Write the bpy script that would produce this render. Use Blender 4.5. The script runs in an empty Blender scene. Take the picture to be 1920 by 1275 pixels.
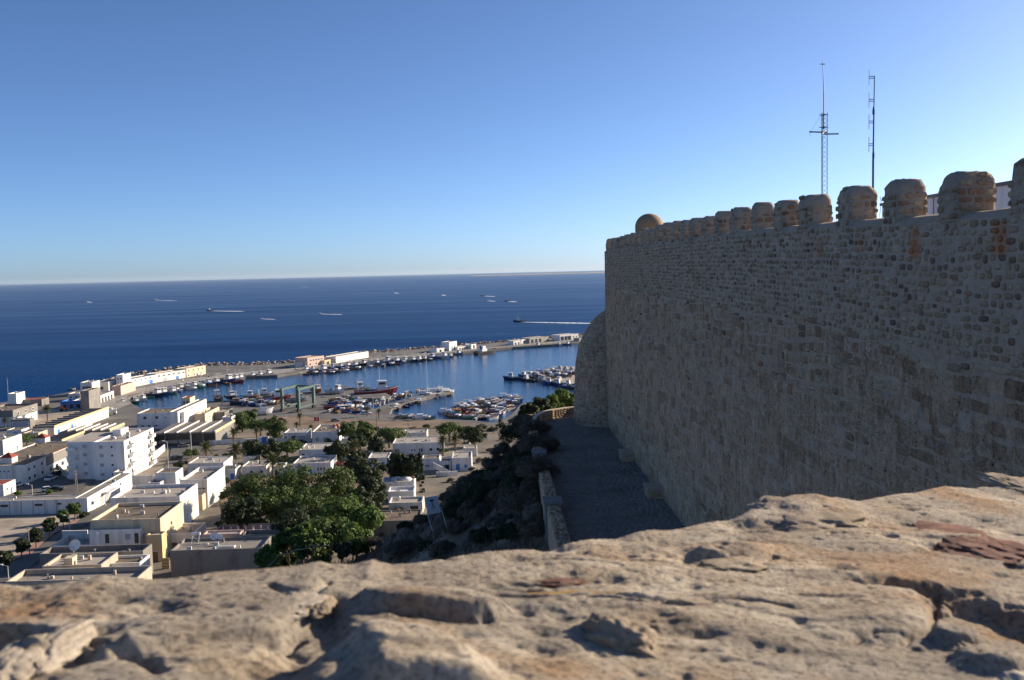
import bpy, math, random
import numpy as np
from mathutils import Vector, Matrix
from mathutils.geometry import tessellate_polygon
R = random.Random(7)
NR = np.random.RandomState(11)
S = bpy.context.scene
COL = S.collection
rad = math.radians
# ---------------------------------------------------------------- camera
FPX, CX, CY, CZ = 1750.0, 960.0, 637.5, 70.0
YAW, PITCH, ROLL = math.atan(40/1750), rad(4.2), rad(1.364)
fw = Vector((math.sin(YAW)*math.cos(PITCH), math.cos(YAW)*math.cos(PITCH), -math.sin(PITCH)))
r0 = Vector((math.cos(YAW), -math.sin(YAW), 0)); u0 = r0.cross(fw)
rt = r0*math.cos(ROLL) - u0*math.sin(ROLL); up = r0*math.sin(ROLL) + u0*math.cos(ROLL)
cd = bpy.data.cameras.new('camera'); cam = bpy.data.objects.new('camera', cd); COL.objects.link(cam)
m = Matrix((rt, up, -fw)).transposed().to_4x4(); m.translation = (0, 0, CZ); cam.matrix_world = m
cd.sensor_width = 36; cd.lens = 36*FPX/1920; cd.clip_start = .05; cd.clip_end = 120000
cd.dof.use_dof = True; cd.dof.focus_distance = 60; cd.dof.aperture_fstop = 12
S.camera = cam; S.cycles.use_denoising = True; S.cycles.denoiser = 'OPENIMAGEDENOISE'; S.cycles.denoising_input_passes = 'RGB_ALBEDO_NORMAL'; S.cycles.denoising_prefilter = 'ACCURATE'; S.cycles.use_adaptive_sampling = False; S.cycles.sample_clamp_indirect = 2.5; S.cycles.diffuse_bounces = 3; S.cycles.max_bounces = 8
S.render.resolution_x, S.render.resolution_y = 1024, 680
# ---------------------------------------------------------------- world, sun, exposure
SUN_AZ, SUN_EL = rad(61), rad(18.5)
w = bpy.data.worlds.new('World'); S.world = w; w.use_nodes = True
nt = w.node_tree; bg = nt.nodes['Background']
sk = nt.nodes.new('ShaderNodeTexSky'); sk.sky_type = 'NISHITA'; sk.sun_disc = False
sk.sun_elevation = SUN_EL; sk.sun_rotation = SUN_AZ
sk.altitude = 0; sk.air_density = .5; sk.dust_density = .6; sk.ozone_density = 4.2
tn = nt.nodes.new('ShaderNodeMix'); tn.data_type = 'RGBA'; tn.blend_type = 'MULTIPLY'; tn.inputs[0].default_value = 1; tn.inputs[7].default_value = (.94, .975, 1.0, 1)
nt.links.new(sk.outputs[0], tn.inputs[6]); nt.links.new(tn.outputs[2], bg.inputs[0]); bg.inputs[1].default_value = .09
sl = bpy.data.lights.new('sun', 'SUN'); sl.energy = 4.8; sl.angle = rad(.53); sl.color = (1, .85, .66)
so = bpy.data.objects.new('sun', sl); COL.objects.link(so); so.location = (0, 0, 200)
sd = Vector((math.sin(SUN_AZ)*math.cos(SUN_EL), math.cos(SUN_AZ)*math.cos(SUN_EL), math.sin(SUN_EL)))
so.rotation_euler = (-sd).to_track_quat('-Z', 'Y').to_euler()
vs = S.view_settings; vs.view_transform = 'Standard'; vs.look = 'None'; vs.gamma = 1; vs.use_curve_mapping = False
vs.exposure = .90
# ---------------------------------------------------------------- pixel rays to places
def ray(px, py):
    return fw + rt*((px-CX)/FPX) - up*((py-CY)/FPX)
def at_z(px, py, z):
    d = ray(px, py); t = (z-CZ)/d.z
    return Vector((d.x*t, d.y*t, z))
def at_y(px, py, y):
    d = ray(px, py); t = y/d.y
    return Vector((d.x*t, y, CZ+d.z*t))
def town(y): return 2 + .03*max(0, 420-y)
def hillz(x, y):
    dl, df, dr = max(0, 2.4-x), max(0, y-76), max(0, x-120)
    s = min(dl, .8)*2.2 + max(0, min(dl, 12)-.8)*.66 + max(0, dl-12)*.5
    return 57.45 - s - .75*df - .5*dr
def ground(x, y): return max(town(y), hillz(x, y))
def march(px, py, ex=0, y0=20):
    d = ray(px, py); a = y0/d.y; t = a
    while t*d.y < 1500 and CZ+d.z*t > ground(d.x*t, d.y*t)+ex: a = t; t += 3
    for _ in range(14):
        q = (a+t)/2
        if CZ+d.z*q > ground(d.x*q, d.y*q)+ex: a = q
        else: t = q
    return Vector((d.x*t, d.y*t, CZ+d.z*t))
def at_t(px, py, ex=0):
    d = ray(px, py); t = 200
    for _ in range(30):
        z = town(d.y*t)+ex; t = (z-CZ)/d.z
    return Vector((d.x*t, d.y*t, z))
# ---------------------------------------------------------------- materials
def nodes_of(name):
    mt = bpy.data.materials.new(name); mt.use_nodes = True
    return mt, mt.node_tree, mt.node_tree.nodes['Principled BSDF']
def ramp(nt, fac, stops):
    r = nt.nodes.new('ShaderNodeValToRGB'); e = r.color_ramp.elements
    while len(e) < len(stops): e.new(.5)
    for k, (p, c) in enumerate(stops): e[k].position = p; e[k].color = (*c, 1) if len(c) == 3 else c
    nt.links.new(fac, r.inputs[0]); return r.outputs[0]
def noise_t(nt, co, scale, detail=5, rough=.6):
    n = nt.nodes.new('ShaderNodeTexNoise'); n.inputs['Scale'].default_value = scale
    n.inputs['Detail'].default_value = detail; n.inputs['Roughness'].default_value = rough
    nt.links.new(co, n.inputs['Vector']); return n.outputs['Fac']
def mixc(nt, f, a, b, blend='MIX'):
    n = nt.nodes.new('ShaderNodeMix'); n.data_type = 'RGBA'; n.blend_type = blend
    for s, v in ((0, f), (6, a), (7, b)):
        if hasattr(v, 'links'): nt.links.new(v, n.inputs[s])
        elif s == 0: n.inputs[0].default_value = v
        else: n.inputs[s].default_value = (*v, 1)
    return n.outputs[2]
def math_n(nt, op, a, b=None, c=None):
    n = nt.nodes.new('ShaderNodeMath'); n.operation = op
    for s, v in enumerate((a, b, c)):
        if v is None: continue
        if hasattr(v, 'links'): nt.links.new(v, n.inputs[s])
        else: n.inputs[s].default_value = v
    return n.outputs[0]
def pos(nt, scale=None):
    g = nt.nodes.new('ShaderNodeNewGeometry').outputs['Position']
    if scale:
        v = nt.nodes.new('ShaderNodeVectorMath'); v.operation = 'MULTIPLY'; nt.links.new(g, v.inputs[0])
        v.inputs[1].default_value = scale; g = v.outputs[0]
    return g
def rand_island(nt):
    a = nt.nodes.new('ShaderNodeNewGeometry').outputs['Random Per Island']
    b = nt.nodes.new('ShaderNodeObjectInfo').outputs['Random']
    return math_n(nt, 'FRACT', math_n(nt, 'ADD', a, b))
def bump(nt, bs, h, strength=.5, dist=.05):
    b = nt.nodes.new('ShaderNodeBump'); b.inputs['Strength'].default_value = strength
    b.inputs['Distance'].default_value = dist; nt.links.new(h, b.inputs['Height']); nt.links.new(b.outputs[0], bs.inputs['Normal'])
def mat(name, c1, c2=None, sc=1.5, rough=.85, bsc=0, bst=.4, bd=.03, spec=.3, stretch=None, metal=0, dirt=None, dsc=.35):
    mt, nt, bs = nodes_of(name)
    bs.inputs['Roughness'].default_value = rough; bs.inputs['Specular IOR Level'].default_value = spec
    bs.inputs['Metallic'].default_value = metal
    c2 = c2 or tuple(x*.82 for x in c1)
    co = pos(nt, stretch)
    c = ramp(nt, noise_t(nt, co, sc, 8, .68), ((.3, c2), (.68, c1)))
    if dirt:
        k = ramp(nt, noise_t(nt, pos(nt, stretch), dsc, 7, .72), ((.46, (0, 0, 0)), (.66, (1, 1, 1))))
        c = mixc(nt, k, c, dirt)
    nt.links.new(c, bs.inputs['Base Color'])
    if bsc: bump(nt, bs, noise_t(nt, pos(nt), bsc, 8, .7), bst, bd)
    return mt
MT = {}
def mk(key, *a, **k): MT[key] = mat(key, *a, **k)
mk('white_plaster', (.80, .78, .73), (.70, .67, .61), .5, .8, 3, .2, .02, dirt=(.50, .45, .385), dsc=.5, stretch=(1, 1, .12))
mk('clean_plaster', (.83, .815, .785), (.76, .735, .69), .7, .8, 3, .2, .02, stretch=(1, 1, .15), dirt=(.60, .565, .51), dsc=.6)
mk('cream_plaster', (.72, .60, .42), (.60, .49, .34), .5, .85, 3, .2, .02, dirt=(.42, .345, .26), dsc=.5, stretch=(1, 1, .12))
mk('yellow_plaster', (.64, .50, .28), (.54, .42, .23), .5, .85, 3, .2, .02, stretch=(1, 1, .3))
mk('pink_plaster', (.66, .45, .36), (.56, .37, .30), .5, .85, 3, .2, .02)
mk('ochre_plaster', (.38, .265, .155), (.29, .20, .12), .8, .9, 3, .3, .02, dirt=(.28, .19, .11))
mk('grey_render', (.30, .28, .25), (.2, .185, .165), .35, .9, 4, .3, .03, dirt=(.14, .13, .12), stretch=(1, 1, .35))
mk('beige_render', (.52, .45, .35), (.42, .36, .28), .5, .88, 3, .25, .02, dirt=(.30, .26, .21), dsc=.5, stretch=(1, 1, .12))
mk('roof_screed', (.33, .295, .25), (.235, .21, .18), .35, .9, 2, .3, .02, dirt=(.24, .21, .18), dsc=.3)
mk('roof_brown', (.24, .185, .13), (.15, .12, .09), .6, .95, 2, .3, .02, dirt=(.10, .085, .07))
mk('roof_pale', (.46, .41, .35), (.36, .32, .275), .35, .9, 2, .3, .02, dirt=(.34, .3, .26), dsc=.3)
mk('roof_sheet', (.30, .27, .23), (.21, .19, .165), .6, .9, 2, .3, .02, dirt=(.16, .14, .12))
mk('red_tile', (.34, .075, .045), (.24, .055, .035), 2, .8)
mk('blue_paint', (.05, .20, .55), (.04, .15, .42), 2, .6)
mk('glass_dark', (.03, .035, .045), (.02, .025, .03), 2, .2, spec=.5)
mk('shutter', (.42, .42, .42), (.34, .34, .34), 3, .7)
mk('asphalt', (.15, .143, .135), (.105, .10, .095), .15, .92, 2, .2, .02, dirt=(.13, .12, .105), dsc=.06)
mk('yard', (.20, .188, .172), (.145, .136, .124), .08, .92, 2, .2, .02, dirt=(.095, .088, .08), dsc=.05)
mk('concrete', (.42, .39, .345), (.30, .275, .245), .3, .9, 3, .3, .02, dirt=(.19, .17, .15))
mk('earth', (.30, .215, .145), (.19, .137, .095), .12, .95, .8, .4, .1, dirt=(.12, .09, .06), dsc=.09)
mk('sand', (.46, .385, .30), (.35, .295, .23), .2, .95, 1, .3, .05, dirt=(.22, .18, .14), dsc=.08)
mk('paving_pink', (.42, .24, .19), (.33, .19, .15), .5, .9)
mk('rock', (.34, .28, .21), (.19, .155, .12), .6, .95, 2, .8, .2)
mk('dark_metal', (.10, .105, .11), (.07, .072, .078), 3, .55, metal=.3)
mk('pale_metal', (.55, .55, .54), (.45, .45, .44), 3, .5)
mk('crane_green', (.065, .13, .115), (.045, .095, .085), 1, .6, dirt=(.13, .16, .13), dsc=.6)
mk('tyre', (.02, .02, .02), (.015, .015, .015), 3, .85)
mk('white_paint', (.80, .80, .79), (.70, .70, .69), 1, .45, dirt=(.5, .47, .43), dsc=.7)
mk('blue_hull', (.025, .075, .26), (.018, .05, .18), 1, .45)
mk('navy_hull', (.015, .035, .10), (.012, .025, .07), 1, .5)
mk('red_hull', (.32, .035, .04), (.22, .03, .03), 1, .5)
mk('green_hull', (.05, .22, .12), (.04, .16, .09), 1, .5)
mk('black_hull', (.03, .03, .032), (.02, .02, .022), 1, .55, dirt=(.09, .06, .045))
mk('grey_hull', (.22, .25, .28), (.16, .18, .2), 1, .55)
mk('wood', (.26, .16, .09), (.16, .10, .06), 2, .8)
mk('orange_paint', (.62, .17, .05), (.5, .13, .04), 2, .6)
mk('tarp', (.36, .31, .25), (.26, .22, .18), 1, .9)
mk('netting', (.07, .06, .055), (.04, .036, .034), 2, .95)
mk('flag_red', (.55, .02, .03), (.45, .02, .025), 2, .8)
mk('trunk', (.17, .125, .085), (.10, .075, .052), 3, .95, 12, .6, .04)
mk('palm_trunk', (.20, .15, .10), (.11, .085, .06), 2, .95, 8, .8, .06, stretch=(1, 1, 3))
mk('cloth_dark', (.04, .045, .06), (.03, .03, .04), 3, .9)
mk('skin', (.35, .2, .13), None, 3, .6)
mk('plaque', (.5, .52, .54), (.42, .44, .46), 2, .6)
mk('car_white', (.75, .75, .75), (.7, .7, .7), 1, .25, spec=.5)
mk('car_black', (.02, .022, .026), (.018, .02, .022), 1, .2, spec=.5)
mk('car_grey', (.25, .26, .27), (.22, .23, .24), 1, .25, spec=.5)
mk('car_red', (.4, .03, .03), (.36, .03, .03), 1, .25, spec=.5)
def foliage(name, c1, c2, tr=.3):
    mt, nt, bs = nodes_of(name)
    c = ramp(nt, rand_island(nt), ((0, c2), (.55, tuple((a+b)/2 for a, b in zip(c1, c2))), (1, c1)))
    nt.links.new(c, bs.inputs['Base Color']); bs.inputs['Roughness'].default_value = .6
    bs.inputs['Specular IOR Level'].default_value = .25
    t = nt.nodes.new('ShaderNodeBsdfTranslucent'); nt.links.new(c, t.inputs[0])
    mx = nt.nodes.new('ShaderNodeMixShader'); mx.inputs[0].default_value = tr
    nt.links.new(bs.outputs[0], mx.inputs[1]); nt.links.new(t.outputs[0], mx.inputs[2])
    nt.links.new(mx.outputs[0], nt.nodes['Material Output'].inputs[0]); MT[name] = mt
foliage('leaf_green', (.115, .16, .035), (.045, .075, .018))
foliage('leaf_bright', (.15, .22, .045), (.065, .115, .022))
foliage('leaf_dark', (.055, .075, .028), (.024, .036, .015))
foliage('leaf_palm', (.13, .14, .055), (.06, .075, .025))
foliage('leaf_dry', (.17, .135, .095), (.08, .065, .046), .15)
foliage('leaf_tan', (.30, .22, .12), (.16, .115, .06))
foliage('leaf_rose', (.36, .15, .14), (.2, .08, .08))
# ---------------------------------------------------------------- mesh builder
class MB:
    def __init__(s): s.v = []; s.f = []
    def add(s, vs, fs):
        o = len(s.v); s.v += [tuple(p) for p in vs]; s.f += [tuple(i+o for i in f) for f in fs]; return s
    def box(s, x0, x1, y0, y1, z0, z1):
        return s.add([(x, y, z) for z in (z0, z1) for x, y in ((x0, y0), (x1, y0), (x1, y1), (x0, y1))],
                     [(3, 2, 1, 0), (4, 5, 6, 7), (0, 1, 5, 4), (1, 2, 6, 5), (2, 3, 7, 6), (3, 0, 4, 7)])
    def tube(s, p0, p1, ra, rb=None, n=6, cap=True):
        p0, p1 = Vector(p0), Vector(p1); rb = ra if rb is None else rb
        d = (p1-p0).normalized(); a = d.orthogonal().normalized(); b = d.cross(a)
        vs = [p+(a*math.cos(2*math.pi*k/n)+b*math.sin(2*math.pi*k/n))*r for p, r in ((p0, ra), (p1, rb)) for k in range(n)]
        fs = [(k, (k+1) % n, n+(k+1) % n, n+k) for k in range(n)]
        if cap: fs += [tuple(range(n-1, -1, -1)), tuple(range(n, 2*n))]
        return s.add(vs, fs)
    def path(s, pts, r, n=5):
        for a, b in zip(pts, pts[1:]): s.tube(a, b, r, r, n)
        return s
    def bar(s, p0, p1, w, h):
        p0, p1 = Vector(p0), Vector(p1); d = (p1-p0).normalized()
        a = d.cross(Vector((0, 0, 1)))
        a = a.normalized() if a.length > .01 else Vector((1, 0, 0)); b = a.cross(d)
        vs = [p+a*i*w/2+b*j*h/2 for p in (p0, p1) for i, j in ((-1, -1), (1, -1), (1, 1), (-1, 1))]
        return s.add(vs, [(3, 2, 1, 0), (4, 5, 6, 7), (0, 1, 5, 4), (1, 2, 6, 5), (2, 3, 7, 6), (3, 0, 4, 7)])
    def prism(s, poly, z0, z1, bottom=False):
        n = len(poly); vs = [(p[0], p[1], z0) for p in poly]+[(p[0], p[1], z1) for p in poly]
        ar = sum(poly[k][0]*poly[(k+1) % n][1]-poly[(k+1) % n][0]*poly[k][1] for k in range(n))
        fs = [((k, (k+1) % n, n+(k+1) % n, n+k) if ar > 0 else (n+k, n+(k+1) % n, (k+1) % n, k)) for k in range(n)]
        for t in tessellate_polygon([[Vector((p[0], p[1], 0)) for p in poly]]):
            a, b, c = (poly[i] for i in t)
            if (b[0]-a[0])*(c[1]-a[1])-(c[0]-a[0])*(b[1]-a[1]) < 0: t = t[::-1]
            fs.append(tuple(n+i for i in t))
            if bottom: fs.append(tuple(t[::-1]))
        return s.add(vs, fs)
    def lathe(s, prof, n=12, c=(0, 0, 0), a0=0, a1=2*math.pi):
        full = abs(a1-a0-2*math.pi) < 1e-6; k = n if full else n+1
        vs = [(c[0]+r*math.cos(a0+(a1-a0)*i/n), c[1]+r*math.sin(a0+(a1-a0)*i/n), c[2]+z) for r, z in prof for i in range(k)]
        fs = [(j*k+i, j*k+(i+1) % k, (j+1)*k+(i+1) % k, (j+1)*k+i) for j in range(len(prof)-1) for i in range(n)]
        return s.add(vs, fs)
    def mesh(s, name, smooth=False):
        me = bpy.data.meshes.new(name); me.from_pydata(s.v, [], s.f)
        if smooth: me.polygons.foreach_set('use_smooth', [True]*len(me.polygons))
        me.update(); return me
    def build(s, name, mt, parent=None, smooth=False, **k):
        return link(name, s.mesh(name, smooth), mt, parent, **k)
def link(name, me, mt, parent=None, label=None, cat=None, group=None, kind=None, loc=None, rz=None, scale=None):
    o = bpy.data.objects.new(name, me); COL.objects.link(o)
    if mt is not None and me is not None and not me.materials: me.materials.append(MT[mt] if isinstance(mt, str) else mt)
    if parent: o.parent = parent
    if loc is not None: o.location = loc
    if rz: o.rotation_euler.z = rz
    if scale is not None: o.scale = scale
    return tag(o, label, cat, group, kind)
def tag(o, label=None, cat=None, group=None, kind=None):
    for k, v in (('label', label), ('category', cat), ('group', group), ('kind', kind)):
        if v: o[k] = v
    return o
def thing(name, label, cat, loc=(0, 0, 0), rz=0, group=None):
    return tag(link(name, None, None, loc=loc, rz=rz), label, cat, group)
KIDS = {}
def dup(root, loc, rz=0, label=None, group=None, scale=None):
    if root.name not in KIDS: KIDS[root.name] = [(c, list(c.children)) for c in root.children]
    r = root.copy(); COL.objects.link(r); r.location = loc; r.rotation_euler = (0, 0, rz)
    if scale: r.scale = (scale,)*3
    if label: r['label'] = label
    if group: r['group'] = group
    for c, gs in KIDS[root.name]:
        d = c.copy(); COL.objects.link(d); d.parent = r
        for g in gs:
            e = g.copy(); COL.objects.link(e); e.parent = d
    return r
def fast_mesh(name, V, Q, smooth=False, tri=False):
    me = bpy.data.meshes.new(name); n = 3 if tri else 4
    V = np.asarray(V, np.float32).reshape(-1, 3); Q = np.asarray(Q, np.int32).reshape(-1, n)
    me.vertices.add(len(V)); me.vertices.foreach_set('co', V.ravel())
    me.loops.add(Q.size); me.loops.foreach_set('vertex_index', Q.ravel())
    me.polygons.add(len(Q)); me.polygons.foreach_set('loop_start', np.arange(0, Q.size, n, dtype=np.int32))
    me.polygons.foreach_set('loop_total', np.full(len(Q), n, np.int32))
    if smooth: me.polygons.foreach_set('use_smooth', np.ones(len(Q), bool))
    me.update(calc_edges=True); me.validate(); return me
def grid_faces(nx, ny):
    i = np.arange(nx-1)[None, :]+np.arange(ny-1)[:, None]*nx
    return np.stack([i, i+1, i+1+nx, i+nx], -1).reshape(-1, 4)
def gnoise(x, y, seed=0):
    rs = np.random.RandomState(seed); p = rs.permutation(256); ang = rs.rand(256)*2*np.pi
    xi, yi = np.floor(x).astype(int), np.floor(y).astype(int); fx, fy = x-xi, y-yi
    u, v = fx*fx*fx*(fx*(fx*6-15)+10), fy*fy*fy*(fy*(fy*6-15)+10)
    def g(a, b, dx, dy):
        h = ang[p[(p[(xi+a) & 255]+yi+b) & 255]]; return np.cos(h)*dx+np.sin(h)*dy
    n0 = g(0, 0, fx, fy)*(1-u)+g(1, 0, fx-1, fy)*u; n1 = g(0, 1, fx, fy-1)*(1-u)+g(1, 1, fx-1, fy-1)*u
    return n0*(1-v)+n1*v
def fbm(x, y, oc=5, seed=0, gain=.5, ridge=False):
    s, a, t = 0, 1, 0
    for k in range(oc):
        n = gnoise(x*2**k+k*7.3, y*2**k-k*3.1, seed+k)
        s = s+a*((1-2*np.abs(n))-.6 if ridge else n); t += a; a *= gain
    return s/t
# ================================================================ sea, land, hill
mt, nt, bs = nodes_of('sea_water'); MT['sea'] = mt; SEA_NT = nt
c = ramp(nt, noise_t(nt, pos(nt, (.0016, .006, 0)), 1, 4, .6), ((.3, (.0025, .030, .118)), (.7, (.005, .050, .165))))
w1 = noise_t(nt, pos(nt, (.07, .12, 0)), 1, 6, .65); w2 = noise_t(nt, pos(nt, (.6, .8, 0)), 1, 3, .6)
df_ = nt.nodes.new('ShaderNodeBsdfDiffuse'); nt.links.new(c, df_.inputs[0]); gl = nt.nodes.new('ShaderNodeBsdfGlossy'); gl.inputs['Roughness'].default_value = .32; gl.inputs[0].default_value = (.78, .95, 1, 1)
bm_ = nt.nodes.new('ShaderNodeBump'); bm_.inputs['Strength'].default_value = .9; bm_.inputs['Distance'].default_value = 2.4
nt.links.new(math_n(nt, 'ADD', w1, math_n(nt, 'MULTIPLY', w2, .25)), bm_.inputs['Height']); nt.links.new(bm_.outputs[0], gl.inputs['Normal']); nt.links.new(bm_.outputs[0], df_.inputs['Normal'])
lw = nt.nodes.new('ShaderNodeLayerWeight'); slick = ramp(nt, noise_t(nt, pos(nt, (.0012, .009, 0)), 1, 5, .65), ((.3, (.55, .55, .55)), (.7, (1.35, 1.35, 1.35))))
fac = math_n(nt, 'ADD', .02, math_n(nt, 'MULTIPLY', math_n(nt, 'MULTIPLY', math_n(nt, 'POWER', lw.outputs['Facing'], 20), .42), slick))
mx = nt.nodes.new('ShaderNodeMixShader'); nt.links.new(fac, mx.inputs[0]); nt.links.new(df_.outputs[0], mx.inputs[1]); nt.links.new(gl.outputs[0], mx.inputs[2]); nt.links.new(mx.outputs[0], nt.nodes['Material Output'].inputs[0])
b = MB(); b.add([(-52000, -3000, 0), (52000, -3000, 0), (52000, 56000, 0), (-52000, 56000, 0)], [(0, 1, 2, 3)])
b.build('sea', 'sea', kind='structure')
mt, nt, bs = nodes_of('harbour_water_surface'); MT['harbour_water'] = mt; bs.inputs['Base Color'].default_value = (.004, .05, .135, 1); bs.inputs['Roughness'].default_value = .16; bs.inputs['Specular IOR Level'].default_value = .22
bump(nt, bs, noise_t(nt, pos(nt, (.35, .5, 0)), 1, 5, .65), .5, .5)
b = MB(); b.prism([tuple(at_z(x, y, 0).xy) for x, y in ((150, 775), (238, 742), (330, 712), (560, 690), (880, 655), (1130, 631), (1200, 640), (1350, 760), (930, 802), (600, 800), (268, 790))], 0, .06); b.build('harbour_water', 'harbour_water', kind='structure')
# far low headland in the haze
xs = np.linspace(0, 1, 60); V = []
for t in xs:
    p = at_y(880+t*460, 505, 17500); hgt = 1+16*max(0, t-.02)**.6*(.72+.3*math.sin(t*21)+.15*math.sin(t*57))
    V += [(p.x, 17500, -2), (p.x, 17600, hgt), (p.x, 21000, hgt*1.1), (p.x, 21500, -2)]
b = MB(); b.add(V, [(4*k+j, 4*k+4+j, 4*k+5+j, 4*k+1+j) for k in range(59) for j in range(3)])
b.build('far_headland', 'sand', kind='structure')
# terrain
xs, ys = np.arange(-560, 301, 2.6), np.arange(-60, 417, 2.6); X, Y = np.meshgrid(xs, ys)
dl, df, dr = np.maximum(0, 2.4-X), np.maximum(0, Y-76), np.maximum(0, X-120)
s = np.minimum(dl, .8)*2.2+np.maximum(0, np.minimum(dl, 12)-.8)*.66+np.maximum(0, dl-12)*.5
H = 57.45-s-.75*df-.5*dr; T = 2+.03*np.maximum(0, 420-Y)
on = np.clip((dl+df-1.5)/6, 0, 1)*np.clip((H-T)/5, 0, 1)
H = H+on*(fbm(X*.09, Y*.09, 5, 3)*3.2+fbm(X*.3, Y*.3, 4, 5, ridge=True)*1.3-.8)
T = T+fbm(X*.02, Y*.02, 3, 9)*.15
Z = np.maximum(H, T)
me = fast_mesh('ground', np.stack([X, Y, Z], -1), grid_faces(len(xs), len(ys)), True)
mt, nt, bs = nodes_of('ground_soil'); bs.inputs['Roughness'].default_value = .95; bs.inputs['Specular IOR Level'].default_value = .1
z = nt.nodes.new('ShaderNodeSeparateXYZ'); nt.links.new(pos(nt), z.inputs[0])
hill = ramp(nt, math_n(nt, 'MULTIPLY', z.outputs[2], .02), ((.34, (0, 0, 0)), (.44, (1, 1, 1))))
flat = ramp(nt, noise_t(nt, pos(nt), .07, 7, .65), ((.3, (.135, .12, .10)), (.5, (.225, .195, .157)), (.7, (.30, .257, .205))))
soil = ramp(nt, noise_t(nt, pos(nt), .35, 9, .7), ((.3, (.09, .072, .052)), (.5, (.18, .142, .10)), (.72, (.32, .265, .205))))
nt.links.new(mixc(nt, hill, flat, soil), bs.inputs['Base Color'])
bump(nt, bs, noise_t(nt, pos(nt), 1.3, 9, .75), .7, .25)
ground_obj = link('ground', me, mt, kind='structure')
# harbour land: slabs traced along the shoreline
def plan(px, z): return [tuple(at_z(x, y, z).xy) for x, y in px]
QZ = 1.8
shore = [(-160, 790), (-60, 765), (0, 755), (60, 747), (100, 741), (160, 729), (240, 706), (330, 694), (385, 686), (460, 685), (560, 680), (690, 662), (830, 651),
         (1000, 637), (1100, 627.5), (1180, 622), (1180, 629), (1130, 634), (1093, 641), (1050, 645), (960, 651), (880, 659), (850, 662), (780, 669), (690, 677),
         (600, 690), (560, 697), (520, 703), (440, 706), (390, 716), (330, 724), (270, 735), (240, 745), (248, 757), (268, 768), (330, 764), (395, 752), (450, 750),
         (520, 743), (576, 733), (603, 737), (645, 724), (720, 735), (733, 742), (728, 748), (680, 746), (676, 755), (682, 764), (703, 767), (715, 761), (755, 749),
         (800, 737), (843, 731), (850, 735), (800, 744), (762, 754), (735, 766), (730, 776), (760, 781), (812, 784), (834, 786), (884, 788), (930, 793), (960, 777),
         (976, 758), (1010, 750), (1080, 742), (1250, 735)]
land = plan(shore, QZ); land += [(260, 385), (-560, 385), (-560, 470)]
b = MB(); b.prism(land, -2, QZ); b.build('harbour_yard', 'yard', kind='structure')
mole = plan([(1000, 701), (1045, 690), (1084, 686), (1150, 682), (1150, 726), (1084, 724), (1050, 716), (1010, 711)], QZ)
b = MB(); b.prism(mole, -2, QZ); b.build('mole', 'sand', kind='structure')
def sheet(name, px, mt, z, terrain=False, kind='structure'):
    pts = [at_t(x, y) if terrain else at_z(x, y, z) for x, y in px]
    vs = [(p.x, p.y, (town(p.y)+z) if terrain else z) for p in pts]
    fs = [tuple(t) for t in tessellate_polygon([[Vector((p[0], p[1], 0)) for p in vs]])]
    fs = [f if (vs[f[1]][0]-vs[f[0]][0])*(vs[f[2]][1]-vs[f[0]][1])-(vs[f[2]][0]-vs[f[0]][0])*(vs[f[1]][1]-vs[f[0]][1]) > 0 else f[::-1] for f in fs]
    b = MB(); b.add(vs, fs); return b.build(name, mt, kind=kind)
sheet('quay_road', [(150, 752), (240, 733), (330, 713), (390, 706), (450, 698), (560, 690), (700, 672), (880, 655), (1100, 635), (1100, 639), (960, 649), (690, 675), (600, 688), (520, 701), (440, 704), (330, 722), (238, 742), (245, 757), (200, 775)], 'concrete', QZ+.05)
sheet('earth_verge', [(500, 783), (560, 781), (640, 781), (700, 777), (720, 781), (800, 787), (930, 797), (925, 809), (830, 803), (700, 806), (640, 812), (500, 803)], 'earth', .30, True)
sheet('harbour_lane', [(560, 779), (640, 777), (720, 781), (820, 787), (930, 796), (930, 801), (820, 794), (700, 789), (600, 785)], 'yard', .36, True)
sheet('street', [(296, 900), (318, 860), (322, 834), (390, 838), (362, 850), (350, 866), (340, 882), (322, 905)], 'asphalt', .24, True)
sheet('parking_court', [(30, 915), (90, 880), (118, 886), (122, 901), (182, 900), (138, 931), (0, 935)], 'yard', .24, True)
sheet('sand_lot', [(-80, 985), (0, 972), (140, 966), (148, 975), (100, 1000), (45, 1040), (0, 1062), (-80, 1075)], 'sand', .24, True)
sheet('lane', [(150, 968), (205, 945), (232, 912), (250, 912), (220, 952), (165, 985), (130, 1000), (70, 1055), (20, 1100), (-60, 1130), (-60, 1090), (0, 1066), (50, 1044), (108, 1002)], 'asphalt', .28, True)
sheet('pavement', [(158, 967), (140, 985), (100, 1003), (60, 1040), (0, 1062), (-30, 1072), (-30, 1064), (0, 1056), (46, 1036), (92, 1001), (132, 982), (150, 968)], 'paving_pink', .34, True)
sheet('garden_soil', [(405, 905), (520, 890), (720, 885), (730, 960), (700, 1000), (540, 990), (420, 960)], 'earth', .26, True)
sheet('harbour_front_strip', [(0, 785), (80, 770), (150, 763), (200, 775), (180, 790), (110, 795), (30, 800)], 'sand', .30, True)
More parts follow.
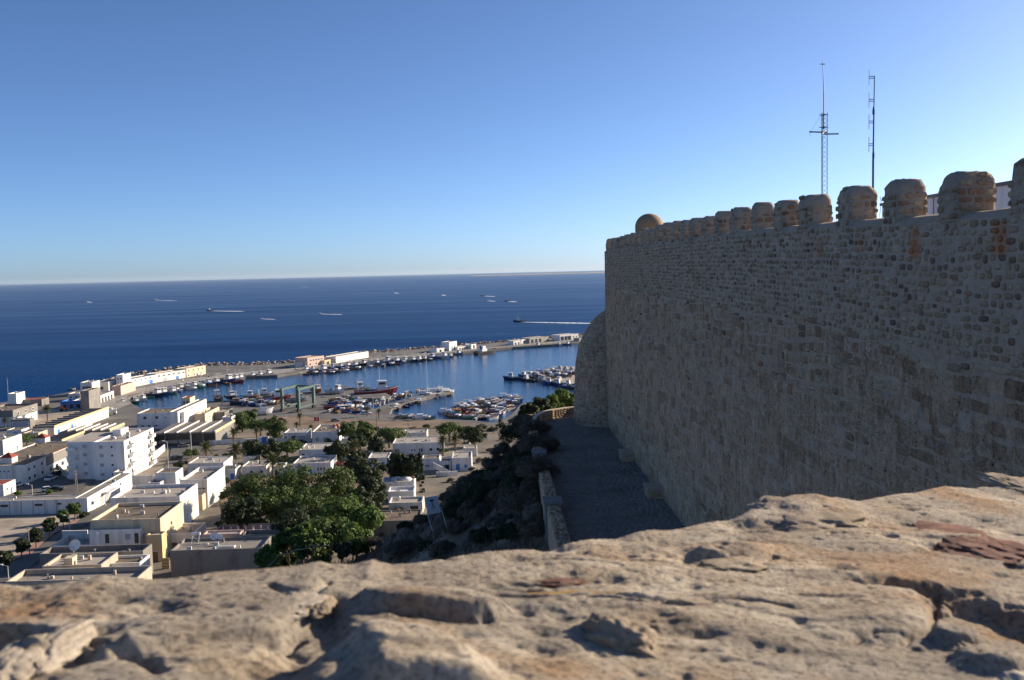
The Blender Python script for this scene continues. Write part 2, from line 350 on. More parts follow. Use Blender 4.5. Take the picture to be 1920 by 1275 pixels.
# ================================================================ fortress wall
X0, YF = 9.0, 72.6; ZB = 57.68
def interp(y, tab):
    return np.interp(y, [t[0] for t in tab], [t[1] for t in tab])
HT = ((6, .68), (16, .755), (18.6, .775), (21.5, .87), (24, .94), (34, 1.12), (55, 1.25), (72.6, 1.32))
def htop(y): return CZ+interp(y, HT)
MTOP = ((6, 1.70), (17.5, 1.76), (20.1, 1.79), (25.6, 2.0), (32.8, 2.11), (48.6, 2.28), (72.6, 2.28))
def masonry(name, pal, sat=1, pit=1.0, isl=.75, stain=False, big=False):
    mt, nt, bs = nodes_of(name); MT[name] = mt
    bs.inputs['Roughness'].default_value = .95; bs.inputs['Specular IOR Level'].default_value = .12
    if isl:
        c = ramp(nt, rand_island(nt), pal)
        n = ramp(nt, noise_t(nt, pos(nt), 4.5, 10, .78), ((.28, (.5, .47, .44)), (.5, (1.05, 1.02, .98)), (.75, (1.4, 1.34, 1.25))))
        c = mixc(nt, .95, c, n, 'MULTIPLY')
    else:
        c = ramp(nt, noise_t(nt, pos(nt), 1.1, 9, .7), pal)
    vo = nt.nodes.new('ShaderNodeTexVoronoi'); vo.inputs['Scale'].default_value = 9 if big else 14
    wv = nt.nodes.new('ShaderNodeVectorMath'); wv.operation = 'ADD'; nt.links.new(pos(nt), wv.inputs[0])
    n3 = nt.nodes.new('ShaderNodeTexNoise'); n3.inputs['Scale'].default_value = 5; nt.links.new(pos(nt), n3.inputs['Vector'])
    nt.links.new(n3.outputs['Color'], wv.inputs[1]); nt.links.new(wv.outputs[0], vo.inputs['Vector'])
    pm = ramp(nt, noise_t(nt, pos(nt), .9, 4, .6), ((.40 if big else .45, (0, 0, 0)), (.58 if big else .62, (1, 1, 1))))
    if big:
        r2 = math_n(nt, 'FRACT', math_n(nt, 'MULTIPLY', rand_island(nt), 7.31)); pm = math_n(nt, 'MAXIMUM', math_n(nt, 'MULTIPLY', pm, .7), ramp(nt, r2, ((.52, (0, 0, 0)), (.64, (1, 1, 1)))))
    pits = math_n(nt, 'MULTIPLY', ramp(nt, vo.outputs['Distance'], ((.0, (1, 1, 1)), (.34, (0, 0, 0)))), pm)
    c = mixc(nt, math_n(nt, 'MINIMUM', math_n(nt, 'MULTIPLY', pits, .85*pit), .95), c, (.045, .036, .03))
    if big:
        sk_ = ramp(nt, noise_t(nt, pos(nt, (1, 3.2, .7)), 1.3, 8, .75), ((.32, (.45, .43, .41)), (.5, (1, 1, 1)), (.72, (1.25, 1.24, 1.22)))); c = mixc(nt, .9, c, sk_, 'MULTIPLY')
        sm_ = ramp(nt, noise_t(nt, pos(nt), 1.7, 7, .72), ((.58, (0, 0, 0)), (.64, (1, 1, 1)))); c = mixc(nt, math_n(nt, 'MULTIPLY', sm_, .5), c, (.62, .56, .48))
    if stain:
        sp = nt.nodes.new('ShaderNodeSeparateXYZ'); nt.links.new(pos(nt), sp.inputs[0])
        tot = None
        for y, zt, zb, k in stain:
            wob = math_n(nt, 'MULTIPLY', math_n(nt, 'SUBTRACT', noise_t(nt, pos(nt), 6, 4), .5), .35)
            d = math_n(nt, 'ABSOLUTE', math_n(nt, 'ADD', math_n(nt, 'SUBTRACT', sp.outputs[1], y), wob))
            a = ramp(nt, math_n(nt, 'DIVIDE', d, .34), ((.3, (1, 1, 1)), (1, (0, 0, 0))))
            zz = math_n(nt, 'DIVIDE', math_n(nt, 'SUBTRACT', sp.outputs[2], zb), zt-zb)
            h = ramp(nt, zz, ((0, (0, 0, 0)), (.12, (1, 1, 1)), (.85, (.7, .7, .7)), (1, (0, 0, 0))))
            e = math_n(nt, 'MULTIPLY', math_n(nt, 'MULTIPLY', a, h), k)
            tot = e if tot is None else math_n(nt, 'MAXIMUM', tot, e)
        c = mixc(nt, tot, c, (.62, .17, .03))
    nt.links.new(c, bs.inputs['Base Color'])
    if name == 'fort_mortar':
        zq = nt.nodes.new('ShaderNodeSeparateXYZ'); nt.links.new(pos(nt), zq.inputs[0]); lo = ramp(nt, math_n(nt, 'MULTIPLY', zq.outputs[2], .01), ((.662, (1, 1, 1)), (.703, (.15, .15, .15))))
        pt_ = ramp(nt, noise_t(nt, pos(nt), 1.3, 6, .7), ((.50, (1, 1, 1)), (.60, (.25, .25, .25)))); rk = ramp(nt, noise_t(nt, pos(nt), 6, 9, .75), ((.3, (.22, .145, .095)), (.5, (.50, .35, .235)), (.7, (.68, .49, .345))))
        c = mixc(nt, math_n(nt, 'MULTIPLY', lo, pt_), c, rk)
        nt.links.new(c, bs.inputs['Base Color'])
    h = math_n(nt, 'SUBTRACT', noise_t(nt, pos(nt), 7, 9, .75), math_n(nt, 'MULTIPLY', pits, 1.2*pit))
    bump(nt, bs, h, 1.0, .12 if big else .07)
STAIN = [(at_y(x, 470, 10).x and X0*FPX/(x-920), z1, z0, k*.75) for x, z1, z0, k in
         ((1544, CZ+.75, CZ+.2, .5), (1623, CZ+.72, CZ+.2, .45), (1724, CZ+.78, CZ+.02, .95), (1887, CZ+.72, CZ+.05, .9))]
PAL = ((0, (.24, .165, .105)), (.12, (.40, .285, .18)), (.35, (.50, .37, .245)), (.6, (.58, .445, .30)), (.82, (.44, .315, .20)), (.94, (.37, .22, .14)), (1, (.22, .165, .12)))
masonry('fort_stone', PAL, stain=STAIN)
masonry('fort_block', ((0, (.44, .29, .18)), (.22, (.60, .41, .265)), (.7, (.69, .485, .32)), (.88, (.56, .375, .24)), (1, (.42, .265, .165))), pit=1.6, big=True)
masonry('fort_mortar', ((.25, (.43, .31, .22)), (.5, (.56, .43, .315)), (.75, (.67, .55, .43))), isl=0, pit=.35, stain=STAIN)
masonry('coping_plaster', ((.25, (.36, .275, .195)), (.5, (.47, .37, .27)), (.75, (.54, .44, .33))), isl=0, pit=.3)
mk('path_stone', (.30, .265, .22), (.17, .15, .125), 2.2, .9, 9, .5, .03, dirt=(.13, .115, .095), dsc=.4)
mk('pier_render', (.27, .25, .22), (.18, .165, .145), 1.2, .9, 5, .4, .03)
K8 = np.arange(8)*np.pi/4
def pillow(n, ex, rs):
    """n irregular rounded stones of unit size: local (out, along, up), quads"""
    c, s = np.abs(np.cos(K8)), np.abs(np.sin(K8))
    r = .5/(c[None]**ex[:, None]+s[None]**ex[:, None])**(1/ex[:, None])
    r = r*(1+rs.uniform(-.13, .07, (n, 8))); dx, dy = np.cos(K8)*r, np.sin(K8)*r
    o = rs.uniform(-.08, .08, (n, 1))
    rings = []
    for d, f in ((-.9, 1.02), (.5, .98), (.93, .76)):
        dd = np.full((n, 8), d) + (rs.uniform(-.16, .1, (n, 8)) if d > 0 else 0)
        rings.append(np.stack([dd, dx*f+(o if d > .6 else 0), dy*f+(o if d > .6 else 0)], -1))
    cen = np.stack([rs.uniform(.85, 1.12, (n, 1)), o, o], -1)
    V = np.concatenate(rings+[cen], 1)                                   # n,25,3
    q = [(a*8+k, a*8+(k+1) % 8, a*8+8+(k+1) % 8, a*8+8+k) for a in (0, 1) for k in range(8)]
    q += [(24, 16+k, 16+(k+1) % 8, 16+(k+2) % 8) for k in (0, 2, 4, 6)]
    return V, np.array(q)
def stones_mesh(name, cu, cv, w, h, p, ex, place, rs=NR):
    n = len(cu); V, q = pillow(n, np.asarray(ex, float), rs)
    out = V[..., 0]*np.asarray(p)[:, None]; u = V[..., 1]*np.asarray(w)[:, None]+np.asarray(cu)[:, None]; v = V[..., 2]*np.asarray(h)[:, None]+np.asarray(cv)[:, None]
    P = place(out, u, v)
    return fast_mesh(name, P, (q[None]+np.arange(n)[:, None, None]*25).reshape(-1, 4), True)
NBX, NBY = 14, 11
def rough_blocks(n, rs, amp=.5):
    """n eroded squared blocks of unit size: local (out, along, up), quads"""
    u = np.linspace(-.5, .5, NBX); v = np.linspace(-.5, .5, NBY); U, Vv = np.meshgrid(u, v)
    o = rs.rand(n, 1, 1)*90
    a = fbm(U[None]*3.1+o, Vv[None]*2.3+o*1.7, 3, 51)*1.6+fbm(U[None]*7.3-o, Vv[None]*4.1+o, 3, 52, ridge=True)*.7
    e = np.minimum(.5-np.abs(U), .5-np.abs(Vv)); rim = np.clip(e/.05, 0, 1)[None]
    pk = np.clip(fbm(U[None]*9+o*1.3, Vv[None]*5.5-o, 3, 55)-.10, 0, 1)*3.2
    out = np.where(rim < .5, -.8, .5+rs.uniform(-.4, .5, (n, 1, 1))+amp*a*1.25-pk)
    jx = fbm(Vv[None]*4+o*2, U[None]*1.5+o, 2, 53)*.09; jy = fbm(U[None]*4+o*3, Vv[None]*1.5-o, 2, 54)*.09
    P = np.stack([out, U[None]+jx, Vv[None]+jy], -1).reshape(n, -1, 3)
    return P, grid_faces(NBX, NBY)
def blocks_mesh(name, cu, cv, w, h, p, place, rs=NR):
    P, q = rough_blocks(len(cu), rs); f = lambda a: np.asarray(a)[:, None]
    V = place(P[..., 0]*f(p), P[..., 1]*f(w)+f(cu), P[..., 2]*f(h)+f(cv))
    return fast_mesh(name, V, (q[None]+np.arange(len(cu))[:, None, None]*NBX*NBY).reshape(-1, 4), True)
rows = []; d = .0
while d < 13.55:
    hh = R.uniform(.155, .2) if d < 2.75 else (R.uniform(.24, .42) if d < 5.2 else R.uniform(.45, .85)); rows.append((d, hh)); d += hh
cu, cv, sw, sh, sp_, ex_ = [], [], [], [], [], []
for d, hh in rows:
    y = 5+R.random()
    up_, mid = d < 2.6, 2.6 <= d < 5.2
    while y < YF-.25:
        ww = R.uniform(.2, .44) if up_ else (R.uniform(.3, .8) if mid else R.choice((R.uniform(.45, .8), R.uniform(.6, 1.5))))
        ww = min(ww, YF-y-.02); yc = y+ww/2; top = htop(yc); fr = (top-ZB)/13.6
        zc = top-(d+hh/2)*fr+(0 if up_ else .13*math.sin(yc*.45+d)+.07*math.sin(yc*1.3+d*2))
        if not up_ and R.random() < .16 and ww > .5:                       # a tall gap filled with two courses
            for q in (-.25, .25):
                cu.append(yc); cv.append(zc+q*hh*fr); sw.append(ww*.93); sh.append(hh*.42*fr); sp_.append(R.uniform(.02, .045)); ex_.append(4)
        elif R.random() > (.05 if up_ else .03):
            gp = R.uniform(.05, .12) if up_ else (R.choice((-.03, 0, .02, .05)) if mid else R.choice((-.08, -.05, -.03, .0, .04)))
            cu.append(yc); cv.append(zc+R.uniform(-.035, .035)*(1 if up_ else .7)); sw.append(max(.1, ww-gp)); sh.append(max(.08, hh*fr-(.03 if up_ else gp*.75))*R.uniform(.72, 1.08))
            sp_.append(R.uniform(.012, .034) if up_ else (R.uniform(.015, .045) if mid else R.choice((.025, .035, .05, .075)))); ex_.append(R.uniform(2.3, 3.6) if up_ else R.uniform(3.2, 7))
        y += ww
cu, cv, sw, sh, sp_, ex_ = map(np.array, (cu, cv, sw, sh, sp_, ex_))
OPY, OPZ = X0*FPX/(1175-920), CZ-(632-507)/1750*(X0*FPX/(1175-920))
ok = (np.abs(cu-OPY) > sw/2+.5) | (np.abs(cv-OPZ) > sh/2+.45)
cu, cv, sw, sh, sp_, ex_ = (a[ok] for a in (cu, cv, sw, sh, sp_, ex_))
fort = thing('fortress_wall', 'tall weathered rubble stone fortress wall topped by rounded merlons along the path', 'fortress wall', (X0, 40, ZB))
def fl(x, y, z): return (x-X0, y-40, z-ZB)
px_area = sw*sh/cu**2
vis = (cu > 15.4) & ~((cv < CZ-.21*cu) & (cu < 24))
order = np.argsort(-(px_area*vis))[:300]; rest = np.ones(len(cu), bool); rest[order] = False
proto = []
for k in range(24):
    V, q = pillow(1, np.array([2.4+(k % 6)*.75]), NR); V = V[0]; V[:, 0] *= -1
    proto.append(fast_mesh('fort_stone_shape', V, q, True))
bproto = []
for k in range(36):
    V, q = rough_blocks(1, NR); bproto.append(fast_mesh('fort_block_shape', V[0]*(-1, 1, 1), q, True))
for i in order:
    e = int(np.clip((ex_[i]-2.4)/.75, 0, 5)); me = proto[e+6*R.randrange(4)] if sh[i] < .205 else R.choice(bproto)
    o = link('stone', me, None, fort, loc=fl(X0, cu[i], cv[i]), scale=(sp_[i], sw[i], sh[i]))
    if not me.materials: me.materials.append(MT['fort_stone'])
    o.material_slots[0].link = 'OBJECT'; o.material_slots[0].material = MT['fort_block' if sh[i] > .205 else 'fort_stone']
def wall_place(o, u, v): return np.stack([-o, u-40, v-ZB], -1)
small = rest & (sh < .205); big = rest & (sh >= .205)
for sel, mt in ((small, 'fort_stone'), (big, 'fort_block')):
    if mt == 'fort_stone': me = stones_mesh('small_stone', cu[sel], cv[sel], sw[sel], sh[sel], sp_[sel], ex_[sel], wall_place)
    else: me = blocks_mesh('large_block', cu[sel], cv[sel], sw[sel], sh[sel], sp_[sel], wall_place)
    link('rubble_courses' if mt == 'fort_stone' else 'block_courses', me, mt, fort, kind='stuff')
# mortar bed behind the stones, with one small square opening
ys = np.linspace(5, YF, 388); zs = np.linspace(0, 1, 84)
Y, T = np.meshgrid(ys, zs); Zz = ZB-.2+(htop(Y)-ZB+.2)*T
Xx = X0+.006-(.03+.05*np.clip((68.3-Zz)/2, 0, 1))*fbm(Y*1.7, Zz*1.7, 4, 21)-(.014+.03*np.clip((68.3-Zz)/2, 0, 1))*fbm(Y*5, Zz*3.5, 4, 22)
q = grid_faces(388, 84); iy = int(np.searchsorted(ys, OPY)); iz = int(np.argmin(np.abs(Zz[:, iy]-OPZ)))
hole = {(iz-1+a)*387+iy-1-c_ for a in (0, 1, 2) for c_ in (0, 1)}
V = np.stack([Xx-X0, Y-40, Zz-ZB], -1)
me = fast_mesh('mortar_bed', V, [f for k, f in enumerate(q) if k not in hole], True); link('mortar_bed', me, 'fort_mortar', fort)
p0, p1 = V[iz-1, iy-2], V[iz+2, iy]
b = MB(); y0, y1, z0, z1 = p0[1], p1[1], p0[2], p1[2]
b.add([(0, y0, z0), (0, y1, z0), (0, y1, z1), (0, y0, z1), (.5, y0, z0), (.5, y1, z0), (.5, y1, z1), (.5, y0, z1)], [(4, 5, 6, 7), (0, 1, 5, 4), (1, 2, 6, 5), (2, 3, 7, 6), (3, 0, 4, 7)])
b.build('drain_opening', 'fort_mortar', fort)
# wall core, end face, coping
b = MB()
n = 40; yy = np.linspace(5, YF-.02, n); V = []
for y in yy:
    h = htop(y)
    V += [fl(X0+.55, y, ZB-.3), fl(X0+.55, y, h-.25), fl(X0+.9, y, h-.25), fl(X0+.9, y, ZB-.3)]
b.add(V, [(4*k+j, 4*k+4+j, 4*k+4+(j+1) % 4, 4*k+(j+1) % 4) for k in range(n-1) for j in range(4)])
b.add([fl(X0+.02, YF, ZB-.2), fl(X0+.9, YF, ZB-.2), fl(X0+.9, YF, htop(YF)), fl(X0+.02, YF, htop(YF))], [(0, 1, 2, 3)])
b.add([fl(X0+.02, 5, ZB-.2), fl(X0+.9, 5, ZB-.2), fl(X0+.9, 5, htop(5)), fl(X0+.02, 5, htop(5))], [(3, 2, 1, 0)])
b.box(*[v for v in (0.92, 60, YF-.9-40, YF-40, -.3, CZ+1.3-ZB)]).box(60, 60.8, 5-40, YF-40, -.3, 13).box(.92, 60, -36, -35, -.3, 13)
b.build('wall_core', 'fort_mortar', fort); b = MB(); b.box(1.25, 6, YF+.01-40, YF+7-40, -6, 12.6); b.build('sun_blocker', 'fort_mortar', fort)  # unseen block added past the corner to keep sun off the buttress
prof = [(.012, -.10), (.0, -.03), (.02, .05), (.12, .13), (.36, .17), (.64, .14), (.78, .06), (.80, -.1)]
ys = np.linspace(5, YF, 300)
V = [[(a+.012*math.sin(y*3.1+b*20), y-40, htop(y)-ZB+b+.03*float(gnoise(np.array([y*.9]), np.array([a*3.]), 4)[0])) for a, b in prof] for y in ys]
me = fast_mesh('coping', np.array(V), grid_faces(len(prof), 300), True); link('coping', me, 'coping_plaster', fort)
# merlons
MY = [13.2, 16.0, 18.6, 21.3, 24.05, 27.06, 29.6, 32.1, 34.8, 37.3, 39.6, 41.8, 44.0, 46.3, 48.5, 50.8, 53.1, 55.3, 57.5, 59.8, 62.2, 64.5, 66.8, 69.1, 71.6]
def merlon_mesh(wy, wx, h, seed):
    rs = np.random.RandomState(seed); lev = [(0, 0), (.3, .0), (.55, .0), (.72, .008), (.82, .03), (.90, .075), (.96, .14), (.99, .21), (1, .30)]
    V = []; na = 20
    for t, ins in lev:
        for k in range(na):
            a = 2*math.pi*(k+.5)/na; c, s_ = math.cos(a), math.sin(a); r = 1/(abs(c)**8+abs(s_)**8)**.125
            j = 1+rs.uniform(-.055, .04)
            V.append((c*r*(wx/2-ins*.8*wx)*j, s_*r*(wy/2-ins*1.05*wy)*j, h*t+(rs.uniform(-.02, .02) if 0 < t < 1 else 0)))
    b = MB(); b.add(V, [(j*na+k, j*na+(k+1) % na, (j+1)*na+(k+1) % na, (j+1)*na+k) for j in range(len(lev)-1) for k in range(na)]+[tuple(range((len(lev)-1)*na, len(lev)*na))])
    return b.mesh('merlon', True)
mproto = []
for k in range(18):
    V, q = pillow(1, np.array([2.6+(k % 3)]), NR); mproto.append(fast_mesh('merlon_stone_shape', V[0]*(-1, 1, 1), q, True)); mproto[-1].materials.append(MT['fort_stone'])
for i, yf in enumerate(MY):
    wy, wx = R.uniform(.70, .92), R.uniform(.66, .80); yc = yf-wy/2; zb = htop(yc)-.02; h = CZ+interp(yc, MTOP)-zb+R.uniform(-.06, .05)
    mo = link('merlon', merlon_mesh(wy, wx, h, i), 'coping_plaster', fort, loc=fl(X0+.36, yc, zb)); mo.rotation_euler = (R.uniform(-.03, .03), R.uniform(-.02, .02), R.uniform(-.07, .07))
    st = []
    for face, fw_ in ((0, wy), (1, wx)):
        z = .02
        while z < h*.86:
            hh = R.uniform(.13, .2); u = -fw_/2+R.uniform(0, .05)
            while u < fw_/2-.06:
                ww = min(R.uniform(.14, .36), fw_/2-u)
                lim = 0 if z+hh < h*.74 else (.04 if z+hh < h*.86 else .12)
                if ww > .09 and abs(u+ww/2)+ww/2 < fw_/2+.03-lim and R.random() > .07:
                    st.append((face, u+ww/2, z+hh/2, ww-.045, hh-.045, R.uniform(.015, .04), lim))
                u += ww
            z += hh
    if i < 9:
        for face, u, z, ww, hh, p, lim in st:
            if face == 0: o = link('stone', R.choice(mproto), None, mo, loc=(-wx/2+.01+lim*.25, u, z), scale=(p, ww, hh))
            else: o = link('stone', R.choice(mproto), None, mo, loc=(u, -wy/2+.01+lim*.3, z), scale=(p, ww, hh), rz=math.pi/2)
    else:
        A = [np.array(t) for t in zip(*st)]
        f0 = A[0] == 0
        def pl(o, u, v):
            ff = f0[:, None]; lm = A[6][:, None]
            return np.stack([np.where(ff, -wx/2+.01+lm*.25-o, u), np.where(ff, u, -wy/2+.01+lm*.3-o), v], -1)
        link('stone', stones_mesh('merlon_stones', A[1], A[2], A[3], A[4], A[5], np.full(len(st), 3.2), pl), 'fort_stone', mo, kind='stuff')
# round battered buttress at the far corner
BC = (9.25, 74.6); BPROF = [(2.72, 57.6), (2.62, 60), (2.46, 62.5), (2.2, 63.9), (1.85, 64.7), (1.3, 65.6), (.7, 66.3), (.1, 66.7)]
b = MB(); b.lathe([(r, z-ZB) for r, z in BPROF], 32, (BC[0]-X0, BC[1]-40, 0)); bt = b.build('buttress', 'fort_mortar', fort, True)
u_, v_, w_, h_ = [], [], [], []
z = 57.9
while z < 66.0:
    hh = R.uniform(.18, .3); a = 1.4
    r = np.interp(z, [p[1] for p in BPROF], [p[0] for p in BPROF])
    while a < 5.2:
        ww = R.uniform(.25, .6); u_.append(a+ww/2/r); v_.append(z+hh/2); w_.append((ww-.05)/r); h_.append(hh-.04); a += ww/r
    z += hh
def bplace(o, u, v):
    r = np.interp(v, [p[1] for p in BPROF], [p[0] for p in BPROF])+o
    return np.stack([BC[0]-X0+np.cos(u)*r, BC[1]-40+np.sin(u)*r, v-ZB], -1)
link('stone', stones_mesh('buttress_stones', u_, v_, w_, h_, np.full(len(u_), .03), np.full(len(u_), 3.5), bplace), 'fort_block', bt, kind='stuff')
# courtyard behind the wall
b = MB(); b.box(X0+.9, X0+51, 6, YF-.9, 60, 68.6); b.build('fort_courtyard', 'concrete', kind='structure')
# ================================================================ terrace path below the wall
mk('path_bed', (.26, .225, .185), (.19, .165, .135), 2, .95, 6, .4, .03)
sheetv = [(3.2, 8), (X0+.1, 8), (X0+.1, 80), (6, 80), (3.2, 76)]
b = MB(); b.prism(sheetv, 56.5, ZB); path = b.build('path', 'path_bed', kind='structure')
u_, v_, w_, h_ = [], [], [], []
y = 37.0
while y < 78:
    dy_ = R.uniform(.22, .34); x = 3.3+R.random()*.2
    while x < 8.95:
        ww = R.uniform(.22, .46); u_.append(x+ww/2); v_.append(y+dy_/2); w_.append(ww-.022); h_.append(dy_-.02); x += ww
    y += dy_
n = len(u_)
me = stones_mesh('cobble', u_, v_, w_, h_, NR.uniform(.018, .038, n), NR.uniform(2.6, 4.5, n), lambda o, u, v: np.stack([u, v, ZB-.002+o], -1))
link('cobble', me, 'path_stone', path, kind='stuff')
# low parapet on the outer edge of the path, with two rendered piers
pp = thing('path_parapet', 'low rubble parapet with pale piers along outer edge of the shaded path', 'parapet wall', (2.95, 50, ZB))
b = MB(); b.box(-.33, .33, -14, 26, -4, .52); b.build('wall_body', 'fort_mortar', pp)
u_, v_, w_, h_ = [], [], [], []
y = -14
while y < 26:
    hh = R.uniform(.2, .4); x = -.33
    while x < .25:
        ww = min(R.uniform(.16, .34), .33-x); u_.append(x+ww/2); v_.append(y+hh/2); w_.append(ww-.03); h_.append(hh-.03); x += ww
    y += hh
link('stone', stones_mesh('parapet_stones', u_, v_, w_, h_, NR.uniform(.03, .08, len(u_)), np.full(len(u_), 2.8), lambda o, u, v: np.stack([u, v, .52+o], -1)), 'fort_stone', pp, kind='stuff')
for yy in (-3.4, 9.5):
    b = MB(); b.box(-.44, .40, yy-.6, yy+.6, -4.5, .66).box(-.5, .46, yy-.66, yy+.66, .66, .74); b.build('pier', 'pier_render', pp)
ew = thing('end_wall', 'low curved ochre stone wall closing the far end of the path', 'low wall', (5.4, 77.5, ZB))
pts = [(3.0, 71.5), (3.25, 74), (3.9, 76), (4.9, 77.3), (6.2, 78.2), (8, 79.0)]
out = [(p[0]-5.4, p[1]-77.5) for p in pts]; inn = [(p[0]-5.4+.25, p[1]-77.5-.4) for p in pts][::-1]
b = MB(); b.prism(out+inn, -3, .78); b.build('wall_body', 'cream_plaster', ew)
us = []; seg = [(Vector(a), Vector(b_)) for a, b_ in zip(inn[::-1], inn[::-1][1:])]
V_all = []
rs = NR
for a, b_ in seg:
    L = (b_-a).length; d = (b_-a)/L; nn = Vector((d.y, -d.x))
    cu2, cv2, w2, h2 = [], [], [], []
    z = .02
    while z < .76:
        hh = .15; u = 0
        while u < L:
            ww = min(R.uniform(.2, .42), L-u); cu2.append(u+ww/2); cv2.append(z+hh/2); w2.append(max(.08, ww-.03)); h2.append(hh-.03); u += ww
        z += hh
    link('stone', stones_mesh('end_wall_stones', cu2, cv2, w2, h2, np.full(len(cu2), .035), np.full(len(cu2), 3.), lambda o, u, v: np.stack([a.x+d.x*u+nn.x*o, a.y+d.y*u+nn.y*o, v], -1)), 'fort_stone', ew, kind='stuff')
# two stone blocks at the foot of the wall
for (px, py), lab in (((1190, 872), 'smaller far stone block bench set against foot of the fortress wall'), ((1228, 945), 'larger near stone block bench set against foot of the fortress wall')):
    yy = 1750*12.15/(py-509); t = thing('stone_bench', lab, 'stone bench', (X0-.42, yy+.55, ZB+.03), group='stone benches at the foot of the wall')
    b = MB(); b.box(-.4, .4, -.5, .8, 0, .46); b.build('base_block', 'fort_block', t)
    b = MB(); b.box(-.45, .42, -.56, .86, .463, .60); b.build('top_slab', 'coping_plaster', t)
# ---------------------------------------------------------------- behind the merlons
XB = 25.0
wb = thing('white_building', 'long white flat roofed building behind the merlons inside the fort', 'building', (XB, 20, 68.6))
b = MB(); b.box(0, 12, 0, 39, 0, 4.98); b.build('wall', 'clean_plaster', wb)
b = MB(); b.box(-.12, 12.1, -.1, 39.1, 4.983, 5.15); b.build('roof', 'grey_render', wb)
for k in range(9):
    b = MB(); b.box(-.03, 0, 4.1+k*4-.03, 4.1+k*4+.03, .2, 4.95); b.build('panel_joint', 'grey_render', wb)
b = MB(); b.box(-.03, 0, .1, 38.9, 3.05, 3.1); b.build('string_course', 'grey_render', wb)
yy = 69; x = (1551-920)/1750*yy
mst = thing('lattice_mast', 'tall grey lattice radio mast with crossed arms and whip on top', 'radio mast', (x, yy, 68.6))
z1 = CZ+(495-214)/1750*yy-68.6; b = MB(); tri = [(.0, .24), (-.21, -.12), (.21, -.12)]
for a in tri: b.tube((*a, 0), (*a, z1), .022, n=5)
k = 0; z = 0
while z < z1-.35:
    for i in range(3):
        a, c = tri[i], tri[(i+1) % 3]
        if k % 2: a, c = c, a
        b.tube((*a, z), (*c, z+.35), .011, n=4, cap=False)
    z += .35; k += 1
b.build('lattice', 'dark_metal', mst)
b = MB(); zt = CZ+(495-122)/1750*yy-68.6; b.tube((0, 0, z1-1.2), (0, 0, z1+1.6), .045, .04).tube((0, 0, z1+1.6), (-.08, 0, zt), .035, .022).tube((-.08, 0, zt), (-.1, 0, zt+.35), .008).bar((-.25, 0, zt-.12), (.08, 0, zt-.12), .05, .05)
b.build('whip_pole', 'dark_metal', mst)
za = z1-1.35
for p, q_ in (((-1.05, .1, za), (.25, .1, za-.06)), ((.0, .02, za-.2), (1.1, .02, za-.2)), ((-.4, -.7, za-.25), (.4, .7, za+.18))):
    b = MB(); b.bar(p, q_, .09, .09); b.build('cross_arm', 'dark_metal', mst)
for zz, l in ((z1-.15, .33), (za+.3, .33)):
    b = MB(); b.bar((-l, .05, zz), (l, .05, zz), .05, .05).bar((0, -l, zz), (0, l, zz), .05, .05); b.build('collar', 'dark_metal', mst)
b = MB(); b.tube((-.95, .1, za), (-.15, 0, z1-.1), .01, n=4); b.build('stay_wire', 'dark_metal', mst); b = MB(); b.path([(-1.0, .1, za), (-.98, .1, za-.25), (-.92, .1, za-.3)], .012, 4); b.build('stay_wire', 'dark_metal', mst); b = MB(); b.tube((.15, 0, 5.2), (1.9, -2, 3.2), .01, n=4); b.build('stay_wire', 'dark_metal', mst)
yy = 59; x = (1645-920)/1750*yy
an = thing('dipole_antenna', 'slim grey antenna pole carrying a column of four vertical dipoles', 'antenna', (x, yy, 68.6))
zz = lambda py: CZ+(492.5-py)/1750*yy-68.6
b = MB(); b.tube((-.05, 0, 0), (-.03, 0, zz(295)), .075, .065, 8); b.build('lower_pole', 'dark_metal', an)
b = MB(); b.tube((-.03, 0, zz(295)), (.0, 0, zz(210)), .05, .045, 8).tube((.0, 0, zz(210)), (.03, 0, zz(146)), .032, .03, 8); b.build('upper_pole', 'dark_metal', an)
for py in (290, 210):
    b = MB(); b.tube((-.02, 0, zz(py)-.22), (-.02, 0, zz(py)+.02), .075, .075, 8).tube((-.02, 0, zz(py)+.02), (-.02, 0, zz(py)+.25), .075, .04, 8); b.build('collar', 'dark_metal', an)
for py in (148, 190, 230, 272):
    b = MB(); c_ = zz(py)
    b.bar((.02, 0, c_+.05), (-.3, 0, c_+.05), .04, .04).bar((.02, 0, c_-.07), (-.3, 0, c_-.07), .04, .04).tube((-.3, 0, c_-.47), (-.3, 0, c_+.47), .022); b.build('dipole', 'dark_metal', an)
b = MB(); b.box(.08, .2, -.1, .1, 3.2, 4.0).path([(.4, 0, 4.3), (.5, 0, 5.2), (.42, 0, 5.6)], .015, 4); b.build('cable_box', 'dark_metal', an)
yy = 66; x = (1222-920)/1750*yy; zt = CZ+(502.9-401)/1750*yy
dm = thing('domed_turret', 'small ochre domed turret rising behind far end of the fortress wall', 'turret', (x, yy, 68.6))
b = MB(); r = 1.0; b.lathe([(r, zt-68.6-1.45), (r, zt-68.6-.9)]+[(r*math.cos(a), zt-68.6-.9+.9*math.sin(a)) for a in np.linspace(.15, 1.55, 9)], 28)
b.build('dome', 'ochre_plaster', dm, True)
b = MB(); b.box(-1.1, 1.1, -1.1, 1.1, 0, zt-68.6-1.45); b.build('drum', 'fort_mortar', dm)
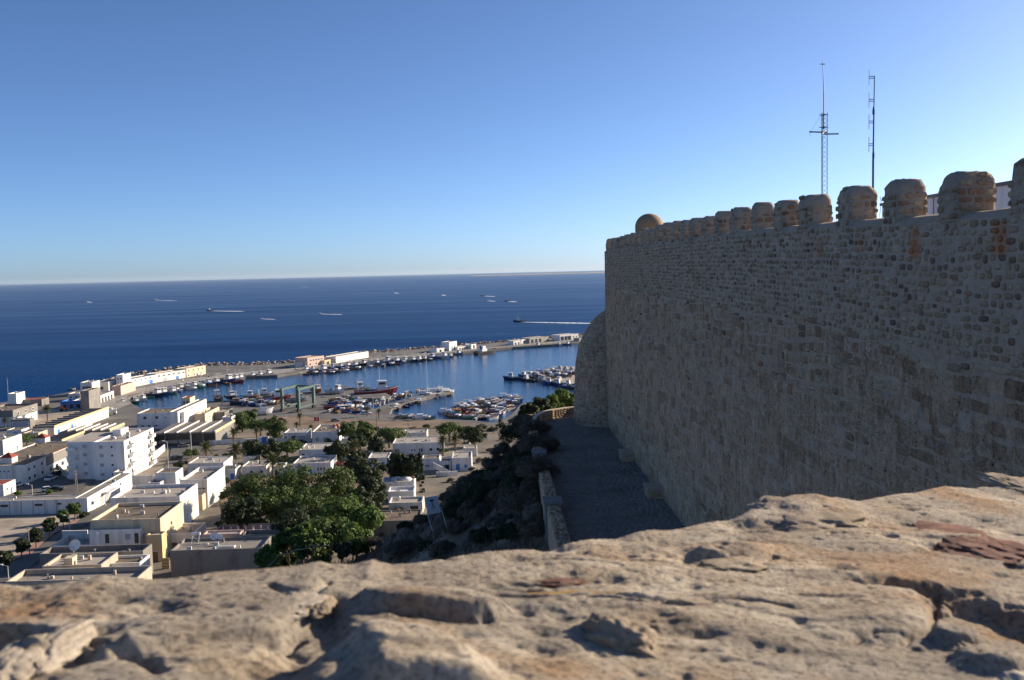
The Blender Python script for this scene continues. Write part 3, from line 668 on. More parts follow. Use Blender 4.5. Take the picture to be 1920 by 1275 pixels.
# ================================================================ stone parapet right in front of the camera
EDGE = [(-90, 1112), (0, 1092), (45, 1099), (100, 1094), (150, 1087), (200, 1078), (275, 1087), (340, 1082), (420, 1072), (500, 1065), (560, 1060), (600, 1053), (650, 1059),
        (700, 1048), (730, 1058), (800, 1055), (860, 1042), (920, 1033), (1015, 1033), (1060, 1020), (1110, 1012), (1160, 1010), (1200, 996), (1260, 993), (1330, 979),
        (1375, 975), (1400, 961), (1440, 952), (1510, 931), (1560, 933), (1620, 938), (1680, 928), (1730, 922), (1770, 911), (1850, 914), (1870, 900), (1920, 894), (2010, 880)]
def tz(x): return CZ-.30-.10*np.clip((x+.1)/.9, -.2, 1.3)
def on_top(px, py):
    p = at_z(px, py, CZ-.32)
    for _ in range(8): p = at_z(px, py, float(tz(p.x)))
    return p
ep = np.array([on_top(*e)[:2] for e in EDGE])
sm = np.array([on_top(x, np.interp(x, [-90, 250, 700, 1200, 1600, 2010], [1100, 1080, 1050, 995, 932, 884]))[:2] for x, _ in EDGE])
xs = np.linspace(-.62, 1.12, 900); ye = np.interp(xs, sm[:, 0], sm[:, 1]); yr = np.interp(xs, ep[:, 0], ep[:, 1])
edz = np.interp(xs, ep[:, 0], [(np.interp(x, [-90, 250, 700, 1200, 1600, 2010], [1100, 1080, 1050, 995, 932, 884])-y)/1750 for x, y in EDGE])*ye
edz += .004*fbm(xs*14, xs*0+3, 4, 8)
NY = 560; t = np.linspace(0, 1, NY)[:, None]
Y0 = .50; Yg = Y0*(ye[None]/Y0)**t; Xg = np.repeat(xs[None], NY, 0)
Zg = np.repeat(tz(xs)[None], NY, 0)
back = ye[None]-Yg
Zg = Zg+edz[None]*np.exp(-(back/.11)**2)
Zg += .009*fbm(Xg*4, Yg*4, 3, 31)*np.clip(back/.15, .15, 1)
Zg += .0016*fbm(Xg*13, Yg*20, 5, 32, gain=.55)
Zg += .0008*np.clip(fbm(Xg*30, Yg*38, 4, 33, ridge=True), -1, .4)
Zg += .0017*fbm(Xg*120, Yg*130, 3, 34, gain=.7)
# ledges: bedding terraces broken by noise
st = fbm(Xg*2.2, Yg*6.5, 5, 35)*5
Zg += .0028*(np.floor(st)+np.clip((st-np.floor(st))*5, 0, 1)-st)*np.clip(back/.06, 0, 1)
def feat(px, py, rx, ry, h, sharp=1.0, rot=0, warp=.35):
    global Zg
    p = on_top(px, py); rxm = rx*p.y/1750; rym = ry*p.y**2/(1750*(CZ-p.z))
    dx, dy = Xg-p.x, Yg-p.y; a = rad(rot); u, v = dx*math.cos(a)+dy*math.sin(a), -dx*math.sin(a)+dy*math.cos(a)
    nz = fbm(Xg*22+px, Yg*22+py, 4, int(px) % 91)
    d = np.sqrt((u/rxm)**2+(v/rym)**2)+(warp+.3)*nz
    Zg = Zg+h*(1/(1+np.exp((d-1)*4.2*sharp)))
for f in ((1350, 1056, 78, 11, -.020, 1.6), (1370, 1036, 95, 9, .008), (1505, 955, 105, 16, .016), (1425, 985, 60, 8, -.018, 1.5), (1230, 1013, 50, 9, -.012), (1660, 1022, 120, 12, .010),
          (1810, 1030, 100, 12, -.022, 1.4), (1800, 1008, 90, 8, .012), (1690, 1100, 110, 10, -.020, 1.5), (1640, 1082, 120, 8, .008), (1850, 1150, 110, 42, -.026, 2.2), (1650, 1160, 110, 22, .008),
          (1790, 1205, 50, 14, .022, 1.5), (1870, 1250, 70, 20, .024, 1.3), (1560, 1010, 60, 6, -.007), (1080, 1085, 90, 6, -.007), (1100, 1118, 130, 8, .006), (1200, 1135, 90, 3, -.012, 2),
          (40, 1225, 60, 18, .018), (100, 1215, 40, 12, .014), (600, 1110, 40, 8, .010),
          (800, 1158, 110, 5, -.018, 1.8), (820, 1140, 140, 12, .010), (1000, 1105, 60, 4, -.008, 2),
          (1480, 1215, 130, 10, .008), (1330, 1130, 120, 4, -.005), (1280, 1190, 90, 7, -.006), (1560, 1130, 80, 3, -.006, 2)):
    feat(*f[:4], f[4]*(.66 if f[1] > 1170 else (.9 if f[0] == 1850 else .58)), *f[5:])
def blur(A, n):
    for ax in (0, 1):
        P = np.cumsum(np.pad(A, [(n+1, n) if k == ax else (0, 0) for k in (0, 1)], mode='edge'), ax)
        A = (np.take(P, range(2*n+1, P.shape[ax]), ax)-np.take(P, range(0, P.shape[ax]-2*n-1), ax))/(2*n+1)
    return A
def slab(px, h, soft=4, warp=.014):
    global Zg
    P = [on_top(*p) for p in px]; wx_, wy_ = Xg+warp*fbm(Xg*9+px[0][0], Yg*9, 4, 91), Yg+warp*fbm(Xg*9, Yg*9+px[0][1], 4, 92); ins = np.zeros(Xg.shape, bool)
    for a, c in zip(P, P[1:]+P[:1]):
        k = (a.y > wy_) != (c.y > wy_); ins ^= k & (wx_ < (c.x-a.x)*(wy_-a.y)/((c.y-a.y) or 1e-9)+a.x)
    Zg = Zg+h*blur(blur(ins.astype(float), soft), soft)
for s_ in (([(-90, 1168), (60, 1172), (110, 1202), (190, 1216), (300, 1196), (430, 1186), (520, 1178), (570, 1150), (628, 1112), (650, 1180), (700, 1340), (-90, 1340)], -.017, 4), ([(120, 1235), (200, 1206), (330, 1196), (470, 1190), (530, 1200), (480, 1236), (360, 1262), (180, 1290), (110, 1270)], .011, 4), ([(555, 1300), (570, 1240), (610, 1210), (720, 1202), (830, 1216), (900, 1250), (930, 1300)], .021, 6),
           ([(660, 1130), (760, 1118), (880, 1124), (960, 1146), (900, 1162), (720, 1158)], .014, 3), ([(960, 1150), (1120, 1140), (1260, 1150), (1300, 1200), (1500, 1215), (1700, 1205), (1760, 1110), (1600, 1096), (1300, 1118), (1000, 1126)], .006, 4), ([(1310, 1048), (1420, 1042), (1470, 1030), (1380, 1022), (1300, 1034)], .008, 3), ([(-60, 1300), (-60, 1200), (30, 1190), (100, 1215), (120, 1250), (100, 1300)], .013, 5)): slab(*s_)
def crack(pts, wid, dep):
    global Zg
    P = [on_top(*p) for p in pts]; D = np.full_like(Xg, 9.0); nz = .010*fbm(Xg*18, Yg*18, 4, 77)
    for a, c in zip(P, P[1:]):
        vx, vy = c.x-a.x, c.y-a.y; t_ = np.clip(((Xg-a.x)*vx+(Yg-a.y)*vy)/(vx*vx+vy*vy), 0, 1); D = np.minimum(D, np.hypot(Xg-a.x-vx*t_, Yg-a.y-vy*t_+nz))
    Zg = Zg-.6*dep*np.exp(-(D/wid)**2)
for c_ in (([(930, 1112), (1090, 1121), (1200, 1127), (1270, 1132)], .004, .012), ([(505, 1096), (556, 1124), (600, 1112), (612, 1092)], .004, .014), ([(700, 1152), (800, 1156), (910, 1160)], .005, .014), ([(370, 1240), (470, 1222), (560, 1172)], .005, .016), ([(1758, 1100), (1752, 1150), (1745, 1182), (1690, 1205)], .004, .014),
           ([(1290, 1052), (1380, 1060), (1450, 1044)], .005, .010), ([(1180, 1135), (1380, 1128), (1480, 1140)], .003, .006), ([(150, 1190), (250, 1215), (300, 1240)], .005, .014), ([(1560, 1215), (1640, 1190), (1730, 1196)], .004, .010), ([(960, 1088), (1040, 1092), (1115, 1080)], .004, .010), ([(1460, 1010), (1560, 1000), (1680, 1006)], .004, .008)): crack(*c_)
# many small pits
rs = np.random.RandomState(5)
for k in range(900):
    i, j = rs.randint(0, NY), rs.randint(0, 900); r = rs.choice([.003, .004, .006, .010], p=[.4, .3, .2, .1])*rs.uniform(.8, 1.5)
    ji = int(r*2.2/(xs[1]-xs[0]))+1; ii = int(r*3/(Yg[min(i+1, NY-1), j]-Yg[max(i-1, 0), j])*2)+1
    a, b_, c_, d_ = max(0, i-ii), min(NY, i+ii), max(0, j-ji), min(900, j+ji)
    d2 = (((Xg[a:b_, c_:d_]-Xg[i, j])/1.5)**2+(Yg[a:b_, c_:d_]-Yg[i, j])**2)/r**2
    Zg[a:b_, c_:d_] -= r*.55*np.exp(-d2*1.3)
Zedge = Zg[-1]
fr = []
for d, dz in ((.004, -.002), (.010, -.008), (.016, -.02), (.02, -.05), (.024, -.1), (.02, -.2), (.03, -.35), (.03, -.7), (.03, -1.5)):
    fr.append((xs, ye+d+.006*fbm(xs*20, xs*0+dz*30, 3, 44), Zedge+dz))
Xa = np.concatenate([Xg]+[f[0][None] for f in fr]); Ya = np.concatenate([Yg]+[f[1][None] for f in fr]); Za = np.concatenate([Zg]+[f[2][None] for f in fr])
mt, nt, bs = nodes_of('parapet_rock'); MT['parapet_rock'] = mt
bs.inputs['Roughness'].default_value = .9; bs.inputs['Specular IOR Level'].default_value = .2
c = ramp(nt, noise_t(nt, pos(nt, (9, 14, 9)), 1, 9, .68), ((.28, (.22, .165, .12)), (.42, (.46, .37, .27)), (.55, (.60, .51, .39)), (.70, (.80, .715, .585))))
oc = ramp(nt, noise_t(nt, pos(nt, (3.3, 5, 3)), 1, 6, .6), ((.52, (0, 0, 0)), (.66, (1, 1, 1))))
c = mixc(nt, math_n(nt, 'MULTIPLY', oc, .75), c, (.42, .23, .10))
gy = ramp(nt, noise_t(nt, pos(nt, (3.1, 5, 4)), 1, 7, .7), ((.46, (0, 0, 0)), (.60, (1, 1, 1))))
c = mixc(nt, math_n(nt, 'MULTIPLY', gy, .62), c, (.335, .295, .25))
sp = ramp(nt, noise_t(nt, pos(nt), 160, 3, .6), ((.34, (.5, .47, .45)), (.48, (1, 1, 1)), (.7, (1.22, 1.2, 1.17))))
c = mixc(nt, .9, c, sp, 'MULTIPLY')
nt.links.new(c, bs.inputs['Base Color'])
bump(nt, bs, noise_t(nt, pos(nt), 80, 8, .8), 1.0, .010)
par = thing('stone_parapet', 'sunlit rough stone parapet top in the foreground, close and slightly blurred', 'stone parapet', (0, .8, 58))
me = fast_mesh('masonry_top', np.stack([Xa, Ya-.8, Za-58], -1), grid_faces(900, len(Xa)), True); link('masonry_top', me, 'parapet_rock', par)
b = MB(); b.box(-1.2, 2.2, -.5, .12, -1, 11.2); b.build('wall_body', 'fort_mortar', par)
b = MB(); b.box(-1.6, -.60, -.5, .3, 9, 11.6).box(1.13, 2.4, -.5, .9, 9, 11.45).box(-1.2, 2.2, -.9, -.35, 9, 11.5); b.build('side_block', 'parapet_rock', par)
def lump(name, px, py, rx, rz, ry, sink, mt, seed, label, n=4, rot=0, flat=.35):
    import bmesh
    bm = bmesh.new(); bmesh.ops.create_icosphere(bm, subdivisions=n+1, radius=1)
    p = on_top(px, py); k = p.y/1750
    V = np.array([v.co[:] for v in bm.verts])
    d = fbm(V[:, 0]*1.3+seed, V[:, 1]*1.3+V[:, 2]*1.7, 5, seed)*.5+fbm(V[:, 0]*4+V[:, 2]*3, V[:, 1]*4+seed, 5, seed+3)*.28
    d += .07*fbm(V[:, 0]*14+V[:, 2]*9, V[:, 1]*14-V[:, 2]*7, 3, seed+9)
    V = V*(1+d[:, None])
    for v, c in zip(bm.verts, V): v.co = (c[0]*rx*k, c[1]*ry, c[2]*rz*k*(flat if c[2] < 0 else 1))
    me = bpy.data.meshes.new(name); bm.to_mesh(me); bm.free(); me.polygons.foreach_set('use_smooth', [True]*len(me.polygons))
    link(name, me, mt, par, label, loc=(p.x, p.y-.8, p.z-58-sink), rz=rot)
def rocky(name, stops):
    mt, nt, bs = nodes_of(name); MT[name] = mt; bs.inputs['Roughness'].default_value = .92; bs.inputs['Specular IOR Level'].default_value = .2
    c = ramp(nt, noise_t(nt, pos(nt), 22, 9, .7), stops)
    nt.links.new(c, bs.inputs['Base Color']); bump(nt, bs, noise_t(nt, pos(nt), 90, 8, .75), .9, .007)
rocky('red_rock', ((.3, (.10, .05, .04)), (.5, (.24, .12, .085)), (.7, (.40, .27, .19))))
rocky('ochre_rock', ((.3, (.22, .13, .05)), (.5, (.42, .26, .10)), (.7, (.52, .36, .17))))
rocky('pale_rock', ((.3, (.32, .26, .19)), (.5, (.52, .44, .34)), (.7, (.64, .57, .46))))
rocky('tan_rock', ((.3, (.20, .15, .10)), (.5, (.38, .30, .21)), (.7, (.50, .41, .30))))
lump('embedded_stone', 1160, 1196, 62, 46, .045, .004, 'tan_rock', 3, 'rounded tan stone standing proud near the bottom edge', rot=.5)
lump('embedded_stone', 1800, 1012, 80, 13, .10, .004, 'red_rock', 5, 'dark red eroded stone')
lump('embedded_stone', 1880, 1030, 60, 18, .06, .004, 'red_rock', 15, 'dark red eroded stone')
lump('embedded_stone', 1045, 1087, 55, 7, .012, .004, 'red_rock', 6, 'flat red stone sliver')
lump('embedded_stone', 1070, 1112, 115, 10, .016, .005, 'ochre_rock', 7, 'flat ochre stone sliver')
lump('embedded_stone', 1900, 908, 42, 13, .10, .004, 'tan_rock', 8, 'dark lump at the right edge')
lump('embedded_stone', 40, 1235, 62, 34, .05, .006, 'pale_rock', 9, 'pale knobbly stone')
lump('embedded_stone', 110, 1205, 48, 24, .05, .005, 'pale_rock', 10, 'pale knobbly stone')
lump('embedded_stone', 560, 1115, 52, 14, .05, .004, 'pale_rock', 11, 'pale stone with a cracked end')
lump('embedded_stone', 605, 1128, 24, 10, .03, .003, 'tan_rock', 12, 'small tan stone beside a crack')
lump('embedded_stone', 1505, 962, 110, 22, .10, .006, 'tan_rock', 13, 'long rough tan hump at the far edge')
lump('embedded_stone', 1795, 1212, 42, 22, .04, .004, 'tan_rock', 14, 'small dark knob')
lump('embedded_stone', 1880, 1262, 62, 26, .05, .006, 'pale_rock', 16, 'pale knob in the bottom right corner')
lump('embedded_stone', 1345, 1046, 80, 12, .05, .006, 'tan_rock', 17, 'low tan stone above a hollow')
# ================================================================ town
def ring(b, x0, x1, z0, z1, y0, y1, t):
    b.box(x0, x0+t, y0, y1, z0, z1).box(x1-t, x1, y0, y1, z0, z1).box(x0+t, x1-t, y0, y1, z0, z0+t).box(x0+t, x1-t, y0, y1, z1-t, z1)
b = MB(); ring(b, -.5, .5, 0, 1, -.09, .02, .09); WF = b.mesh('window_frame')
b = MB(); b.box(-.41, .41, -.035, .02, .09, .91); WP = b.mesh('window_pane')
b = MB(); b.box(-.45, .45, -.05, .02, 0, .95); DP = b.mesh('door_leaf')
b = MB(); b.box(-.5, -.45, -.08, .02, 0, 1).box(.45, .5, -.08, .02, 0, 1).box(-.45, .45, -.08, .02, .95, 1); DF = b.mesh('door_frame')
def opening(root, loc, w, h, kind, face, fm='clean_plaster'):
    rz = {'F': 0, 'R': math.pi/2, 'L': -math.pi/2, 'B': math.pi}[face]
    door = kind.startswith('door'); km = {'glass': 'glass_dark', 'shut': 'shutter', 'blue': 'blue_paint', 'door_blue': 'blue_paint', 'door_dark': 'glass_dark', 'door_brown': 'wood', 'door_yellow': 'yellow_plaster', 'door_grey': 'shutter'}[kind]
    f = link('door' if door else 'window', DF if door else WF, None, root, loc=loc, rz=rz, scale=(w, 1, h))
    if not f.data.materials: f.data.materials.append(MT[fm])
    f.material_slots[0].link = 'OBJECT'; f.material_slots[0].material = MT[fm]
    p = link('leaf' if door else 'pane', DP if door else WP, None, f)
    if not p.data.materials: p.data.materials.append(MT['glass_dark'])
    p.material_slots[0].link = 'OBJECT'; p.material_slots[0].material = MT[km]
def openings(root, W, D, H, face, spec):
    for u, z, w, h, k in spec:
        L = {'F': (u*W, 0, z), 'R': (W, u*D, z), 'L': (0, u*D, z), 'B': (u*W, D, z)}[face]
        opening(root, L, w, h, k, face)
def grid(us, zs, w=1.0, h=1.1, k='glass'): return [(u, z, w, h, k) for z in zs for u in us]
def walls(b, W, D, H, t=.28, dn=2.5):
    b.box(0, t, 0, D, -dn, H).box(W-t, W, 0, D, -dn, H).box(t, W-t, 0, t, -dn, H).box(t, W-t, D-t, D, -dn, H)
PLACED = {}
def body(root, W, D, H, wall, roof, par, x=0, y=0, z=0):
    bw = MB(); walls(bw, W, D, H); bw.v = [(a+x, c+y, e+z) for a, c, e in bw.v]; bw.build('wall', wall, root)
    br = MB(); br.box(.28, W-.28, .28, D-.28, H-par-.3, H-par); br.v = [(a+x, c+y, e+z) for a, c, e in br.v]; br.build('roof', roof, root)
    if W*D > 60 and par > .2:
        for k in range(R.randint(1, 3)):
            cx, cy = R.uniform(.15, .8)*W, R.uniform(.2, .8)*D; s = R.uniform(.25, .6)
            bc = MB(); bc.box(cx+x, cx+s+x, cy+y, cy+s+y, H-par+z, H-par+R.uniform(.5, 1.0)+z); bc.build('chimney', wall, root)
def gear(root, W, D, z, x=0, y=0):
    for k in range(min(7, int(W*D/28))):
        cx, cy = x+R.uniform(.08, .9)*W, y+R.uniform(.12, .88)*D; q = R.random()
        if q < .35: obox(root, 'vent_pipe', R.choice(('clean_plaster', 'grey_render')), cx, cx+.25, cy, cy+.25, z, z+R.uniform(.3, .7))
        elif q < .5: b = MB(); b.tube((cx, cy, z+.15), (cx, cy, z+1.0), .42, n=10); b.build('water_tank', R.choice(('white_paint', 'pale_metal', 'roof_brown')), root, True)
        elif q < .68:
            b = MB(); b.tube((cx, cy, z), (cx, cy, z+2.6), .03, n=4).bar((cx-.6, cy, z+2.4), (cx+.6, cy, z+2.4), .03, .03)
            for e in (-.5, -.2, .1, .4): b.bar((cx+e, cy-.3, z+2.4), (cx+e, cy+.3, z+2.4), .02, .02)
            b.build('aerial', 'dark_metal', root)
        elif q < .85: obox(root, 'rubble', R.choice(('roof_brown', 'roof_screed', 'concrete')), cx, cx+R.uniform(.4, 1.4), cy, cy+R.uniform(.3, .9), z, z+R.uniform(.12, .35))
        else: obox(root, 'cooling_unit', 'pale_metal', cx, cx+.9, cy, cy+.4, z, z+.7)
def house(label, x1, x2, yt, yfar, h, wall='white_plaster', roof='roof_screed', par=.5, F=(), RR=(), name='house', cat='house', group=None, depth=None):
    p = at_t((x1+x2)/2, yt, h)
    a, c = at_y(x1, yt+(x1-(x1+x2)/2)*-.024, p.y), at_y(x2, yt+(x2-(x1+x2)/2)*-.024, p.y)
    W = c.x-a.x; D = depth or max(3, at_z(x2, yfar, p.z).y-p.y); z0 = p.z-h
    root = thing(name, label, cat, (a.x, p.y, z0), group=group)
    body(root, W, D, h, wall, roof, par)
    if par > .15: gear(root, W, D, h-par)
    openings(root, W, D, h, 'F', F); openings(root, W, D, h, 'R', RR)
    root['dims'] = (W, D, h); return root, W, D, h
def obox(root, name, mt, *v):
    b = MB(); b.box(*v); return b.build(name, mt, root)
def row_house(label, p1, p2, h, depth, z=QZ, wall='white_plaster', roof='roof_screed', par=.5, F=(), RR=(), name='port_building', cat='building'):
    a, c = at_z(*p1, z), at_z(*p2, z); d = c-a; W = d.length; rz = math.atan2(d.y, d.x)
    root = thing(name, label, cat, a, rz); root.scale = (1, 1, .76); body(root, W, depth, h, wall, roof, par); openings(root, W, depth, h, 'F', F); openings(root, W, depth, h, 'R', RR)
    return root, W, depth, h
def bwall(label, px, h, t=.3, mt='white_plaster', name='boundary_wall', terrain=True, cap=True):
    pts = [at_t(*p) for p in px]; n = len(pts); o = pts[n//2]
    L, Rr = [], []
    for i, p in enumerate(pts):
        d = (pts[min(i+1, n-1)]-pts[max(i-1, 0)]); d.z = 0; d.normalize(); nn = Vector((d.y, -d.x, 0))*t/2
        L.append(p+nn-o); Rr.append(p-nn-o)
    root = thing(name, label, 'wall', o)
    b = MB()
    V = []
    for l, r in zip(L, Rr): V += [l-Vector((0, 0, 1)), l+Vector((0, 0, h)), r+Vector((0, 0, h)), r-Vector((0, 0, 1))]
    b.add(V, [(4*k+j, 4*k+4+j, 4*k+4+(j+1) % 4, 4*k+(j+1) % 4) for k in range(n-1) for j in range(3)]+[(0, 1, 2, 3), tuple(4*n-4+j for j in (3, 2, 1, 0))])
    b.build('wall_panel', mt, root)
    if cap:
        b = MB(); V = []
        for l, r in zip(L, Rr):
            e = (l-r)*.2; V += [l+e+Vector((0, 0, h+.003)), l+e+Vector((0, 0, h+.12)), r-e+Vector((0, 0, h+.12)), r-e+Vector((0, 0, h+.003))]
        b.add(V, [(4*k+j, 4*k+4+j, 4*k+4+(j+1) % 4, 4*k+(j+1) % 4) for k in range(n-1) for j in range(4)]+[(0, 1, 2, 3), tuple(4*n-4+j for j in (3, 2, 1, 0))])
        b.build('coping', 'clean_plaster', root)
    return root
G, SH, BL = 'glass', 'shut', 'blue'
# ---- apartment block
r, W, D, h = house('tall white four storey apartment block with stacked balconies', 174, 232, 828, 803, 12.6, 'clean_plaster', 'roof_pale', .55,
    F=grid((.26,), (1.2, 4.3, 7.4, 10.2), 1.5, 1.3, SH)+grid((.60,), (1.4, 4.5, 7.6, 10.4), .8, .8), RR=grid((.5, .66), (1.2, 4.3, 7.4, 10.2), 1, 1.4, SH), name='apartment_block', cat='apartment block')
for z in (.6, 3.7, 6.8, 9.8):
    for u in (.18, .86):
        b = MB(); y0, y1 = u*D-1.6, u*D+1.6; b.box(W, W+1.5, y0, y1, z, z+.16).box(W+1.38, W+1.5, y0, y1, z+.16, z+1.1).box(W, W+1.38, y0, y0+.12, z+.16, z+1.1).box(W, W+1.38, y1-.12, y1, z+.16, z+1.1); b.build('balcony', 'clean_plaster', r)
        opening(r, (W, u*D, z+.17), 1.5, 2.1, 'door_dark', 'R')
wl = 9.5; obox(r, 'side_wing', 'clean_plaster', -wl, -.004, 2.6, D*.8, -2, 12.3); obox(r, 'side_wing_roof', 'roof_pale', -wl+.3, -.3, 2.9, D*.8-.3, 12.303, 12.35)
for z in (1.2, 4.3, 7.4, 10.2):
    opening(r, (-3.9, 2.6, z), 1.4, 1.3, 'shut', 'F'); b = MB(); b.box(-wl+.1, -wl+3, 1.2, 2.6, z-.6, z-.44).box(-wl+.1, -wl+3, 1.2, 1.32, z-.44, z+.5); b.build('balcony', 'clean_plaster', r)
for k, (cx, cy) in enumerate(((.25, .3), (.45, .6), (.7, .35), (.6, .8))):
    obox(r, 'roof_tank', 'pale_metal', cx*W, cx*W+1.1, cy*D, cy*D+.8, 12.06, 12.9)
obox(r, 'stair_head', 'clean_plaster', .5, 3.3, D*.55, D*.8, 12.06, 14.0)
# ---- long building with two red lanterns
r, W, D, h = house('long two storey white building with two little red pyramid roof lanterns', -50, 46, 873, 829, 6.4, 'white_plaster', 'roof_brown', .35, F=grid((.52, .6, .68), (4.2,), .6, .6),
    RR=grid((.06, .14, .26), (.9, 3.9), 1.6, 1.3, G)+grid((.4, .5, .6, .7, .8), (.8,), 2.2, 1.6, G), name='long_building', cat='building')
obox(r, 'red_coping', 'red_tile', W-.35, W+.06, 0, D, h+.003, h+.14); obox(r, 'screen_wall', 'grey_render', W, W+.12, D*.33, D*.80, 3.0, 6.2)
for px, py in ((17, 866), (80, 834)):
    p = at_t(px, py, 6.4); q = p-Vector(r.location); s = 1.9
    obox(r, 'lantern_wall', 'white_plaster', q.x-s, q.x+s, q.y-s, q.y+s, h-.35, h+1.5)
    b = MB(); e = s+.3; b.add([(q.x-e, q.y-e, h+1.503), (q.x+e, q.y-e, h+1.503), (q.x+e, q.y+e, h+1.503), (q.x-e, q.y+e, h+1.503), (q.x, q.y, h+3.0)], [(3, 2, 1, 0), (0, 1, 4), (1, 2, 4), (2, 3, 4), (3, 0, 4)]); b.build('lantern_roof', 'red_tile', r)
house('white two storey house at the left edge beside a green bush', -45, 5, 826, 814, 6.2, RR=grid((.25, .5, .72), (1, 3.9), 1.2, 1.2, SH)+[(.72, .3, 1, 2, 'door_blue')], roof='roof_sheet')
house('small white block at the left edge trimmed with red coping', -40, 6, 909, 899, 3.8, RR=[(.3, 1.4, 1.1, 1, BL), (.62, 0, .9, 2.1, 'door_blue')], roof='red_tile', par=.12, name='hut')
# ---- L shaped garage building
r, W, D, h = house('long low white garage wing with narrow dark windows facing the sandy lot', -60, 138, 938, 928, 4.0, 'white_plaster', 'roof_screed', .18, F=[(.34, 2.2, 2.6, .8, G), (.665, 2.2, 2.6, .8, G), (.86, 2.4, 1.4, .7, G)], name='garage_building', cat='building')
for k in range(9): obox(r, 'pilaster', 'grey_render', W*(k+.5)/9-.05, W*(k+.5)/9+.05, -.06, 0, 0, 3.7)
r, W, D, h = house('low white wing running back from the garage corner with lit side wall', 138.6, 163, 934, 889, 4.1, 'clean_plaster', 'roof_screed', .2, RR=[(.1, 1.3, 2, 1.2, G), (.72, 2.2, 1, .9, G), (.3, 0, 2.6, 2.6, 'door_grey'), (.42, 0, 2.6, 2.6, 'door_grey')], name='garage_building', cat='building')
obox(r, 'canopy', 'clean_plaster', W, W+2.2, D*.3, D*.5, 3.0, 3.25)
house('tiny white kiosk with bright blue door at end of the garage wing', 212, 231, 885, 880, 3.4, RR=[(.4, 0, 1.1, 2.2, 'door_blue'), (.8, 1.2, .8, .8, BL)], name='kiosk', cat='kiosk', depth=7)
bwall('white wall beside the apartment block running up the street', [(250, 893), (282, 868), (309, 845)], 2.4)
bwall('curved white compound wall sweeping around the apartment forecourt', [(112, 874), (112, 886), (118, 893), (130, 897), (160, 897), (184, 893)], 2.2)
bwall('low white wall lining the far side of the street by the sheds', [(290, 833), (330, 831), (359, 830)], 1.2)
# ---- sheds
def shed(label, x1, x2, yt, yfar, h, n, axis, wall, strip, front=True):
    p = at_t((x1+x2)/2, yt, h); a, c = at_y(x1, yt, p.y), at_y(x2, yt, p.y); W = c.x-a.x; D = max(8, at_z(x2, yfar, p.z).y-p.y)
    r = thing('shed', label, 'shed', (a.x, p.y, p.z-h)); b = MB(); t = .3
    if front: b.box(0, W, 0, t, -2, h-.4)
    else:
        for k in range(n+1): b.box(W*k/n-.2, W*k/n+.2, .1, .5, -2, h-.4)
        b.box(-.2, W+.2, .05, .55, h-.4, h-.02)
    b.box(0, t, .6, D, -2, h-.4).box(W-t, W, .6, D, -2, h-.4).box(t, W-t, D-t, D, -2, h-.4)
    if not front: b.box(.3, W-.3, 7, 7.3, -2, h-.4)
    b.build('wall', wall, r)
    for k in range(n):
        b = MB()
        if axis == 'x':
            u0, u1 = W*k/n, W*(k+1)/n
            b.add([(u0, -.3, h-.35), (u1, -.3, h+.0), (u1, D, h+.0), (u0, D, h-.35), (u0, -.3, h-.6), (u1, -.3, h-.6), (u1, D, h-.6), (u0, D, h-.6)], [(0, 1, 2, 3), (0, 4, 5, 1), (1, 5, 6, 2), (2, 6, 7, 3), (3, 7, 4, 0)])
        else:
            u0, u1 = D*k/n, D*(k+1)/n
            b.add([(-.2, u0, h+.1), (W+.2, u0, h+.1), (W+.2, u1, h-.35), (-.2, u1, h-.35), (-.2, u0, h-.6), (W+.2, u0, h-.6), (W+.2, u1, h-.6), (-.2, u1, h-.6)], [(0, 1, 2, 3), (0, 4, 5, 1), (1, 5, 6, 2), (2, 6, 7, 3), (3, 7, 4, 0)])
        b.build('roof_bay', 'roof_sheet', r)
        if axis == 'x': obox(r, 'ridge_upstand', 'clean_plaster', W*(k+1)/n-.22, W*(k+1)/n+.02, -.32, D, h+.003, h+.42)
        else: obox(r, 'ridge_upstand', 'grey_render', -.2, W+.2, D*k/n-.02, D*k/n+.16, h+.103, h+.30)  # shade of these camera-facing upstands is put into the grey
    obox(r, 'gable_parapet', strip, W+.02, W+.3, -.1, D, h-.55, h+.35)
    return r, W, D, h
r, W, D, h = shed('long saw tooth roofed shed with white and ochre side and blue doors', 62, 101, 800, 766, 4.6, 10, 'y', 'white_plaster', 'yellow_plaster')
for u in (.07, .3): opening(r, (W, u*D, 0), 2.6, 2.8, 'door_blue', 'R')
shed('saw tooth shed with slanting pale ridges just behind the apartment block', 112, 205, 807, 795, 5, 6, 'x', 'grey_render', 'yellow_plaster')
shed('small saw tooth shed with an ochre gable left of the apartment block', 74, 115, 826, 810, 5, 5, 'y', 'grey_render', 'yellow_plaster')
r, W, D, h = shed('open fronted market shed with five pale roof ridges by the street', 285, 403, 811, 789, 5.2, 5, 'x', 'grey_render', 'yellow_plaster', front=False)
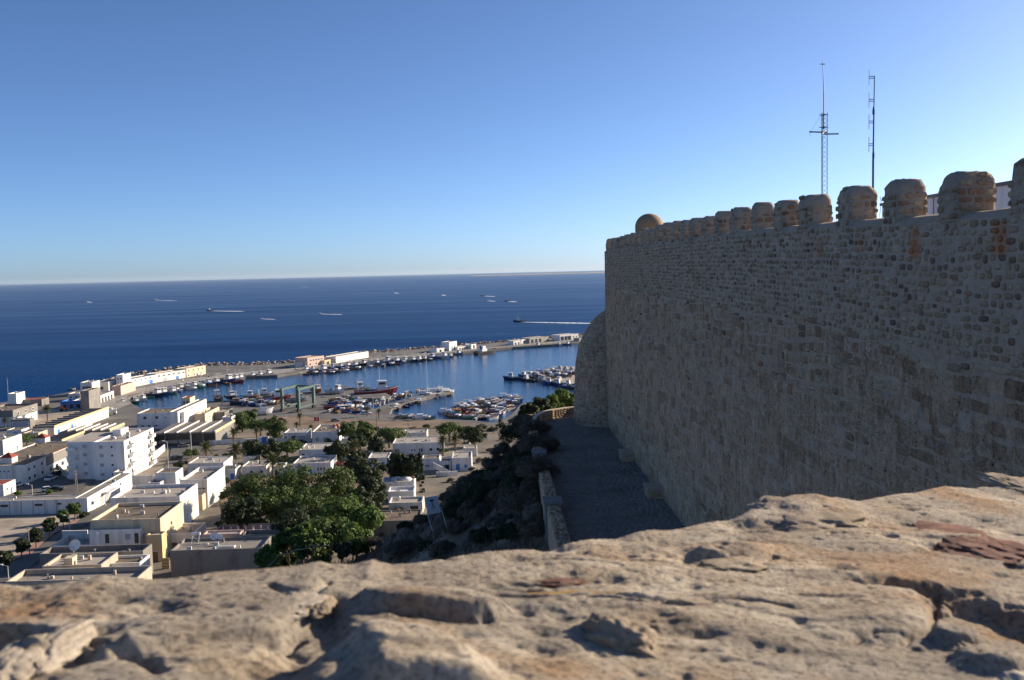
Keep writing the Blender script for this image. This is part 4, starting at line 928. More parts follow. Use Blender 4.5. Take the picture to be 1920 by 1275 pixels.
# ---- market hall etc.
r, W, D, h = house('white two storey fish market hall with small square windows', 256, 345, 774, 764, 7.2, 'clean_plaster', 'roof_brown', .4, F=grid((.17, .42, .78), (4.3,), 1.7, 1.5)+grid((.12, .25, .4, .8), (.9,), 1.6, .8)+[(.6, 4.6, .7, .7, G), (.93, 4.6, .7, .7, G)], name='market_hall', cat='building')
house('lit white wing with a sloping end wall behind the market hall', 317, 333, 772, 749, 8.0, 'clean_plaster', 'roof_brown', .5, RR=grid((.2, .35, .5, .65), (4.5,), 1, 1, G), name='market_wing', cat='building')
house('cream rooftop pavilion with a red roof edge on top of the hall', 340, 356, 746, 742, 4.4, 'cream_plaster', 'red_tile', .2, F=grid((.3, .7), (1,), 1.3, 1.8), name='pavilion', cat='pavilion')
house('half ruined cream block with roof beams beside the market hall', 366, 384, 776, 763, 5, 'cream_plaster', 'roof_sheet', .9, RR=grid((.3, .6), (2,), 1, 1))
house('low cream outbuilding with clutter beside the half ruined block', 386, 421, 773, 765, 3.6, 'grey_render', 'roof_pale', .6)
house('small white stucco hut beneath the dark trees by the sheds', 416, 434, 782, 778, 3.4, 'white_plaster', 'roof_pale', .3)
# ---- left shore
house('dark fronted block at the shore with tall grey openings', 150, 166, 733, 727, 10.5, 'grey_render', 'roof_brown', .4, RR=grid((.4,), (6,), 1.2, 1.3), name='shore_building', cat='building')
r, W, D, h = row_house('white quay arcade with five square openings in its lit wall', (166, 765), (214, 746), 5.6, 8, F=[(.12, 1, 1.2, 1.2, G), (.25, 1, 1.2, 1.2, G)]+[(u, 0, 3.0, 3.6, 'door_dark') for u in (.42, .54, .66, .78, .9)], name='arcade')
house('long low blue shopfront building with a dark terrace at the shore', 113, 164, 752, 747, 4, 'blue_paint', 'roof_brown', .9, F=[(u, 0, 2.4, 2.6, 'door_dark') for u in (.15, .4, .65, .9)], name='shop', cat='shop')
house('white block with three dark windows above the rocky shore', 150, 172, 717, 713, 7.5, F=grid((.3, .55, .8), (3.6,), 2, 1.6), RR=grid((.5,), (3.6,), 1, 1.4), name='shore_building', cat='building')
house('low white annexe beside the rocky shore with two windows', 127, 150, 738, 734, 4, F=grid((.25, .7), (1.4,), 1.4, 1.2))
house('grey and white villa left of the tall quay tower house', 181, 203, 716, 711, 6, 'white_plaster', 'roof_brown', .4, F=grid((.4,), (1,), 2.6, 2.2), RR=grid((.4,), (1,), 1.2, 1.6))
house('tall white tower house standing above its neighbours on the quay', 217, 230, 703, 699, 9.5, 'clean_plaster', 'roof_pale', .5, F=grid((.3, .7), (6.4,), 1, 1.3), RR=grid((.5,), (6,), 1.2, 1.2))
house('pinkish walled store with an arched painting on its lit end', 209, 226, 724, 716, 5.4, 'pink_plaster', 'roof_brown', .3, RR=[(.4, 0, 2, 2.4, 'door_grey')], name='store', cat='building')
house('bare concrete building frame at the left edge with red roof beams', -40, 24, 770, 757, 7.5, 'grey_render', 'roof_brown', .9, RR=grid((.2, .5, .8), (1.2, 4.6), 1.8, 1.4), name='unfinished_building', cat='building')
house('low white hall below the concrete frame with slanted white end', -30, 33, 783, 772, 4.2, 'clean_plaster', 'roof_pale', .4, RR=grid((.7,), (2,), 1, .8))
house('white sculptural shore pavilion with flaring roof and a tall mast', 14, 30, 738, 734, 8, 'clean_plaster', 'roof_pale', .8, name='pavilion', cat='pavilion')
house('low red roofed hall facing the sea behind the palm', 38, 78, 749, 745, 3.6, 'grey_render', 'red_tile', .1, name='hall', cat='building')
house('pale gateway wall building with a wide dark frame at left', 20, 56, 786, 783, 4.5, 'grey_render', 'roof_pale', .3, F=[(.5, 0, 8, 3.4, 'door_grey')], name='gateway', cat='gateway')
house('small white hut with blue shutters by the left sheds', 12, 40, 806, 801, 3.2, 'white_plaster', 'roof_brown', .3, F=[(.6, 0, 2, 2.2, 'door_blue')], RR=[(.4, .8, 1, 1, BL)])
# ---- row along the far quay
row_house('white port office with two blue roller doors on the far quay', (238, 728), (293, 717), 6.8, 9, F=[(.18, 0, 5, 3.6, 'door_blue'), (.82, 0, 4, 3.4, 'door_blue')]+grid((.12, .3, .5, .64, .8), (4.6,), 2.0, 1.2), wall='clean_plaster')
row_house('long two storey white net store at middle of the far quay row', (293, 717), (349, 708), 7.4, 9, F=grid((.1, .26, .42, .58, .76, .92), (4.6,), 2.4, 1.3)+[(.7, 0, 3, 2.8, 'door_blue'), (.3, 0, 3, 2.8, 'door_grey')], roof='roof_pale')
row_house('pinkish white end building of the long far quay row', (350, 708), (386, 701), 8.2, 9, F=grid((.12, .36, .6, .84), (5.2,), 1.6, 1.5)+grid((.1, .4, .75), (1,), 1.8, 1.5)+[(.55, 0, 2.2, 2.6, 'door_blue')], RR=grid((.5,), (5,), 1.3, 1.3), wall='cream_plaster', roof='roof_pale')
row_house('pink two storey harbour office by the rock breakwater', (577, 688), (608, 683), 9.0, 12, F=grid((.2, .36, .52, .68, .84), (5,), 2.2, 2)+grid((.15, .5, .85), (1,), 2.4, 2.4), wall='pink_plaster', roof='roof_pale')
row_house('tiny white and blue hut left of the pink harbour office', (566, 688), (577, 686), 4.5, 6, F=[(.5, 0, 3, 3, 'door_blue')], name='hut')
row_house('ochre shed squeezed between pink office and long white hall', (608.6, 684), (629, 680), 4.6, 9, F=[(.3, 0, 5, 3, 'door_dark')], wall='yellow_plaster', roof='roof_sheet')
row_house('long white windowless hall on the breakwater quay', (630, 681), (691, 670), 6.6, 10, F=grid([.06*k+.05 for k in range(16)], (5,), .8, .5), wall='clean_plaster', roof='roof_pale')
row_house('low white cabin row left of the breakwater tower', (819, 661), (842, 658), 4.6, 8, F=[(.3, 0, 3, 3, 'door_dark'), (.7, 0, 3, 3, 'door_dark')], wall='clean_plaster')
row_house('white square breakwater tower house with two tall dark windows', (842.5, 658.5), (857, 656), 10.5, 8, F=grid((.35, .65), (1.5,), 1.5, 3.8), wall='clean_plaster', roof='roof_pale')
row_house('low white stalls just right of the breakwater tower', (858, 657), (880, 654), 4, 7, F=[(u, 0, 2, 2.6, 'door_dark') for u in (.2, .4, .6, .8)])
row_house('open fronted white cube shelter on the breakwater quay', (884, 654.5), (893, 653), 5.4, 7, F=[(.5, .4, 3.4, 4, 'door_dark')], wall='clean_plaster')
row_house('pair of white cabins near far end of the breakwater', (963, 647), (976, 645.5), 5.2, 7, F=[(.3, 0, 2, 3, 'door_dark'), (.75, 0, 2, 3, 'door_dark')], wall='clean_plaster', name='cabin')
row_house('white cabin with a rooftop hut near far end of the breakwater', (978, 645.2), (990, 643.5), 5.6, 7, F=[(.5, 1, 3, 2.6, 'door_dark')], wall='clean_plaster', name='cabin')
r, W, D, h = row_house('long open sided concrete boat shelter on the breakwater', (993, 644), (1029, 639.5), 6.4, 11, F=[(u, .2, W_, 4.8, 'door_dark') for u, W_ in ((.14, 5), (.34, 5), (.54, 5))], wall='concrete', roof='roof_pale', name='boat_shelter')
row_house('white breakwater hall with three dark bays near the fort corner', (1050, 639), (1085, 635.5), 7.2, 11, F=[(u, .2, 5, 5.2, 'door_dark') for u in (.12, .32, .5)]+grid((.72, .88), (2,), 1.4, 2.6), wall='clean_plaster', roof='roof_pale')
row_house('small grey hut at the very tip of the breakwater', (1086, 640), (1096, 638.5), 4, 6, F=[(.5, 0, 4, 3, 'door_dark')], wall='concrete', name='hut')
# ---- middle town
house('long low white house with two small dark windows beside the street', 352, 419, 868, 855, 4, roof='roof_pale', par=.3, F=[(.2, 1.4, 1.2, .9, G), (.62, 1.2, 1.8, 1.4, G)])
house('low white annexe with shaded wall below the long white house', 411, 441, 880, 872, 3.4, roof='roof_brown', par=.3, F=[(.8, 0, 1.4, 2.1, 'door_blue')])
house('white bungalow partly hidden by the spiky palm', 453, 499, 874, 863, 3.6, roof='roof_pale', par=.3, F=grid((.4, .8), (1.2,), 1.1, 1.1))
house('white gate lodge beneath the palm left of the bungalow row', 511, 531, 874, 867, 3.4, roof='roof_brown', par=.4, F=[(.4, 0, 1.6, 2.2, 'door_dark')])
house('white bungalow with tan flat roof and blue shutters above the grove', 549, 620, 868, 853, 3.8, 'clean_plaster', 'roof_pale', .25, F=[(.28, .2, 1.4, 2.2, 'door_blue'), (.45, .2, 1.2, 2.2, 'door_blue'), (.66, 1.2, .5, 1.2, G), (.74, 1.2, .5, 1.2, G), (.82, 1.2, .5, 1.2, G)])
house('stepped white bungalow behind two dark trees with tan roof', 561, 650, 842, 829, 4, 'clean_plaster', 'roof_pale', .25, F=[(.08, 1, 1.2, 1.6, G), (.34, 1.2, .5, 1.1, G), (.40, 1.2, .5, 1.1, G), (.52, 0, 1.8, 2.2, 'door_blue')])
house('customs house with white walls and orange tank on its flat roof', 585, 634, 809, 795, 5, 'clean_plaster', 'roof_brown', .4, F=grid((.18, .5), (1,), 2.0, 1.8, SH), RR=grid((.5,), (1.4,), 1.3, 1.3), name='customs_house', cat='building')
house('low pale building with dark garage openings left of customs house', 532, 575, 811, 803, 4, 'white_plaster', 'roof_pale', .3, F=[(.08, 1.6, .8, .8, G), (.44, 0, 2.2, 2.8, 'door_dark'), (.58, .6, 1.4, 1.6, G), (.78, 0, 4.6, 2.8, 'door_grey')])
house('small white house with blue window half hidden by black trees', 690, 728, 858, 848, 4, 'clean_plaster', 'roof_pale', .25, F=[(.72, .8, 1.4, 1.8, BL)], RR=grid((.4,), (1,), 1, 1))
house('white bungalow with tan roof and paired dark windows near the palms', 736, 830, 830, 817, 4.2, 'clean_plaster', 'roof_pale', .25, F=[(.06, .8, .6, 1.5, G), (.11, .8, .6, 1.5, G), (.38, 1, .5, 1, G), (.44, 1, .5, 1, G), (.56, .7, 1.5, 1.5, G), (.76, 1, 1.2, 1.2, G), (.9, 1, 1.2, 1.2, G)])
house('white house with blue window beside the pale outdoor stair', 791, 824, 859, 852, 4, 'clean_plaster', 'roof_brown', .3, F=[(.22, 1.1, .5, .8, G), (.34, 1.1, .5, .8, G), (.68, .8, 1.4, 1.6, BL)])
r, W, D, h = house('white house with slanting stair wall and blue terrace door', 847, 884, 858, 846, 4.4, 'clean_plaster', 'roof_pale', .3, F=[(.3, .2, 1.4, 2.2, 'door_blue'), (.7, 1, 1.2, 1.2, BL)])
b = MB(); b.add([(-6, -3.3, h-.6), (-6, -3.0, h-.6), (1.5, -3.3, -.2), (1.5, -3.0, -.2), (-6, -3.3, h-2.4), (-6, -3.0, h-2.4), (1.5, -3.3, -2), (1.5, -3, -2)], [(0, 2, 3, 1), (0, 4, 6, 2), (1, 3, 7, 5), (0, 1, 5, 4), (2, 6, 7, 3)]); b.build('stair_wall', 'clean_plaster', r)
house('white terrace with blue recess between the two stair houses', 824.6, 846, 864, 855, 3.2, 'clean_plaster', 'roof_brown', .9, F=[(.6, 0, 1.6, 2, 'door_dark')])
house('small pale roofed white hut above the dark slope', 869, 894, 840, 835, 3, 'white_plaster', 'roof_pale', .2)
r, W, D, h = house('white vaulted terrace house with soft humps right of the black trees', 716, 776, 903, 893, 3.2, 'clean_plaster', 'clean_plaster', .5)
for k, u in enumerate((.45, .72)):
    b = MB(); b.lathe([(2.0*math.cos(a), 1.3*math.sin(a)) for a in np.linspace(0, 1.5, 6)], 14, (u*W, D*.5, h-.5)); b.build('vault', 'clean_plaster', r, True)
house('white lower terrace with plain parapet below the vaulted house', 727, 776, 921, 911, 3.2, 'clean_plaster', 'clean_plaster', .7)
house('white courtyard house with dark opening above the brown roof', 729, 792, 942, 930, 3.0, 'clean_plaster', 'roof_pale', .5, F=[(.75, .6, 2.6, 1.6, G)])
house('low ruin with rough brown rubble roof under the sign', 700, 786, 976, 955, 3.6, 'grey_render', 'roof_brown', .25)
bwall('long white garden wall with a blue gate below the dark pines', [(392, 834), (430, 832), (459, 831), (492, 829)], 1.6)
bwall('long white wall continuing right of the blue gate', [(500, 829), (540, 829), (584, 828)], 1.6)
bwall('white scalloped wall below the stair house', [(818, 893), (840, 893), (858, 891)], 1.3)
bwall('white wall by the tan yard right of the grove', [(731, 878), (760, 877), (790, 874)], 1.2)
t = thing('blue_gate', 'bright blue steel gate in the long white wall', 'gate', at_t(496, 829)); obox(t, 'leaf', 'blue_paint', -1.3, -.02, -.05, .05, 0, 2.2); obox(t, 'leaf', 'blue_paint', .02, 1.3, -.05, .05, 0, 2.2); obox(t, 'post', 'clean_plaster', -1.7, -1.35, -.2, .2, -.5, 2.4); obox(t, 'post', 'clean_plaster', 1.35, 1.7, -.2, .2, -.5, 2.4)
bwall('low white garden wall in front of the tan roofed bungalow', [(545, 884), (590, 883), (640, 881)], 1.1)
bwall('short white wall between the two left bungalows', [(497, 880), (512, 880), (533, 879)], 1.3)
bwall('white garden wall before the long tan roofed bungalow', [(733, 850), (780, 849), (834, 847)], 1.1)
bwall('white wall edging the lane behind customs house', [(640, 806), (690, 806), (715, 806)], 1.0)
bwall('white wall closing the pine garden on the right', [(880, 832), (895, 826), (915, 824)], 1.2)
house('small white shed roofed in brown between the pines', 690, 716, 834, 828, 3, roof='roof_brown', par=.2, F=[(.5, 0, 1.2, 2, 'door_blue')])
house('white bungalow half hidden behind the round pine', 756, 800, 811, 804, 3.4, 'clean_plaster', 'roof_pale', .3, F=grid((.3, .7), (1.1,), 1, 1.1))
house('low white store at the corner beside the earth verge', 640, 668, 822, 816, 3.2, 'white_plaster', 'roof_pale', .3, F=[(.4, 0, 1.6, 2.2, 'door_dark')])
house('white hut with flat tan roof in the left pine garden', 455, 480, 856, 850, 3.2, 'white_plaster', 'roof_pale', .3, F=[(.5, 1, 1, 1, G)])
house('narrow white house between apartment street and big white house', 276, 300, 905, 894, 4.5, 'white_plaster', 'roof_brown', .4, RR=grid((.5,), (2,), 1, 1))
house('low cream store behind the small saw tooth shed', 42, 72, 812, 806, 3.6, 'cream_plaster', 'roof_sheet', .3, RR=[(.4, 0, 2, 2.4, 'door_blue')])
# ---- near town, left
r, W, D, h = house('big white house with tall sunlit side wall left of the grove', 337, 388, 899, 875, 8, 'white_plaster', 'roof_screed', .9, F=[(.12, 3.6, 1.4, 1.4, G), (.5, 3.6, 1.8, 1.6, G), (.72, 5.2, 1.2, .4, G), (.86, 5.2, 1.2, .4, G)])
house('boxy upper room with brown roof left of the big white house', 291, 329, 886, 877, 6.6, 'white_plaster', 'roof_brown', .3, RR=grid((.5,), (3,), 1, 1.2))
r, W, D, h = house('walled roof terrace full of drying clutter in front of big white house', 342, 379, 929, 910, 4.2, 'cream_plaster', 'roof_pale', .9)
for k in range(14): obox(r, 'clutter', R.choice(('clean_plaster', 'shutter', 'wood', 'pale_metal')), *(lambda x, y, s, q: (x, x+s, y, y+s, h-.9, h-.9+q))(R.uniform(.2, .85)*W, R.uniform(.3, .8)*D, R.uniform(.3, .8), R.uniform(.3, 1.1)))
house('tall white house with stepped parapet and narrow sunlit end', 207, 337, 932, 907, 8.2, 'white_plaster', 'roof_pale', .8, F=grid((.93,), (1.5, 3.4, 5.3), .6, 1.0), RR=[(.3, 5.5, 1, 1, SH)])
bwall('raised white parapet along the roof edge of a garage yard', [(236, 912), (275, 912), (318, 911)], 3.4)
r, W, D, h = house('cream house with stained brown roof and tall lit side wall', 169, 300, 974, 941, 9, 'cream_plaster', 'roof_brown', .7, F=[(.05, 5.8, 1.2, .7, G), (.75, 4.5, 1.2, 1.6, SH)], RR=[(.45, 5.6, 1.0, 1.0, G)])
obox(r, 'front_gable', 'cream_plaster', W*.05, W*.62, -.14, 0, 7.0, h+.1)
r, W, D, h = house('white faced house with shuttered windows over its own terrace', 167, 262, 993, 986, 7.2, 'clean_plaster', 'roof_screed', .4, F=[(.35, 4.2, 1.0, 2.2, 'door_dark'), (.76, 4.8, 1.5, 1.5, SH), (.93, 4.0, 1.0, 2.4, 'door_dark')])
obox(r, 'porch_post', 'clean_plaster', W*.2, W*.2+.4, -1.6, -1.2, 3.2, 7.0)
house('sunken terrace with white parapet and shuttered back wall', 95, 262, 1021, 998, 4.0, 'white_plaster', 'roof_pale', 1.1, F=())
bwall('white rear wall of the sunken terrace with two shutters', [(118, 1024), (140, 1024), (166, 1023)], 3.6)
house('long grey roofed house with a deep shaded parapet and white dish', 74, 268, 1036, 1020, 6, 'grey_render', 'roof_screed', 1.0)
r, W, D, h = house('pale roofed house with white lit corner and little square chimney room', 79, 190, 1060, 1036, 6.6, 'beige_render', 'roof_pale', .6)
obox(r, 'roof_room', 'cream_plaster', W*.3, W*.45, D*.2, D*.45, h-.6, h+.9)
house('white side block joined to the pale roofed house', 191, 262, 1056, 1040, 5.6, 'clean_plaster', 'roof_brown', .5, F=grid((.5,), (2,), 1.2, 1.2))
house('nearest flat roofed house with broad grey parapets at bottom left', 10, 258, 1087, 1061, 7.4, 'beige_render', 'roof_screed', .9)
house('small white flat roofed house with sunlit side in the middle of town', 311, 364, 1000, 980, 4, 'clean_plaster', 'roof_screed', .4, F=[(.3, 0, 1.4, 2, 'door_brown'), (.7, .8, 1, 1.2, G)])
r, W, D, h = house('grey concrete house with broad blank wall and solar heater on top', 319, 490, 1030, 1005, 7, 'grey_render', 'roof_screed', .55)
house('pinkish white raised back wall behind the solar heater roof', 380, 450, 1001, 997, 7.6, 'pink_plaster', 'roof_pale', .3)
house('dark grey side block on the right of the concrete house', 452, 516, 1003, 993, 7.4, 'grey_render', 'roof_brown', .5)
r, W, D, h = house('pink walled open courtyard house with a row of white posts', 402, 520, 994, 980, 4.2, 'pink_plaster', 'roof_pale', 1.5)
for k in range(8): obox(r, 'post', 'clean_plaster', W*(.08+.12*k), W*(.08+.12*k)+.35, D*.4, D*.4+.35, h-1.5, h+.3)
house('narrow yellow facade in the alley between cream and grey houses', 274, 303, 1003, 998, 6, 'yellow_plaster', 'roof_pale', .3, F=[(.5, 0, 1.6, 2.4, 'door_brown')])
t = thing('yellow_gate', 'yellow patterned alley gate beside the grey concrete house', 'gate', at_t(311, 1066)); obox(t, 'leaf', 'yellow_plaster', -.8, .8, -.05, .05, 0, 2.3)
for k in range(3): obox(t, 'rail', 'dark_metal', -.8, .8, -.09, -.05, .4+k*.7, .48+k*.7)
# rooftop gear
def dish(label, px, py, h, s=.9, ex=7):
    p = at_t(px, py, ex); t = thing('satellite_dish', label, 'satellite dish', p, group='rooftop satellite dishes')
    b = MB(); b.tube((0, 0, -.8), (0, .1, .25), .05); b.build('mast', 'dark_metal', t)
    b = MB(); prof = [(0, 0), (.35*s, .03*s), (.7*s, .12*s), (s, .26*s)]; b.lathe(prof, 18); M4 = Matrix.Rotation(rad(65), 4, 'X')
    b.v = [tuple(M4 @ Vector(v)+Vector((0, .1, .7))) for v in b.v]; b.build('reflector', 'white_paint', t, True)
    b = MB(); b.tube((0, .05, .1), (0, -.75*s, .9), .025); b.build('feed_arm', 'dark_metal', t)
dish('large white satellite dish standing on the long grey roof', 141, 1029, .8, 1.2, 6.2)
dish('white satellite dish beside the solar heater on the grey house', 402, 1011, .8, .9, 7.2)
dish('small grey dish right of the larger one on the grey house', 413, 1013, .6, .6, 7.2)
p = at_t(367, 1013, 7.2); t = thing('solar_heater', 'white solar water heater on a metal frame atop the grey house', 'solar heater', p)
b = MB(); b.tube((-.9, .3, 1.3), (.9, .3, 1.3), .32, n=12); b.build('tank', 'white_paint', t)
b = MB(); [b.tube((x, .3, -.7), (x, .3, 1.1), .04).tube((x, -1, -.7), (x, .3, 1), .04).tube((x, .3, -.6), (-x, .3, .9), .03) for x in (-.7, .7)]; b.build('frame', 'pale_metal', t)
p = at_t(423, 1024, 6.8); t = thing('skylight', 'pale ribbed rooftop skylight panel on the grey concrete house', 'skylight', p); obox(t, 'curb', 'clean_plaster', -1.9, 1.9, -.6, .6, -.6, .02)
for k in range(6): obox(t, 'pane', 'shutter', -1.75+k*.6, -1.25+k*.6, -.45, .45, .023, .08)
p = at_t(630, 801, 5.0); t = thing('roof_tank', 'pair of orange tanks on the customs house roof', 'water tank', p)
for x in (-.7, .8): b = MB(); b.tube((x, 0, -.4), (x, 0, 1.2), .65, n=12); b.build('tank', 'orange_paint', t, True)
# ================================================================ vegetation
def leaf_mesh(name, C, nrm, size, rs, asp=.6):
    n = len(C); a = rs.normal(size=(n, 3)); d = nrm+rs.normal(scale=.55, size=(n, 3)); d /= np.linalg.norm(d, axis=1)[:, None]+1e-6
    a -= d*(a*d).sum(1)[:, None]; a /= np.linalg.norm(a, axis=1)[:, None]+1e-6; c = np.cross(d, a)
    s = size*rs.uniform(.6, 1.35, (n, 1)); V = np.stack([C-a*s, C+c*s*asp-a*s*.1, C+a*s, C-c*s*asp+a*s*.1], 1)
    return fast_mesh(name, V, np.arange(4*n).reshape(-1, 4))
def crown_pts(r, kind, rs, dens=1.0):
    rx, rz, ncl = {'broad': (r, r*.72, 34), 'pine': (r, r*.42, 30), 'round': (r, r*.92, 26), 'cypress': (r, r*4.2, 40), 'bush': (r, r*.62, 20), 'tall': (r, r*1.15, 36)}[kind]
    C, N = [], []
    for k in range(int(ncl*dens)):
        d = rs.normal(size=3); d /= np.linalg.norm(d); rad_ = rs.uniform(.45, .98)
        if kind == 'pine': d[2] = abs(d[2])*.9-.12
        if kind == 'bush': d[2] = abs(d[2])
        if kind == 'cypress': rad_ = rs.uniform(.75, 1.0); d = d*np.array([1, 1, 1]); tz_ = rs.uniform(-1, 1); w_ = (1-((tz_+.25)/1.25)**2 if tz_ > -.25 else 1)*.9+.08; th = rs.uniform(0, 6.28); p = np.array([math.cos(th)*rx*w_*.7, math.sin(th)*rx*w_*.7, tz_*rz])
        else: p = d*rad_*np.array([rx, rx, rz])
        cr = r*rs.uniform(.16, .36) if kind not in ('round', 'cypress') else r*rs.uniform(.24, .36)
        m_ = int(max(18, 85*dens*(cr/(r*.3))**2)); q = rs.normal(size=(m_, 3)); q /= np.linalg.norm(q, axis=1)[:, None]
        q *= rs.uniform(.3, 1.25, (m_, 1))**.6; q[:, 2] *= .75; C.append(p+q*cr); N.append(q+d*.4+np.array([0, 0, .25]))
    return np.concatenate(C), np.concatenate(N)
def tree(name, label, pos, r, kind, leaf, group=None, leafs=None, trunk=True, cat='tree', base=None, dens=1.0):
    rs = np.random.RandomState(R.randrange(10**6)); g = base if base is not None else ground(pos.x, pos.y)
    t = thing(name, label, cat, (pos.x, pos.y, g), group=group); h = pos.z-g
    C, N = crown_pts(r, kind, rs, dens)
    link('crown', leaf_mesh('crown', C+np.array([0, 0, h]), N, leafs or max(.16, r*.075), rs, .14 if name == 'dry_shrub' else .6), leaf, t)
    if trunk:
        b = MB(); top = h-(r*.1 if kind == 'pine' else 0); w_ = max(.08, r*.07); bend = rs.uniform(-.3, .3, 2)*min(1, r*.2)
        mid = (bend[0], bend[1], top*.55); b.tube((0, 0, -.6), mid, w_*1.25, w_*.9, 7).tube(mid, (bend[0]*.5, 0, top), w_*.9, w_*.5, 6)
        if kind not in ('cypress', 'round', 'bush'):
            for k in range(7):
                d = rs.normal(size=3); d /= np.linalg.norm(d); e = d*np.array([r, r, r*.35])*.75; z_ = rs.uniform(.45, .9)*top
                b.tube((bend[0]*.7, bend[1]*.7, z_), (e[0], e[1], h+e[2]), w_*.5, w_*.15, 5)
        b.build('trunk', 'trunk', t)
    return t
def tp(px, py, ex): return at_t(px, py, ex)
grove = [(470, 915, 6.2, 'leaf_green', 'tall grove tree at left edge of the dense grove'), (452, 958, 4.4, 'leaf_dark', 'dark shaded tree low on the left flank of the grove'), (545, 906, 6.4, 'leaf_green', 'broad green tree in upper middle of the grove below the bungalows'),
         (508, 940, 5.6, 'leaf_green', 'green tree in the left centre of the grove'), (627, 905, 5.8, 'leaf_green', 'broad olive green tree at upper right of the grove'), (585, 945, 6.2, 'leaf_green', 'large dim green tree in the very heart of the grove'),
         (668, 945, 4.6, 'leaf_dark', 'dark tree between bright crown and the conifers'), (640, 965, 5.2, 'leaf_bright', 'bright green crown with light tips in lower right of the grove'), (688, 972, 3.8, 'leaf_bright', 'brightest rounded green crown at the right end of the grove'),
         (560, 985, 5.0, 'leaf_dark', 'shaded tree in the lower centre of the grove'), (610, 1002, 5.0, 'leaf_green', 'green tree above the rope railing'), (660, 1005, 3.6, 'leaf_bright', 'small bright tree at lower right corner of the grove')]
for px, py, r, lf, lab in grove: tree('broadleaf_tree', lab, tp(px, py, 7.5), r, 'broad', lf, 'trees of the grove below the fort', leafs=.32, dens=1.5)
for px, py, r, lab in ((685, 885, 4.6, 'tall black green conifer behind right end of the grove'), (700, 922, 4.6, 'wide black green conifer right beside the grove'), (668, 868, 3.6, 'smaller dark conifer left of the tall black one'),
                       (746, 872, 3.6, 'left of two black trees standing above the white terraces'), (772, 874, 3.2, 'right of two black trees standing above the white terraces')):
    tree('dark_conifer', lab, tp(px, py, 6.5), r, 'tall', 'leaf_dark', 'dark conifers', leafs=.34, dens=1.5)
tree('cypress', 'slender dark cypress beside the white terrace houses', tp(787, 893, 4.6), 1.6, 'cypress', 'leaf_dark', leafs=.25, dens=1.2)
for px, py, r, lf, lab in ((454, 790, 4.8, 'leaf_green', 'left crown of the big pine clump by the sheds'), (488, 797, 5.2, 'leaf_green', 'middle crown of the big pine clump by the sheds'), (516, 801, 4.6, 'leaf_green', 'right crown of the big pine clump by the yard'), (470, 780, 3.4, 'leaf_green', 'upper crown of the big pine clump'),
                           (475, 842, 3.4, 'leaf_dark', 'small umbrella tree left of the flat topped pine'), (538, 838, 5.4, 'leaf_green', 'flat topped umbrella pine beside the stepped bungalow'), (507, 843, 3.8, 'leaf_dark', 'dark umbrella tree between two palms'),
                           (655, 808, 4.2, 'leaf_green', 'bushy green tree right of customs house'), (680, 814, 4.4, 'leaf_green', 'second bushy tree further right of customs house'), (668, 829, 3.4, 'leaf_dark', 'low dark tree below the bushy pair by customs house'), (681, 798, 2.4, 'leaf_green', 'small tree top at the earth verge'),
                           (730, 816, 6.2, 'leaf_green', 'big round pine beside the dark lamp pole'), (630, 846, 4.2, 'leaf_dark', 'dark pine half covering the stepped bungalow'), (842, 806, 6.2, 'leaf_green', 'wide umbrella pine above the twin palms'), (889, 814, 4.0, 'leaf_dark', 'dark tree right of wide umbrella pine'), (706, 832, 3.0, 'leaf_dark', 'dark shrub tree under the round pine')):
    tree('pine_tree', lab, tp(px, py, 4.8), r, 'pine' if r > 5 else 'round', lf, 'garden pines', leafs=.36, dens=1.3)
for k, (px, py) in enumerate(((139, 954), (118, 969), (92, 985), (66, 1003), (39, 1021), (7, 1046))):
    tree('street_tree', ('clipped round street tree nearest the white garage wall', 'clipped round street tree second from the garage wall', 'clipped round street tree with the longest shadow on the lot', 'clipped dark street tree left of the utility pole', 'clipped dark street tree near bottom left of the lot', 'clipped street tree cut by the left picture edge')[k],
         tp(px, py, 3.4), 1.85, 'round', 'leaf_green' if k < 2 else 'leaf_dark', 'round street trees', leafs=.2, dens=1.3)  # shadow side of the nearer trees put into a darker leaf colour
EXTRA = [(600, 812, 2.6, 'leaf_green'), (700, 806, 2.4, 'leaf_dark'), (560, 815, 2.0, 'leaf_dark'), (712, 848, 2.4, 'leaf_green'), (590, 850, 2.2, 'leaf_dark'), (535, 862, 2.4, 'leaf_dark'), (478, 868, 2.2, 'leaf_green'), (430, 858, 2.8, 'leaf_dark'), (405, 862, 2.4, 'leaf_green'), (455, 850, 2.6, 'leaf_dark'), (785, 812, 2.2, 'leaf_dark'), (760, 820, 2.2, 'leaf_dark'), (870, 822, 2.8, 'leaf_dark'), (905, 802, 2.4, 'leaf_dark'), (940, 800, 2.4, 'leaf_dark'), (720, 880, 2.6, 'leaf_dark'), (700, 865, 2.6, 'leaf_dark'), (655, 882, 3.0, 'leaf_dark'), (430, 930, 3.2, 'leaf_dark'), (480, 985, 3.0, 'leaf_dark'), (530, 1010, 3.4, 'leaf_green'), (500, 1040, 3.0, 'leaf_bright'), (550, 1035, 2.8, 'leaf_green'), (580, 1025, 3.0, 'leaf_dark'), (720, 985, 2.2, 'leaf_dark'), (745, 960, 1.6, 'leaf_tan'), (420, 985, 2.0, 'leaf_dark')]
for px, py, r, lf in EXTRA:
    tree('understory_bush', {'leaf_green': 'green', 'leaf_dark': 'dark green', 'leaf_bright': 'light green', 'leaf_tan': 'dry tan'}[lf]+' loose bush '+('at lower edge of the big grove' if py > 920 else ('among the bungalow gardens left of the twin palms' if px < 780 else 'on the garden edge below the harbour verge')), tp(px, py, r*.6), r, 'bush', lf, 'loose bushes in the gardens', leafs=.26, cat='bush')
